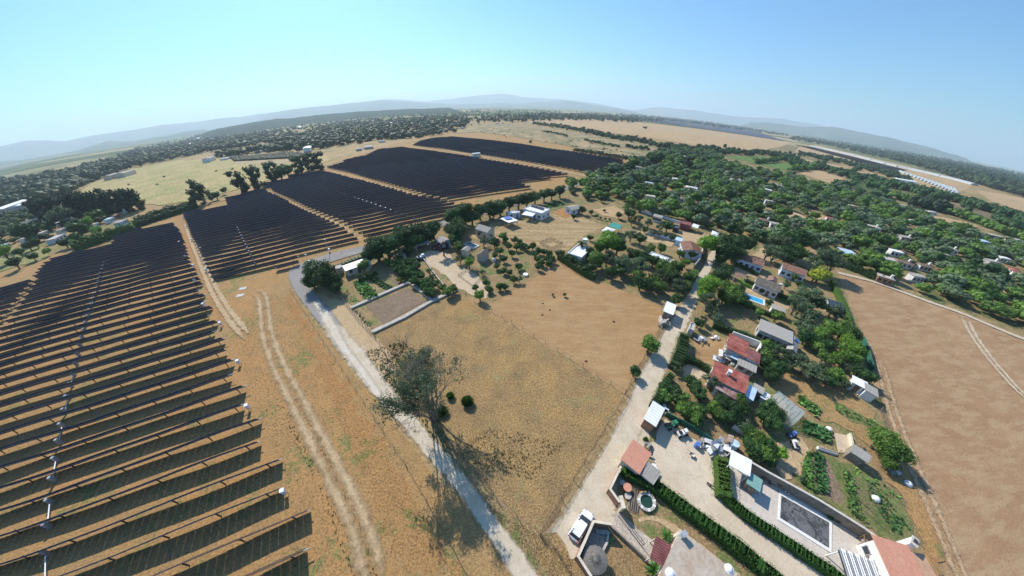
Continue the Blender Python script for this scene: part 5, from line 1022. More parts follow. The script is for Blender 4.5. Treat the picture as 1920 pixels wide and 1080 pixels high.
def tree(px, py, rp, kind, parts=True, place=None, R=None):
    words, st, vr, tr = KIND[kind]
    if place is None:
        R_ = rp*scale_at(px, py)
        for _ in range(2):
            z = R_*(tr+vr*.95); R_ = rp*float(np.hypot(*(G(px-1, py, z)-G(px+1, py, z))))/2
        place = G(px, py, R_*(tr+vr*.95)); R = min(R_*1.12, 7.8)
    r = np.random.default_rng(int(abs(place[0]*131+place[1]*17)) % 99991)
    nm = {'yellow': 'bush', 'hedge': 'shrub', 'pine': 'conifer_tree', 'olive': 'olive_tree', 'citrus': 'citrus_tree', 'euc': 'eucalyptus_tree'}.get(kind, 'leafy_tree')
    big = rp > 13 and st in ('round', 'loose'); pool = CR['big' if st == 'round' else 'bigloose'] if big else CR[st]
    me = pool[int(r.integers(len(pool)))]; rz = r.uniform(0, 2*PI)
    q = r.uniform(.9, 1.1); s = (R*1.0*q, R*1.0/q, R*vr*r.uniform(.92, 1.1))
    if parts:
        t = link(nm, None, None, (place[0], place[1], 0), rz)
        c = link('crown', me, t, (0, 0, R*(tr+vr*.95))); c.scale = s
        if tr > .08 or True:
            k = link('trunk', TRG[0] if kind in ('euc', 'olive') else TR[int(r.integers(3))], t); k.scale = (R, R, R*(tr+vr))
    else:
        t = c = link(nm, me, None, (place[0], place[1], R*(tr+vr*.95)), rz); c.scale = s
    c.material_slots[0].link = 'OBJECT'; c.material_slots[0].material = LEAF[kind]
    t['category'] = 'bush' if kind in ('yellow', 'hedge') else 'tree'; AUTO.append((t, words, place)); return t
def cvt(lst, ox, oy, k=6.): return [(ox+a/k, oy+b/k)+tuple(rest) for a, b, *rest in lst]
T = []
T += [(x, y, r_*1.35, 'dark') for x, y, r_ in ((592, 512, 17), (608, 520, 18), (585, 528, 12), (622, 528, 14), (630, 541, 10), (705, 468, 18), (725, 462, 18), (745, 455, 16), (755, 441, 15), (775, 439, 17), (795, 442, 14), (812, 432, 14), (770, 455, 12), (850, 410, 15), (872, 402, 16), (860, 424, 12), (885, 410, 12), (845, 433, 12), (862, 436, 14), (900, 398, 13), (918, 393, 13), (938, 390, 13), (925, 401, 10), (955, 383, 12), (972, 379, 12), (988, 376, 12), (1003, 371, 10), (1020, 367, 9), (1035, 364, 9), (1050, 360, 9), (853, 450, 10), (785, 452, 11), (803, 446, 10), (690, 482, 10))]
T += [(743, 480, 13, 'olive'), (765, 473, 9, 'dark'), (727, 492, 8, 'bright'), (682, 498, 11, 'bright'), (750, 525, 6, 'yellow'), (860, 463, 11, 'bright'), (863, 486, 9, 'olive'), (880, 493, 12, 'lime'), (907, 454, 9, 'olive'), (927, 456, 10, 'dark'), (943, 445, 9, 'bright'), (903, 438, 8, 'olive'), (900, 555, 11, 'bright'), (675, 519, 8, 'olive'), (692, 513, 8, 'olive')]
T += [a+(r_, 'citrus') for a, r_ in ((tuple(p), 7.5) for p in cvt([(1150, 540), (1180, 610), (1130, 660), (1230, 700), (1280, 560), (1370, 570), (1350, 490), (1400, 520), (1480, 570), (1550, 560), (1620, 610), (1680, 620), (1740, 650), (1600, 700), (1650, 740), (1700, 700), (1760, 700), (1150, 780), (1230, 830), (1290, 850), (1340, 930), (1180, 1010), (1240, 1010), (1040, 970), (1060, 1040), (910, 1020), (1390, 790), (1450, 550), (1320, 640), (1250, 480), (1570, 640), (1740, 740), (1610, 790)], 740, 370))]
T += [(975, 500, 6, 'olive'), (905, 512, 6, 'olive'), (910, 531, 6, 'bright'), (916, 541, 6, 'bright'), (937, 541, 5, 'bright'), (948, 539, 6, 'bright'), (973, 524, 7, 'olive'), (1036, 553, 3, 'citrus'), (1058, 553, 4, 'dark')]
T += [a+(9.5, 'citrus') for a in (tuple(p) for p in cvt([(1200, 340), (1270, 330), (1340, 310), (1400, 320), (1450, 350), (1240, 400), (1320, 390), (1390, 390), (1300, 450), (1370, 440), (1440, 470), (1500, 470), (1420, 530), (1480, 540), (1550, 530), (1540, 600), (1600, 590), (1640, 560), (1570, 650), (1620, 650)], 540, 440))]
T += [(840, 548, 10, 'bright'), (850, 542, 10, 'bright'), (830, 540, 8, 'bright'), (812, 520, 7, 'olive'), (806, 510, 7, 'olive'), (822, 530, 6, 'hedge')]
T += [(1219, 648, 18, 'bright'), (1190, 698, 12, 'dark'), (1270, 690, 10, 'olive'), (1286, 677, 4, 'lime')]
T += cvt([(250, 640, 9, 'dark'), (280, 740, 12, 'bright'), (380, 680, 12, 'dark'), (420, 790, 12, 'dark'), (480, 760, 13, 'bright'), (500, 900, 16, 'bright'), (600, 880, 15, 'dark'), (620, 960, 17, 'bright'), (700, 910, 12, 'dark'), (560, 570, 11, 'dark'), (630, 650, 14, 'dark'), (680, 720, 13, 'dark'), (800, 575, 15, 'olive'), (900, 830, 17, 'dark'), (850, 900, 15, 'bright'), (1000, 880, 17, 'dark'), (950, 960, 15, 'dark'), (1120, 790, 14, 'bright'), (1150, 880, 13, 'dark'), (1060, 960, 14, 'dark'), (1460, 900, 18, 'dark'), (1400, 970, 15, 'dark'), (1540, 960, 14, 'dark'), (1480, 1040, 16, 'dark'), (1180, 1050, 12, 'olive')], 1200, 620)
T += [(1308, 792, 12, 'dark')]+cvt([(250, 190, 15, 'dark'), (350, 250, 17, 'bright'), (280, 350, 17, 'dark'), (400, 410, 17, 'bright'), (480, 340, 15, 'dark'), (340, 450, 13, 'dark'), (600, 420, 13, 'lime'), (490, 510, 12, 'dark'), (190, 110, 12, 'olive'), (580, 750, 6, 'olive'), (860, 700, 6, 'olive')], 1360, 780)
T += [(1652, 826, 24, 'bright'), (1670, 846, 24, 'bright'), (1664, 868, 15, 'bright')]
T += cvt([(700, 400, 13, 'bright'), (760, 330, 13, 'dark'), (850, 400, 15, 'olive'), (720, 500, 16, 'dark'), (820, 560, 17, 'dark'), (760, 620, 14, 'dark'), (700, 280, 9, 'lime'), (960, 470, 13, 'olive'), (1050, 470, 13, 'olive'), (1150, 520, 15, 'olive'), (1180, 600, 13, 'olive'), (1300, 560, 12, 'olive'), (1280, 660, 13, 'olive'), (1400, 620, 12, 'bright'), (1400, 700, 11, 'dark'), (1500, 640, 12, 'bright'), (1560, 720, 10, 'olive'), (1350, 420, 12, 'bright'), (1480, 400, 8, 'lime'), (1380, 300, 12, 'dark'), (1260, 290, 12, 'bright'), (1150, 200, 14, 'dark'), (1300, 180, 14, 'bright'), (1420, 120, 15, 'bright'), (1560, 130, 16, 'bright'), (1650, 180, 15, 'dark'), (1600, 260, 14, 'lime'), (1680, 330, 16, 'lime'), (1580, 340, 13, 'bright'), (1650, 430, 13, 'bright'), (1100, 100, 13, 'olive'), (1750, 600, 13, 'dark'), (1830, 650, 12, 'dark'), (1690, 590, 6, 'yellow'), (1500, 460, 9, 'bright'), (1600, 540, 7, 'olive')], 1320, 600)
T += cvt([(200, 150, 17, 'olive'), (120, 110, 15, 'olive'), (280, 60, 15, 'dark'), (200, 235, 13, 'olive'), (490, 130, 11, 'olive'), (550, 190, 9, 'olive')], 1480, 560)
T += cvt([(400, 120, 19, 'lime'), (650, 120, 19, 'dark'), (600, 210, 17, 'dark'), (710, 230, 15, 'dark'), (820, 110, 15, 'dark'), (560, 280, 11, 'dark'), (620, 390, 10, 'dark'), (540, 490, 18, 'dark'), (400, 590, 21, 'lime'), (370, 660, 15, 'lime'), (640, 620, 16, 'bright'), (700, 700, 16, 'bright'), (600, 700, 15, 'bright'), (420, 760, 17, 'olive'), (470, 840, 13, 'olive'), (760, 730, 12, 'dark'), (180, 480, 9, 'dark'), (80, 600, 14, 'olive'), (50, 740, 11, 'dark'), (150, 600, 10, 'olive'), (60, 390, 12, 'dark'), (1160, 220, 14, 'olive'), (1080, 200, 11, 'olive'), (1300, 230, 14, 'dark'), (1400, 220, 13, 'bright'), (1280, 90, 17, 'dark'), (1200, 100, 15, 'olive'), (1450, 60, 15, 'dark'), (1720, 280, 18, 'olive'), (1620, 330, 14, 'olive'), (1800, 340, 15, 'olive'), (1660, 465, 13, 'yellow'), (1600, 480, 10, 'yellow'), (1180, 920, 11, 'bright'), (1095, 770, 7, 'dark'), (1400, 800, 15, 'olive'), (1540, 700, 17, 'olive'), (1450, 740, 14, 'olive'), (300, 1000, 10, 'dark'), (360, 960, 8, 'olive'), (500, 930, 11, 'olive'), (1380, 480, 6, 'bright'), (1290, 560, 7, 'olive'), (1440, 560, 6, 'dark'), (1010, 635, 5, 'dark'), (1075, 640, 5, 'dark'), (940, 930, 7, 'olive'), (860, 790, 8, 'bright'), (980, 880, 8, 'bright')], 1260, 440)
T += cvt([(850, 500, 24, 'lime'), (760, 560, 16, 'bright'), (950, 560, 18, 'dark'), (640, 640, 12, 'dark'), (700, 710, 17, 'bright'), (830, 690, 15, 'olive'), (660, 790, 12, 'dark'), (870, 850, 13, 'dark'), (1000, 740, 16, 'olive'), (980, 820, 13, 'dark'), (1200, 790, 18, 'olive'), (1180, 890, 13, 'bright'), (1210, 970, 15, 'dark'), (1290, 1010, 13, 'dark'), (1350, 950, 13, 'bright'), (1430, 1010, 13, 'bright'), (1480, 820, 17, 'bright'), (1570, 880, 15, 'dark'), (1430, 890, 12, 'olive'), (1610, 800, 13, 'bright'), (1740, 900, 10, 'bright'), (1640, 1030, 12, 'dark'), (1130, 650, 14, 'dark'), (1250, 690, 13, 'dark'), (1350, 720, 11, 'dark'), (300, 640, 9, 'dark'), (380, 690, 9, 'dark'), (440, 720, 10, 'dark'), (520, 760, 9, 'dark'), (600, 810, 10, 'dark'), (1100, 430, 11, 'olive'), (1210, 470, 12, 'dark'), (1510, 330, 10, 'dark'), (1330, 575, 9, 'bright'), (1440, 580, 9, 'bright'), (1660, 640, 8, 'bright'), (1720, 740, 8, 'lime'), (1790, 650, 8, 'dark'), (800, 150, 3, 'dark'), (710, 215, 4, 'dark'), (755, 235, 3, 'dark'), (810, 245, 3, 'dark'), (860, 255, 3, 'dark'), (450, 220, 6, 'dark'), (550, 150, 8, 'dark'), (650, 170, 5, 'dark'), (1190, 250, 8, 'olive'), (1110, 265, 8, 'olive'), (1300, 290, 8, 'olive'), (1430, 345, 7, 'olive'), (1080, 185, 11, 'dark'), (960, 205, 7, 'dark'), (1260, 370, 6, 'dark'), (1340, 400, 6, 'olive'), (1420, 410, 6, 'olive'), (1490, 425, 6, 'dark'), (1560, 460, 5, 'dark'), (640, 460, 6, 'dark')], 1000, 370)
T += [(374, 360, 12, 'euc'), (447, 342, 11, 'euc'), (476, 333, 11, 'euc'), (507, 319, 11, 'euc'), (555, 309, 10, 'euc'), (595, 299, 11, 'euc'), (579, 303, 9, 'euc'), (405, 367, 5, 'dark'), (420, 358, 4, 'dark'), (525, 326, 9, 'dark'), (538, 322, 8, 'dark'), (365, 375, 6, 'dark')]
T += [(x, y, r_, 'pine') for x, y, r_ in ((253, 378, 8), (242, 380, 8), (225, 381, 8), (208, 383, 8), (188, 381, 9), (175, 383, 9), (157, 385, 8), (143, 388, 8), (127, 391, 7), (113, 394, 7), (93, 396, 8), (80, 395, 8), (67, 393, 7), (233, 383, 7), (165, 386, 8))]
T += [(1238, 300, 6, 'pine'), (1290, 308, 7, 'pine'), (1181, 313, 7, 'dark'), (1225, 298, 8, 'dark'), (26, 494, 7, 'dark'), (60, 482, 5, 'dark'), (35, 474, 5, 'dark'), (52, 462, 5, 'dark'), (66, 457, 5, 'dark'), (88, 472, 4, 'lime'), (4, 475, 8, 'lime'), (145, 430, 9, 'dark'), (50, 436, 11, 'dark'), (165, 418, 6, 'lime'), (182, 433, 6, 'lime'), (140, 450, 7, 'dark'), (121, 456, 6, 'dark'), (180, 405, 7, 'bright'), (110, 403, 9, 'olive')]
explicit = [(G(t[0], t[1], 2), t) for t in T]
# the groves: trees fill the ground between the clearings, a fixed pattern on the ground
GROVES = [([(1065, 352), (1120, 330), (1185, 306), (1240, 282), (1330, 284), (1352, 296), (1410, 308), (1480, 322), (1557, 347), (1590, 352), (1660, 370), (1700, 398), (1780, 425), (1840, 440), (1919, 462), (1990, 500), (2000, 655), (1919, 622), (1800, 575), (1745, 558), (1650, 522), (1580, 495), (1540, 470), (1440, 460), (1345, 440), (1230, 405), (1175, 400), (1120, 383), (1070, 375)], 5.9, (2.2, 5.5), ['dark', 'dark', 'olive', 'olive', 'bright', 'bright', 'lime', 'dark']),
 ([(0, 400), (60, 398), (120, 398), (200, 395), (262, 388), (235, 402), (200, 412), (240, 418), (235, 425), (170, 447), (118, 455), (60, 460), (-60, 480), (-60, 410)], 7, (2.6, 4.4), ['dark', 'olive', 'dark', 'far'])]
CLEAR = [[(1190, 432), (1265, 450), (1258, 464), (1210, 452)], [(1264, 430), (1335, 440), (1310, 458), (1275, 452)], [(1110, 392), (1150, 384), (1172, 396), (1165, 412), (1130, 405)], [(1440, 392), (1460, 400), (1560, 440), (1535, 420), (1500, 402), (1470, 392)], [(1512, 390), (1562, 412), (1548, 422), (1505, 400)], [(1537, 460), (1560, 464), (1590, 475), (1603, 487), (1575, 482), (1550, 472)], [(1410, 478), (1440, 500), (1472, 480), (1450, 464), (1425, 464)], [(1325, 470), (1350, 470), (1338, 500), (1310, 560), (1280, 600), (1300, 520)], [(1350, 290), (1462, 294), (1525, 316), (1480, 331), (1405, 319), (1350, 303)], [(1488, 320), (1595, 328), (1602, 340), (1560, 356), (1486, 336)], [(1580, 340), (1672, 350), (1668, 376), (1590, 360)], [(1697, 396), (1832, 420), (1830, 436), (1740, 414)], [(1410, 328), (1440, 336), (1475, 352), (1450, 350), (1415, 336)], [(1800, 480), (1820, 490), (1800, 500), (1780, 490)]]
CLEARW = [[tuple(p) for p in gl(c)] for c in CLEAR]
SMALLH = [  # px, py, width px, wall, roof, phrase
 (1380, 338, 12, 'blue_white_wall', 'fibre_cement', 'grey-blue roofed house'), (1285, 374, 15, 'blue_white_wall', 'dark_tile', 'dark hip-roofed house'), (1299, 379, 7, 'brick_wall', 'terracotta', 'small red-roofed wing'), (1268, 336, 7, 'white_wall', 'white_sheet', 'pale roof'), (1217, 344, 8, 'white_wall', 'pale_blue_tarp', 'pale turquoise roof'), (1297, 353, 17, 'white_wall', 'white_sheet', 'long pale low building'), (1368, 323, 8, 'white_wall', 'stained_roof', 'small pale house'), (1457, 348, 12, 'white_wall', 'stained_roof', 'pinkish white house'), (1440, 357, 7, 'white_wall', 'white_sheet', 'small white house'), (1442, 378, 8, 'blue_white_wall', 'white_sheet', 'small white house'), (1198, 314, 11, 'blue_white_wall', 'fibre_cement', 'blue-grey roofed house'), (1433, 414, 14, 'brick_wall', 'brown_tile', 'brown hip-roofed house'), (1453, 421, 9, 'white_wall', 'white_sheet', 'white flat-roofed hut'), (1288, 294, 6, 'white_wall', 'white_sheet', 'small white house'), (1220, 369, 7, 'white_wall', 'white_sheet', 'small white house'),
 (1557, 411, 10, 'white_wall', 'red_roof', 'white house with a red roof'), (1632, 426, 17, 'white_wall', 'white_sheet', 'bright white flat-roofed house'), (1695, 446, 14, 'grey_wall', 'fibre_cement', 'grey cluttered house'), (1678, 473, 11, 'white_wall', 'white_sheet', 'white terrace roof'), (1664, 488, 10, 'white_wall', 'white_sheet', 'white house with an outside stair'), (1692, 493, 17, 'white_wall', 'brown_tile', 'long brown-roofed house'), (1731, 499, 14, 'white_wall', 'brown_tile', 'white-gabled brown-roofed house'), (1568, 383, 7, 'white_wall', 'white_sheet', 'small white hut'), (1597, 387, 6, 'white_wall', 'stained_roof', 'small white hut'), (1745, 398, 8, 'white_wall', 'white_sheet', 'white house at the tan strip'), (1690, 386, 10, 'white_wall', 'stained_roof', 'pinkish house at the tan strip'), (1658, 522, 14, 'brick_wall', 'white_sheet', 'brick shed with white roof edge'), (1717, 519, 8, 'white_wall', 'white_sheet', 'white roof'), (1715, 416, 9, 'white_wall', 'fibre_cement', 'grey-white house'), (1780, 468, 13, 'white_wall', 'stained_roof', 'pinkish house'), (1842, 453, 11, 'white_wall', 'pale_blue_tarp', 'white and teal house'), (1867, 443, 10, 'grey_wall', 'white_sheet', 'white-roofed shed'), (1860, 491, 12, 'grey_wall', 'white_sheet', 'white-roofed shed'), (1882, 485, 8, 'white_wall', 'white_sheet', 'white-roofed shed'), (1905, 450, 9, 'white_wall', 'white_sheet', 'white-roofed shed'), (1912, 512, 17, 'white_wall', 'red_roof', 'white house with red roof'), (1763, 477, 8, 'white_wall', 'white_sheet', 'white roof'), (1693, 343, 13, 'white_wall', 'white_sheet', 'long white shed at the hedge'),
 (122, 415, 14, 'white_wall', 'white_sheet', 'white-roofed shed'), (105, 447, 16, 'blue_white_wall', 'white_sheet', 'long white building'), (159, 413, 8, 'blue_white_wall', 'white_sheet', 'white gabled house'), (206, 412, 8, 'blue_white_wall', 'pale_blue_tarp', 'pale blue roofed house'), (228, 417, 13, 'sky_wall', 'fibre_cement', 'house with a sky-blue side wall'), (57, 415, 16, 'grey_wall', 'stained_roof', 'long grey-beige roof'), (83, 411, 9, 'white_wall', 'fibre_cement', 'small grey roof'), (4, 462, 9, 'white_wall', 'pale_blue_tarp', 'blue-roofed shed at the left edge'), (22, 392, 24, 'grey_wall', 'white_sheet', 'great pale warehouse'), (55, 387, 22, 'grey_wall', 'white_sheet', 'great white warehouse'), (217, 405, 8, 'brick_wall', 'terracotta', 'small brick house'), (80, 437, 5, 'white_wall', 'white_sheet', 'small white van-like hut'), (235, 393, 7, 'white_wall', 'white_sheet', 'small white hut'), (133, 396, 5, 'white_wall', 'white_sheet', 'small white hut'), (45, 448, 6, 'white_wall', 'white_sheet', 'small white hut'), (115, 432, 10, 'white_wall', 'fibre_cement', 'long low grey-white roof'), (178, 422, 7, 'white_wall', 'stained_roof', 'small beige house'),
 (212, 333, 12, 'cream_wall', 'fibre_cement', 'grey shed'), (238, 328, 15, 'cream_wall', 'fibre_cement', 'long grey-roofed stable'), (437, 248, 38, 'white_wall', 'white_sheet', 'huge white warehouse roof'), (393, 301, 13, 'white_wall', 'fibre_cement', 'pale grey house'), (423, 297, 9, 'white_wall', 'white_sheet', 'small white house'), (463, 268, 12, 'grey_wall', 'white_sheet', 'pale roof'), (485, 284, 8, 'white_wall', 'white_sheet', 'small white house'), (577, 281, 18, 'white_wall', 'white_sheet', 'long white roof'), (352, 273, 9, 'white_wall', 'white_sheet', 'small white house'), (450, 239, 10, 'white_wall', 'white_sheet', 'small white house'), (373, 261, 8, 'white_wall', 'white_sheet', 'small white house'), (695, 242, 13, 'white_wall', 'white_sheet', 'pale roof'), (690, 275, 20, 'grey_wall', 'white_sheet', 'long pale glinting shed'), (672, 279, 12, 'grey_wall', 'fibre_cement', 'grey shed'), (715, 264, 9, 'white_wall', 'white_sheet', 'small white house'), (817, 239, 8, 'white_wall', 'white_sheet', 'small white house'), (932, 231, 8, 'white_wall', 'white_sheet', 'pale house'), (867, 239, 8, 'grey_wall', 'fibre_cement', 'pale house'), (640, 252, 9, 'white_wall', 'white_sheet', 'small white house'), (598, 262, 8, 'white_wall', 'white_sheet', 'small white house'), (540, 262, 7, 'white_wall', 'white_sheet', 'small white house'), (660, 262, 6, 'white_wall', 'white_sheet', 'small white house'), (730, 232, 7, 'white_wall', 'white_sheet', 'small white house'), (770, 250, 6, 'white_wall', 'white_sheet', 'small white house'), (560, 240, 7, 'white_wall', 'white_sheet', 'small white house'), (520, 272, 6, 'white_wall', 'white_sheet', 'small white house')]
LM += [('the great white warehouse', G(55, 387)), ('the huge warehouse roof', G(437, 248)), ('the lone eucalyptus', G(374, 366)), ('the dark conifer windbreak', G(180, 392)), ('the bright white flat-roofed house', G(1632, 426)), ('the brown hip-roofed house', G(1433, 414)), ('the dark hip-roofed house', G(1285, 374)), ('the grey-blue roofed house', G(1380, 338)), ('the long brown-roofed house', G(1692, 493)), ('the two green fields', G(1450, 310)), ('the bright lawn', G(1570, 470)), ('the far end of the asphalt road', G(1100, 338)), ('the red-roofed house at the right edge', G(1912, 512)), ('the sky-blue walled house', G(228, 417)), ('the long glinting shed', G(690, 275)), ('the pale turquoise roof', G(1217, 344)), ('the white gabled brown-roofed house', G(1731, 499)), ('the pinkish house at the tan strip', G(1690, 386)), ('the blue-grey roofed house', G(1198, 314)), ('the tan strip of stubble', G(1760, 412)), ('the dip in the green field hedge', G(1600, 360)), ('the big field-edge tree', G(1660, 840)), ('the citrus orchard', G(780, 515)), ('the sandy pen', G(912, 520)), ('the gravel road bend', G(575, 540)), ('the farm trailer', G(790, 486)), ('the ribbed red roof yard', G(1310, 655)), ('the top of the dirt road', G(1340, 485)), ('the field path corner', G(1580, 505)), ('the field path middle', G(1750, 568)), ('the right edge of the field path', G(1900, 625)), ('the white scrap heap', G(1311, 640))]
for i, (x, y, w, wl, rf, ph) in enumerate(SMALLH):
    m = .86*w*scale_at(x, y); p = G(x, y, 2); r = np.random.default_rng(i)
    base = -AZ+PI/2+(PI/2 if x < 700 else 0) if x < 1000 else math.radians(-25)+r.normal()*.15
    L_ = max(5, min(m, 70)); Wd = L_*r.uniform(.5, .7) if L_ < 20 else L_*.4; h = 2.6 if L_ < 20 else 6
    t = link('far_building' if L_ > 20 else 'house', None, None, (p[0], p[1], 0), base); t['category'] = 'building' if L_ > 20 else 'house'
    if rf == 'white_sheet' and L_ < 20: rf = ['white_sheet', 'pale_stone', 'fibre_cement', 'white_sheet', 'stone'][i % 5]
    gab = rf in ('dark_tile', 'brown_tile', 'terracotta', 'red_roof') or L_ > 20; rise = Wd*.2 if L_ < 20 else Wd*.1
    X, Y = L_/2, Wd/2
    MB().box((0, 0, h/2), (L_, Wd, h)).obj('wall', W[wl], t)
    if gab: v = [(-X-.3, -Y-.3, h), (X+.3, -Y-.3, h), (X+.3, Y+.3, h), (-X-.3, Y+.3, h), (-X*(.6 if 'hip' in ph else 1), 0, h+rise), (X*(.6 if 'hip' in ph else 1), 0, h+rise)]; link('roof', mesh('roof', v, [(0, 1, 5, 4), (2, 3, 4, 5), (1, 2, 5), (3, 0, 4), (3, 2, 1, 0)], W[rf]), t)
    else: MB().box((0, 0, h+.12), (L_+.3, Wd+.3, .24)).obj('roof', W[rf], t)
    if y > 300:
        n = 3 if L_ < 14 else 5
        for s in (-1, 1):
            for k in range(n): MB().box((-X+(k+.5)*L_/n, s*(Y+.03), 1.5), (1., .08, 1.1)).obj('window', W['glass'], t)
        if w > 11 and x > 1000: MB().box((X*.6, 0, h+rise*.5+.6), (.7, .7, 1.4)).obj('chimney', W['white_wall'], t)
    AUTO.append((t, ph, p)); KEEP.append((p, L_*.55)); KEEP.append((p*(1-6/np.hypot(*p)), L_*.55))
GT = []
for poly, gap, (r0, r1), kinds in GROVES:
    Pw = [tuple(p) for p in gl(poly)]; A_ = np.array(Pw); lo, hi = A_.min(0), A_.max(0); r = np.random.default_rng(5)
    nx, ny = int((hi[0]-lo[0])/gap), int((hi[1]-lo[1])/gap)
    for i in range(nx):
        for j in range(ny):
            p = lo+(np.array((i, j))+r.uniform(.1, .9, 2))*gap; R = r.uniform(r0, r1); kd = kinds[int((math.sin(p[0]*.05)+math.sin(p[1]*.043+1)+2+r.uniform(0, 4))/8*len(kinds)) % len(kinds)]
            if r.random() < .15: continue
            if not inpoly(p, Pw) or any(inpoly(p, c) for c in CLEARW): continue
            if any(np.hypot(*(p-k[0])) < k[1]+R*.6 for k in KEEP): continue
            if any(np.hypot(*(p-e[0])) < 4 for e in explicit): continue
            GT.append((math.hypot(*p)/R, p, R, kd))
GT.sort(key=lambda a: a[0]); print('explicit', len(T), 'grove', len(GT))
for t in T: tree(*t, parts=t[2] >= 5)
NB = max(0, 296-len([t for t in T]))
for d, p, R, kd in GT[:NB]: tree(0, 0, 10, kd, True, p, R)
# the rest of the trees, too many to build singly: joined canopy masses
def lowcrown(seed, n=150, size=.15):
    r = np.random.default_rng(seed); c, rad = lobes_of(r, 'round'); k = r.choice(len(c), n, p=rad**2/(rad**2).sum()); d = sphere_dirs(r, n); d[:, 2] = np.where(d[:, 2] < -.2, -d[:, 2], d[:, 2])
    pos = c[k]+d*rad[k][:, None]*r.uniform(.85, 1.1, (n, 1)); nr = d+r.normal(0, .4, (n, 3)); nr /= np.linalg.norm(nr, axis=1)[:, None]
    V_ = [leafquads(r, pos, nr, size)]; F_ = [[4*i, 4*i+1, 4*i+2] for i in range(n)]+[[4*i, 4*i+2, 4*i+3] for i in range(n)]; o = 4*n
    for i in range(0, len(c)): V_.append(c[i]+IV*rad[i]*.8); F_ += (IF+o).tolist(); o += len(IV)
    return np.vstack(V_), np.array(F_)
LOW = [lowcrown(i) for i in range(4)]; LOW2 = []
for i in range(5):
    r = np.random.default_rng(50+i); v = IV2*(1+.16*np.sin(IV2[:, [0]]*5+i)*np.cos(IV2[:, [1]]*6+IV2[:, [2]]*4)+r.normal(0, .09, (len(IV2), 1))); LOW2.append((v, IF2)); 
LOWL = []
for i in range(6):
    r = np.random.default_rng(70+i); n = 46; c = r.normal(0, .34, (5, 3)); c[:, 2] *= .7; rad = r.uniform(.35, .62, 5); k = r.integers(0, 5, n); d = sphere_dirs(r, n); d[:, 2] = np.where(d[:, 2] < -.1, -d[:, 2], d[:, 2]); q = leafquads(r, c[k]+d*rad[k][:, None]*1.02, d, .27)
    F_ = [[4*a, 4*a+1, 4*a+2] for a in range(n)]+[[4*a, 4*a+2, 4*a+3] for a in range(n)]; V_ = [q]; o = 4*n
    for a in range(5): V_.append(c[a]+IV*rad[a]*.86); F_ += (IF+o).tolist(); o += len(IV)
    LOWL.append((np.vstack(V_), np.array(F_)))
LOW3 = [(IV*(1+np.random.default_rng(i).normal(0, .16, (len(IV), 1))), IF) for i in range(5)]
def mass(name, items, proto, mat, label, vr=.8, lift=.75):
    """items: (x, y, radius)"""
    Vs = []; Fs = []; Ts = []; o = 0; r = np.random.default_rng(len(items))
    for x, y, R in items:
        v, f = proto[int(r.integers(len(proto)))]; a = r.uniform(0, 2*PI); c, s = math.cos(a), math.sin(a); k = R*r.uniform(.85, 1.15, 2)
        w = np.stack([(v[:, 0]*c-v[:, 1]*s)*k[0]+x, (v[:, 0]*s+v[:, 1]*c)*k[0]+y, (v[:, 2]*vr+lift*vr*1.1)*k[1]], 1); Vs.append(w); Fs.append(f+o); o += len(v); Ts.append(np.full(len(f), r.uniform(.15, .85)))
    if not Vs: return
    V_ = np.vstack(Vs); F_ = np.vstack(Fs); me = bpy.data.meshes.new(name); me.vertices.add(len(V_)); me.vertices.foreach_set('co', V_.ravel().astype(np.float32))
    me.loops.add(F_.size); me.loops.foreach_set('vertex_index', F_.ravel().astype(np.int32)); me.polygons.add(len(F_)); me.polygons.foreach_set('loop_start', np.arange(0, F_.size, 3, dtype=np.int32))
    me.update(calc_edges=True); me.materials.append(mat); a = me.attributes.new('tint', 'FLOAT', 'FACE'); a.data.foreach_set('value', np.concatenate(Ts).astype(np.float32))
    o = link(name, me); stuff(o); o['label'] = label; o['category'] = 'woodland'; return o
rest = GT[NB:]
for kd in ('dark', 'olive', 'bright', 'far'):
    mass('grove_canopy', [(p[0], p[1], R) for d, p, R, k in rest if k == kd], LOW, LEAF[kd], f'more distant trees of the groves, {kd} foliage')
def scatter(name, poly, rpx, dens, mat, label, proto=None, lo=2.5, hi=14, keep=.95, vr=.8, seed=1, holes=0., step=1.):
    r = np.random.default_rng(seed); xs = [p[0] for p in poly]; ys = [p[1] for p in poly]; out = []
    y = min(ys)
    while y < max(ys):
        x = min(xs)+r.uniform(0, rpx)
        while x < max(xs):
            q = (x+r.normal()*rpx*.3, y+r.normal()*rpx*.2)
            if inpoly(q, poly) and r.random() < dens:
                p = G(*q); R = rpx*scale_at(*q)*r.choice([.6, .8, 1., 1.25, 1.6])*r.uniform(.85, 1.15); R = min(hi, max(lo, R))
                if not (holes and math.sin(p[0]*.011+2*math.sin(p[1]*.007))+math.sin(p[1]*.013+p[0]*.004) < holes-1.6) and not any(np.hypot(*(p-k[0])) < k[1]+R*.8 for k in KEEP): out.append((p[0], p[1], R))
            x += rpx*1.5*step
        y += rpx*.55*step
    print(name, len(out)); return mass(name, out, proto or LOWL, mat, label, vr)
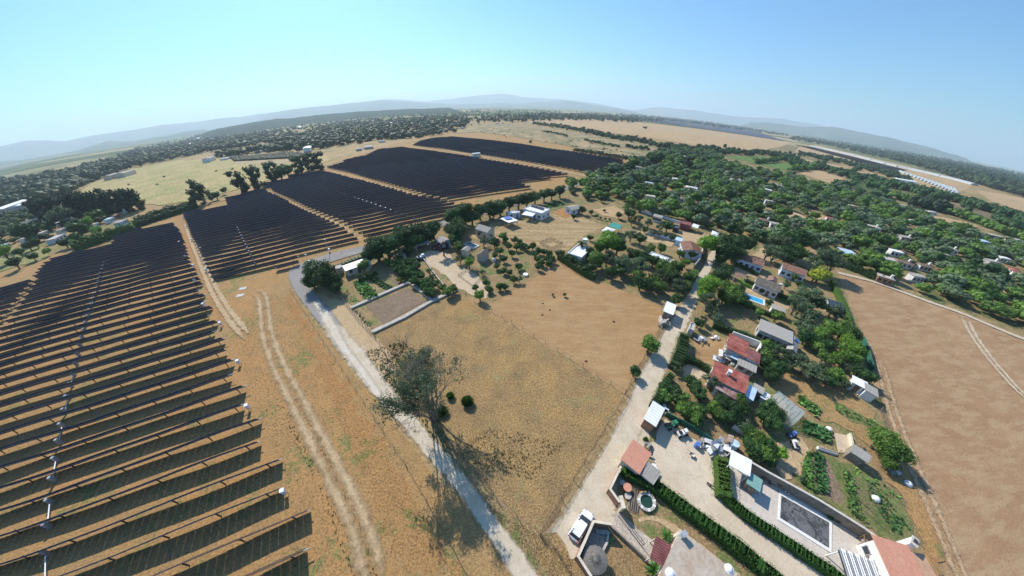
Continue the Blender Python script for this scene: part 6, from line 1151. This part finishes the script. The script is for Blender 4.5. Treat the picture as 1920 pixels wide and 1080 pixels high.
# hedges: leafy boxes along a line, each a thing
def hedge(px, w, h, label, kind='hedge', base_h=None, name='hedge', dens=150, lumpy=.10, size=.085):
    P = smoothline(gl(px, base_h if base_h is not None else h), 4); c0 = P[0]; r = np.random.default_rng(int(px[0][0]+px[0][1]))
    pos = []; nr = []; b = MB()
    for i in range(len(P)-1):
        a, q = P[i]-c0, P[i+1]-c0; d = q-a; L = np.hypot(*d)
        if L < 1e-3: continue
        u = d/L; n = np.array((-u[1], u[0])); m = int(L*dens*(w+2*h)/3)
        s = r.uniform(0, L, m); side = r.random(m); ww = w/2*(1+lumpy*np.sin(s*1.7+i)+lumpy*r.normal(size=m)); hh = h*(1+lumpy*.6*np.sin(s*1.3+2*i)+.05*r.normal(size=m))
        top = side < w/(w+2*h); sg = np.where(r.random(m) < .5, -1, 1); y = np.where(top, r.uniform(-1, 1, m)*ww, sg*ww); z = np.where(top, hh, r.uniform(.05, 1, m)*hh)
        pos.append(np.stack([a[0]+u[0]*s+n[0]*y, a[1]+u[1]*s+n[1]*y, z], 1)); q_ = np.where(top[:, None], np.array([[0, 0, 1.]]), np.stack([n[0]*sg, n[1]*sg, np.full(m, .25)], 1)); nr.append(q_+r.normal(0, .5, (m, 3)))
        mid = (a+q)/2; b.box((mid[0], mid[1], h*.42), (L+.25*w, w*.84, h*.9), math.atan2(u[1], u[0]))
    pos = np.vstack(pos); nr = np.vstack(nr); nr /= np.linalg.norm(nr, axis=1)[:, None]; n = len(pos)
    t = link(name, None, None, (c0[0], c0[1], 0)); tag(t, label, 'hedge')
    link('foliage', mesh('foliage', leafquads(r, pos, nr, size), [(4*i, 4*i+1, 4*i+2, 4*i+3) for i in range(n)], LEAF[kind], tint=np.clip(.5+.2*r.normal(size=n), 0, 1)), t)
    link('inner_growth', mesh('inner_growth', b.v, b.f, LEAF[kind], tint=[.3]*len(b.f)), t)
    return t
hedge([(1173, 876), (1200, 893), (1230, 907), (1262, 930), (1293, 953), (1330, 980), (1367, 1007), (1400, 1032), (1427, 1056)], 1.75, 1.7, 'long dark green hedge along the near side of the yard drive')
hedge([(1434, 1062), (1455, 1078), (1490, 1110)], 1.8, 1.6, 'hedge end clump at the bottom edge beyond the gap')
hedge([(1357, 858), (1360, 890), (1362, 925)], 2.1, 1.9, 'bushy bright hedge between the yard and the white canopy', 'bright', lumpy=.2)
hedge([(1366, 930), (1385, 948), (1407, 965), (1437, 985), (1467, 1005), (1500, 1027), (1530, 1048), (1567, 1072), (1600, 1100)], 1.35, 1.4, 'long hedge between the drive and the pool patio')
hedge([(1286, 625), (1284, 640), (1278, 660), (1270, 678)], 2.4, 2.6, 'tall dark hedge on the right side of the dirt road', 'dark', lumpy=.2)
hedge([(1262, 700), (1250, 715), (1238, 740), (1228, 755)], 1.5, 1.8, 'hedge below the bare gravel patch beside the dirt road', 'dark', lumpy=.2)
hedge([(1290, 670), (1310, 676), (1334, 690)], 1.0, 1.6, 'thin dark hedge left of the plain red roof', 'dark')
hedge([(1342, 604), (1375, 616), (1400, 624), (1430, 638)], 1.2, 1.8, 'clipped dark hedge behind the ribbed red roof', 'dark')
hedge([(1562, 523), (1575, 550), (1588, 580), (1596, 610), (1606, 640), (1618, 668)], 1.3, 1.9, 'tall clipped green hedge along the edge of the ploughed field', 'bright')
hedge([(1585, 490), (1610, 500), (1640, 512), (1665, 522)], 3., 2.4, 'dark bushy hedge along the start of the field path', 'dark', lumpy=.25, dens=36, size=.25)
hedge([(612, 503), (640, 493), (665, 483), (690, 474)], 1.5, 2.0, 'clipped dark hedge above the long white-roofed shed', 'dark', dens=36)
hedge([(1398, 521), (1418, 530), (1450, 544), (1490, 560)], .9, 1.4, 'low clipped hedge behind the dark-tiled cottage', 'dark')
hedge([(1385, 540), (1388, 536), (1393, 534), (1397, 538), (1395, 543)], 1.0, 2.4, 'clipped dark arch of shrubs at the head of the blue pool', 'dark')
hedge([(1375, 556), (1400, 566), (1430, 580), (1450, 588)], 1.2, 1.2, 'low dark hedge on the near side of the blue pool', 'dark')
hedge([(1382, 492), (1405, 502), (1424, 512)], 1., 1.5, 'dark hedge in front of the left tiled cottage', 'dark')
hedge([(1287, 533), (1297, 520), (1306, 505)], 2., 2.0, 'bright clipped hedge on the left side of the dirt road', 'bright')
hedge([(132, 455), (160, 446), (190, 436), (215, 428), (245, 420)], 6., 4.5, 'row of tall bright reeds along the far edge of the solar farm', 'bright', lumpy=.3, dens=12, size=.45)
hedge([(245, 418), (285, 405), (325, 393), (365, 381)], 4.5, 3.5, 'dark hedge bank behind the middle panel block', 'dark', lumpy=.3, dens=12, size=.45)
hedge([(255, 408), (290, 396), (330, 385), (362, 378)], 5, 3.5, 'second dark hedge bank nearer to the pasture', 'far', lumpy=.3, dens=10, size=.45)
hedge([(1050, 476), (1070, 488), (1095, 503), (1115, 512)], 2.2, 2.2, 'dark bushes along the corner of the bare field', 'dark', lumpy=.3)
hedge([(672, 523), (690, 515), (705, 508)], 1., 1.3, 'vine trellis behind the vegetable rows', 'bright')
def agave(px, py, s, label, mat='hedge', n=22, h=1.):
    t = link('palm_plant', None, None, (*G(px, py), 0)); tag(t, label, 'palm'); r = np.random.default_rng(int(px)); 
    MB().tube((0, 0, 0), (0, 0, h*.8), .16*s, .12*s).obj('trunk', m_bark, t)
    for i in range(n):
        a = 2*PI*i/n+r.uniform(-.2, .2); el = r.uniform(.1, 1.1); L = s*r.uniform(.8, 1.2); v = []; f = []
        for j in range(6):
            q = j/5; R = L*q*math.cos(el*(1-q*.3)); z = h*.8+L*(math.sin(el)*q-.75*q*q*.8); w = .13*s*(1-q)*(.4+q*2); ca, sa = math.cos(a), math.sin(a)
            v += [(R*ca-w*sa, R*sa+w*ca, z), (R*ca+w*sa, R*sa-w*ca, z+.03)]
        f = [(2*j, 2*j+1, 2*j+3, 2*j+2) for j in range(5)]; link('frond', mesh('frond', v, f, LEAF[mat], tint=[r.random()]*5), t)
agave(1247, 1007, 1.3, 'young palm behind the maroon carport', h=.8); agave(1224, 1070, 1.4, 'spreading palm at the bottom edge below the maroon carport', h=.8); agave(1192, 904, .7, 'spiky pale agave beside the pink table', 'olive', h=.3)
agave(1088, 476, 2.6, 'tall fan palm in front of the house with the water tank', 'dark', 26, 5.); agave(1343, 462, 2.4, 'tall palm at the brown and white kiosk', 'dark', 24, 7.); agave(1142, 495, 2.2, 'palm among the trees above the bare field', 'olive', 22, 4.)
def shrub(px, py, s, h, label, mat='bright', n=420):
    """upright broom-like bush"""
    t = link('broom_shrub', None, None, (*G(px, py), 0)); tag(t, label, 'bush'); r = np.random.default_rng(int(px)); v = []; f = []; ti = []
    for i in range(n):
        a = r.uniform(0, 2*PI); q = math.sqrt(r.random()); b0 = (q*.35*s*math.cos(a), q*.35*s*math.sin(a), 0); e = (q*s*math.cos(a)*1.1, q*s*math.sin(a)*1.1, h*(1.05-.5*q*q)*r.uniform(.8, 1.05)); w = .06; o = len(v)
        m = [(b0[k]+e[k])/2+r.normal()*.04 for k in range(3)]; v += [b0, (m[0]-w*math.sin(a), m[1]+w*math.cos(a), m[2]), e, (m[0]+w*math.sin(a), m[1]-w*math.cos(a), m[2])]; f.append((o, o+1, o+2, o+3)); ti.append(r.random())
    link('stems', mesh('stems', v, f, LEAF[mat], tint=ti), t)
shrub(877, 757, 1.25, 1.7, 'larger of two round green bushes on the golden plot', 'hedge', 700); shrub(830, 775, 1.3, 1.2, 'scrubby undergrowth right of the big half-bare tree', 'dark', 500); shrub(845, 745, .85, 1.2, 'smaller of two round green bushes on the golden plot', 'hedge', 450)
for x, y, l in ((1553, 970, 'left of two round bushes at the patio wall'), (1567, 976, 'right of two round bushes at the patio wall'), (1462, 908, 'bush at the corner of the patio wall'), (1622, 1049, 'small yellow-green pot bush beside the trellis'), (1210, 826, 'small plant beside the salmon roof'), (1397, 915, 'small plant at the patio hut')): shrub(x, y, .55, .8, l, 'bright' if x != 1622 else 'yellow', 160)
# the great half-bare tree on the track side of the golden plot
def branching():
    base = G(813, 786); t = thing('half_bare_tree', 'big half-bare poplar clump with grey twigs and sparse dark leaves on the golden plot', 'tree', (base[0], base[1], 0)); LM.append(('the big half-bare tree', base))
    r = np.random.default_rng(11); wood = MB(); twig = MB(); lp = []; ln = []
    def grow(p, d, L, rad, lev, leafy):
        n = 3
        for k in range(n):
            q = p+d*(L/n); (wood if lev < 3 else twig).tube(p, q, max(.018, rad*(1-.25*k/n)), max(.016, rad*(1-.25*(k+1)/n)), 5 if lev < 2 else 3, cap=False)
            p = q; d = Vector(d+Vector(r.normal(0, .10, 3))); d.z += .03; d.normalize()
            if lev >= 3 and leafy > .3:
                for _ in range(int(r.uniform(0, 3.2)*leafy+.2)): lp.append(np.array(p)+r.normal(0, .28, 3)); ln.append(r.normal(size=3))
        if lev >= 6 or L < .3: return
        for i in range(3 if lev < 2 else int(r.integers(2, 4))):
            ax = Vector(r.normal(size=3)); ax.normalize(); nd = (d+ax*r.uniform(.30, .62)); nd.z = max(nd.z, -.05)+.15; nd.normalize()
            grow(p, nd, L*r.uniform(.60, .80), rad*.55, lev+1, leafy)
    for i in range(10):
        a = 2*PI*i/10+r.uniform(-.2, .2); lean = r.uniform(.05, .34); d = Vector((math.cos(a)*lean, math.sin(a)*lean, 1)).normalized()
        leafy = 1. if i in (0, 8, 4, 6) else (.5 if i in (3, 1) else .12)
        grow(Vector((.5*math.cos(a), .5*math.sin(a), 0)), d, r.uniform(3.8, 5.0), r.uniform(.15, .24), 0, leafy)
    stuff_ = wood.obj('trunk', m_greybark, t); stuff(twig.obj('twig', LEAF['bare'], t))
    lp = np.array(lp); ln = np.array(ln); ln /= np.linalg.norm(ln, axis=1)[:, None]; print('leaves', len(lp), 'top', lp[:, 2].max())
    link('crown', mesh('crown', leafquads(r, lp, ln, .135), [(4*i, 4*i+1, 4*i+2, 4*i+3) for i in range(len(lp))], LEAF['olive'], tint=np.clip(.8+.2*r.normal(size=len(lp)), 0, 1)), t)
branching()
def sapling(px, py, h, label, seed):
    t = thing('bare_tree', label, 'tree', (*G(px, py), 0)); r = np.random.default_rng(seed); b = MB(); tw = MB()
    def g(p, d, L, rad, lev):
        q = p+d*L; (b if lev < 2 else tw).tube(p, q, rad, rad*.6, 4, cap=False)
        if lev > 4: return
        for i in range(2+(lev < 2)):
            nd = (d+Vector(r.normal(0, .38, 3))); nd.z = abs(nd.z); nd.normalize(); g(q, nd, L*r.uniform(.6, .8), rad*.58, lev+1)
    g(Vector((0, 0, 0)), Vector((.1, .05, 1)), h*.3, .09, 0); b.obj('trunk', m_greybark, t); stuff(tw.obj('twig', LEAF['bare'], t))
sapling(764, 652, 4.5, 'leafless tree standing behind the big half-bare tree, right one', 3); sapling(751, 648, 4.5, 'leafless tree standing behind the big half-bare tree, left one', 5); sapling(745, 668, 2.2, 'small dry grey bush at the top left corner of the golden plot', 8)
t = link('jacaranda_tree', None, None, (*G(833, 480), 0)); tag(t, 'small tree with dark purple foliage on the sandy yard', 'tree'); mp = leafmat('purple_foliage', (.03, .02, .035), (.045, .03, .045), (.07, .045, .06))
c = link('crown', CR['loose'][0], t, (0, 0, 3.2)); c.scale = (3.0, 3.0, 2.2); c.material_slots[0].link = 'OBJECT'; c.material_slots[0].material = mp; k = link('trunk', TR[0], t); k.scale = (3, 3, 4)
# stones and litter on the open field
for i, (x, y, l) in enumerate(((1017, 569, 'left'), (1030, 581, 'middle'), (1016, 590, 'lower'), (1098, 677, 'small'), (1150, 603, 'right'))):
    t = thing('stone', f'{l} dark stone lying on the bare field', 'stone', (*G(x, y), .1)); link('rock', mesh('rock', IV*np.array([.3, .22, .2])*(1+.1*i), IF.tolist(), W['rust']), t)

# ------------------------------------------------------------------ far woods, rows and settlements
scatter('woodland', [(-40, 352), (60, 337), (110, 330), (215, 300), (260, 280), (330, 262), (400, 243), (470, 235), (560, 225), (620, 215), (700, 206), (800, 203), (860, 201), (960, 203), (1060, 204), (1150, 210), (1180, 216), (1100, 215), (1010, 220), (930, 230), (870, 237), (852, 248), (760, 263), (690, 282), (640, 292), (606, 296), (560, 284), (470, 290), (400, 296), (330, 300), (250, 312), (215, 328), (165, 345), (130, 362), (60, 385), (-40, 398)], 3.6, .68, LEAF['far'], 'far woods and gardens beyond the solar farm', lo=2.2, hi=9, seed=3, holes=.5)
scatter('woodland', [(-40, 350), (40, 340), (110, 330), (160, 318), (215, 305), (250, 318), (200, 330), (150, 350), (80, 372), (-40, 385)], 6.5, .9, LEAF['euc'], 'eucalyptus wood along the plateau edge on the left', lo=4, hi=9, vr=1.0, seed=4)
scatter('woodland', [(215, 305), (300, 280), (400, 258), (500, 250), (560, 252), (500, 268), (420, 285), (330, 295), (250, 318)], 5., .45, LEAF['euc'], 'eucalyptus stands in the middle distance', lo=4, hi=8, vr=1.1, seed=5)
scatter('woodland', [(600, 240), (700, 228), (820, 222), (900, 222), (960, 222), (900, 232), (800, 242), (700, 255), (620, 262)], 4., .35, LEAF['dark'], 'dark trees among the far gardens', lo=3, hi=9, vr=1., seed=6)
scatter('woodland', [(930, 222), (1010, 216), (1150, 218), (1250, 228), (1180, 230), (1060, 225), (960, 230)], 3.6, .8, LEAF['euc'], 'dark wood belt before the far stubble field', lo=4, hi=12, vr=1.0, seed=7)
scatter('woodland', [(1480, 262), (1560, 276), (1680, 303), (1760, 325), (1833, 345), (1925, 368), (2000, 390), (2000, 350), (1925, 325), (1800, 305), (1700, 285), (1600, 268), (1500, 255)], 3.4, .85, LEAF['far'], 'broad dark pine wood on the right', lo=4, hi=14, seed=8)
scatter('woodland', [(1925, 372), (2000, 395), (1925, 330), (1860, 318), (1830, 345)], 3.4, .6, LEAF['far'], 'pine wood at the right edge', lo=4, hi=14, seed=9)
scatter('woodland', [(1150, 212), (1280, 222), (1400, 240), (1480, 256), (1400, 246), (1290, 231), (1160, 216)], 2.4, .7, LEAF['far'], 'wood behind the dark solar field on the horizon', lo=4, hi=14, seed=10)
def band(a, rp, kind, label, w=1, seed=1, proto=None, vr=.9):
    rp = rp*.72
    r = np.random.default_rng(seed); out = []
    for (x0, y0), (x1, y1) in zip(a, a[1:]):
        L = math.hypot(x1-x0, (y1-y0)); n = max(1, int(L/(rp*.75)))
        for i in range(n):
            for k in range(w): x = x0+(x1-x0)*(i+r.random())/n; y = y0+(y1-y0)*(i+r.random())/n+r.normal()*rp*.25*w; p = G(x, y); R = min(5, max(1.5, rp*scale_at(x, y)*r.uniform(.7, 1.25))); out.append((p[0], p[1], R))
    return mass('tree_belt', out, proto or LOWL, LEAF[kind], label, vr)
band([(1000, 232), (1060, 240), (1110, 250), (1160, 260), (1210, 268), (1240, 276)], 4, 'dark', 'dark belt of trees below the far stubble field', 2, 1)
band([(1015, 246), (1050, 252), (1065, 257)], 3, 'dark', 'short line of bushes in the scrub pasture', 1, 2); band([(1096, 263), (1130, 270), (1160, 276)], 3, 'dark', 'second short line of bushes in the scrub pasture', 1, 3); band([(1075, 282), (1120, 288), (1165, 296), (1205, 302)], 3.5, 'far', 'bush line behind the farthest panel block', 2, 4)
band([(1240, 276), (1290, 282), (1340, 284), (1400, 290), (1420, 286), (1470, 296), (1497, 303)], 6, 'dark', 'dark trees above the green fields', 2, 5); band([(1413, 306), (1440, 305), (1462, 303)], 4, 'bright', 'reed hedge between the two green fields', 1, 6); band([(1478, 321), (1500, 320), (1525, 316)], 4, 'bright', 'reed hedge at the end of the second green field', 1, 7)
band([(1462, 300), (1500, 310), (1540, 318), (1590, 332), (1630, 340), (1680, 352), (1720, 362), (1790, 378), (1850, 395), (1925, 418)], 6, 'dark', 'long dark windbreak of the right-hand fields', 2, 8, vr=1.); band([(1495, 290), (1540, 298), (1580, 306), (1620, 316), (1670, 330), (1700, 342)], 5, 'dark', 'upper windbreak below the dark net field', 2, 9)
band([(1530, 318), (1545, 306), (1540, 298)], 4, 'dark', 'cross hedge between the small tan fields', 2, 10); band([(1590, 333), (1600, 322), (1608, 318)], 4, 'dark', 'second cross hedge between the tan fields', 2, 11); band([(1557, 346), (1590, 352), (1600, 342), (1590, 333)], 4, 'dark', 'hedge between the stubble and the dark green field', 1, 12)
band([(1663, 368), (1720, 385), (1770, 398), (1830, 418), (1880, 438), (1925, 452)], 5, 'bright', 'hedge below the long brown field', 1, 13); band([(1620, 344), (1640, 352), (1655, 362)], 7, 'dark', 'dark tree clump in the dark green field', 2, 14); band([(1860, 412), (1900, 425), (1925, 432)], 6, 'dark', 'dark hedge at the right edge', 2, 15); band([(1700, 385), (1740, 393), (1770, 400)], 5, 'euc', 'poplars and palms at the tan strip', 1, 16, vr=1.4); band([(1810, 398), (1813, 399)], 6, 'dark', 'round tree on the brown field', 1, 17)
band([(870, 238), (872, 239)], 3, 'dark', 'single bush at the scrub edge'); band([(1020, 283), (1022, 284)], 5, 'dark', 'single round bush behind the farthest panels'); band([(994, 267), (996, 268)], 4, 'dark', 'single round bush in the scrub'); band([(1174, 275), (1195, 279), (1215, 281)], 4, 'dark', 'three round bushes at the pasture end'); band([(1155, 228), (1157, 228)], 4, 'far', 'lone tree on the far stubble field'); band([(1207, 241), (1212, 241)], 3, 'far', 'two lone trees on the stubble'); band([(1128, 225), (1132, 226)], 5, 'far', 'pale lone tree at the wood belt'); band([(1357, 276), (1361, 277)], 4, 'dark', 'dark bush on the stubble edge')
# dark scrub blotches in the pasture
scatter('scrub', [(880, 246), (930, 240), (1000, 250), (1080, 262), (1150, 275), (1190, 290), (1120, 282), (1040, 270), (950, 258)], 3, .10, LEAF['far'], 'low scrub patches', lo=1.2, hi=2.2, vr=.35, seed=12, keep=0); scatter('scrub', [(200, 360), (300, 330), (480, 310), (560, 300), (480, 335), (380, 365), (280, 378)], 2.4, .006, LEAF['far'], 'scattered pasture bushes', lo=1., hi=2., vr=.6, seed=13)
# olive orchard rows on pale ground
A_, B_, C_, D_ = G(440, 303), G(430, 296), G(560, 287), G(590, 295); out = []
for i in range(26):
    for j in range(16):
        s, q = (i+.5)/26, j/16; p = (A_*(1-s)+D_*s)*(1-q)+(B_*(1-s)+C_*s)*q; out.append((p[0]+rng.normal()*.3, p[1]+rng.normal()*.3, 2.0))
mass('olive_orchard', out, LOW3, LEAF['far'], 'olive orchard planted in straight rows behind the eucalyptus trees')
# far solar farm near the horizon, the net field and the rows of white tunnels
m_farpv = plain('far_panel_field', (.035, .035, .045), .6, .2, .02)
def strips(px4, n, mat, name, label, h=1.5, fill=.7, cat='panels', lean=0):
    A, B, C2, D = gl(px4); v = []; f = []
    for i in range(n):
        s0 = i/n; s1 = (i+fill)/n; a, b, c, d = A+(D-A)*s0, B+(C2-B)*s0, B+(C2-B)*s1, A+(D-A)*s1; o = len(v); v += [(*a, h*.3), (*b, h*.3), (*c, h), (*d, h), (*a, 0), (*b, 0), (*c, 0), (*d, 0)]; f += [(o, o+1, o+2, o+3), (o+4, o+5, o+1, o), (o+3, o+2, o+6, o+7)]
    o = link(name, mesh(name, v, f, mat)); stuff(o); o['label'] = label; o['category'] = cat
strips([(1137, 218), (1173, 215), (1300, 228), (1288, 238)], 26, m_farpv, 'distant_panels', 'second solar farm far away, left part', 2.5, .75); strips([(1290, 238), (1300, 228), (1420, 247), (1470, 265)], 26, m_farpv, 'distant_panels', 'second solar farm far away, right part', 2.5, .75)
m_netf = plain('dark_crop_net', (.10, .085, .075), .9, .2, .1)
strips([(1490, 272), (1520, 276), (1685, 316), (1640, 313)], 34, m_netf, 'net_rows', 'dark rows of netted crop in front of the white tunnels', 1.5, .7, 'crop rows'); strips([(1640, 313), (1685, 316), (1700, 320), (1670, 325)], 6, m_netf, 'net_rows', 'end of the netted crop rows', 1.5, .6, 'crop rows')
sheet('nursery_ground', [(1500, 273), (1530, 272), (1690, 310), (1830, 345), (1812, 356), (1795, 363), (1740, 352), (1660, 325), (1600, 308), (1490, 285)], m_tan, amp=1, step=8, z=.25)
def tunnel(a, b, w, h, label, group, name='poly_tunnel'):
    A, B = G(*a), G(*b); d = B-A; L = float(np.hypot(*d)); t = link(name, None, None, (A[0], A[1], 0), math.atan2(d[1], d[0])); tag(t, label, 'greenhouse', group); v = []; f = []; n = 8
    for x in (0, L):
        for j in range(n+1): an = PI*j/n; v.append((x, w/2*math.cos(an), h*math.sin(an)))
    f = [(j, j+1, n+2+j, n+1+j) for j in range(n)]+[tuple(range(n+1)), tuple(range(n+1, 2*n+2))[::-1]]; link('cover', mesh('cover', v, f, W['poly_tunnel']), t)
k = 0
pt = [(1520, 275), (1545, 280), (1575, 287), (1605, 294), (1635, 302), (1662, 309), (1684, 314), (1708, 319), (1735, 325), (1765, 332), (1795, 339), (1828, 348)]
for a, b in zip(pt, pt[1:]): tunnel((a[0], a[1]), (b[0]-1, b[1]-.3), 14, 4.5, f'long white greenhouse, {ORD[k] if k else "leftmost"}{" from the left" if k else ""} in the line along the pine wood', 'white greenhouses along the pine wood'); k += 1
for i in range(16):
    s = i/15; x, y = 1686+s*102, 322+s*33; tunnel((x, y), (x+10-4*s, y+5+5*s), 5, 3, f'short white tunnel in the comb of tunnels, {ORD[i] if i else "leftmost"}{" from the left" if i else ""}', 'comb of short white tunnels')
# small white specks of roofs among the far gardens (hundreds of plots)
b = MB(); r = np.random.default_rng(21)
for i in range(190):
    x = r.uniform(300, 1000); y = 300-(x-300)*.09+r.uniform(-45, 0); 
    if y < 212 or (x > 850 and y > 235): continue
    p = G(x, y); s = min(9., r.uniform(2., 4.5)*scale_at(x, y)); b.box((p[0], p[1], 1.6+s*.12), (s, s*.6, 3.2), r.uniform(0, 3))
o = b.obj('garden_huts', W['white_sheet']); stuff(o); o['label'] = 'many little pale huts among the far gardens'
# ------------------------------------------------------------------ hills on the horizon
m_hill = plain('hill_scrub', (.075, .10, .05), 1, .3, .002, spec=0, col2=(.13, .14, .075))
m_wooded = plain('wooded_hill', (.030, .045, .020), 1, .35, .02, spec=0)
def ridge(prof, D, depth, seed, name='hills', mat=None):
    """prof: skyline as seen in the photograph; the range stands D metres away and falls both ways"""
    r = np.random.default_rng(seed); xs = [p[0] for p in prof]; n = 150; m = 9; v = []
    X = np.linspace(xs[0], xs[-1], n); Yp = np.interp(X, xs, [p[1] for p in prof])+np.convolve(r.normal(size=n+8), np.ones(9)/9, 'valid')*1.6
    ph = r.uniform(0, 6, 6)
    for i in range(n):
        d = ray(X[i], Yp[i]); hz = math.hypot(d[0], d[1]); H = max(3., CAM_H+D*d[2]/hz); u = (d[0]/hz, d[1]/hz); edge = min(1, min(i, n-1-i)/6)
        for j in range(m):
            s = (j-4)/4; q = D+s*depth; env = (1-abs(s))**1.25; z = H*env*edge*(1+.28*(1-env)*math.sin(i*.35+ph[j % 6]+j)) if j != 4 else H*edge
            v.append((u[0]*q, u[1]*q, z-2*(abs(s) > .99)))
    f = [(i*m+j, i*m+j+1, (i+1)*m+j+1, (i+1)*m+j) for i in range(n-1) for j in range(m-1)]
    o = link(name, mesh(name, v, f, mat or m_hill, smooth=True)); structure(o)
ridge([(560, 212), (600, 203), (640, 195), (700, 188), (745, 185), (800, 190), (850, 184), (900, 178), (940, 175), (985, 181), (1040, 185), (1080, 188), (1120, 194), (1160, 202), (1200, 210)], 15000, 2600, 1)
ridge([(470, 222), (500, 214), (545, 205), (620, 197), (720, 186), (790, 192), (850, 195), (1000, 192), (1060, 188), (1130, 198), (1170, 205), (1210, 212)], 10500, 2000, 2)
ridge([(-60, 285), (0, 273), (45, 263), (120, 264), (180, 254), (300, 236), (420, 222), (510, 211), (560, 206)], 12500, 2200, 3)
ridge([(-60, 312), (0, 303), (60, 297), (150, 281), (200, 266), (255, 264), (330, 250), (372, 244), (400, 240)], 7500, 1500, 4)
ridge([(360, 258), (385, 249), (405, 243), (430, 238), (455, 234), (480, 229), (520, 223), (560, 219), (640, 212), (700, 207), (780, 203), (860, 200)], 3600, 900, 5, mat=m_wooded)
scatter('woodland', [(368, 252), (390, 244), (435, 234), (485, 224), (560, 218), (560, 226), (480, 236), (400, 250), (370, 262)], 3.2, .8, LEAF['far'], 'wooded slope before the nearest hill', lo=6, hi=16, seed=33)
ridge([(1160, 208), (1240, 200), (1300, 206), (1380, 219), (1450, 222), (1530, 233), (1600, 248)], 15000, 2200, 6)
ridge([(1390, 228), (1440, 231), (1500, 238), (1560, 238), (1640, 253), (1720, 271), (1790, 290), (1830, 302)], 8800, 1500, 7)
# ------------------------------------------------------------------ the air
bm = bmesh.new(); bmesh.ops.create_cube(bm, size=1); hz = bpy.data.meshes.new('haze'); bm.to_mesh(hz); bm.free()
m = bpy.data.materials.new('air'); m.use_nodes = True; nt = m.node_tree; nt.nodes.remove(nt.nodes['Principled BSDF'])
pv = nt.nodes.new('ShaderNodeVolumePrincipled'); pv.inputs['Color'].default_value = (.72, .88, 1.0, 1); pv.inputs['Density'].default_value = HAZE_D; pv.inputs['Anisotropy'].default_value = .2
nt.links.new(pv.outputs[0], nt.nodes['Material Output'].inputs['Volume']); hz.materials.append(m)
ho = link('haze', hz, None, (0, 0, 378), 0, (56000, 56000, 760)); stuff(ho)
# ------------------------------------------------------------------ labels by landmark
by = {}
for o, ph, p in AUTO:
    d, nm = min(((float(np.hypot(*(np.array(q)-p))), n) for n, q in LM), key=lambda a: a[0]); by.setdefault((ph, nm), []).append((d, o))
for (ph, nm), L in by.items():
    L.sort(key=lambda a: a[0])
    for i, (d, o) in enumerate(L):
        o['label'] = (f'{ph} nearest to {nm}' if i == 0 else f'{ph}, {ORD[min(i, 49)]} nearest to {nm}'); o['group'] = {'tree': 'trees of the gardens and groves', 'bush': 'garden bushes'}.get(o['category'], 'houses among the trees')
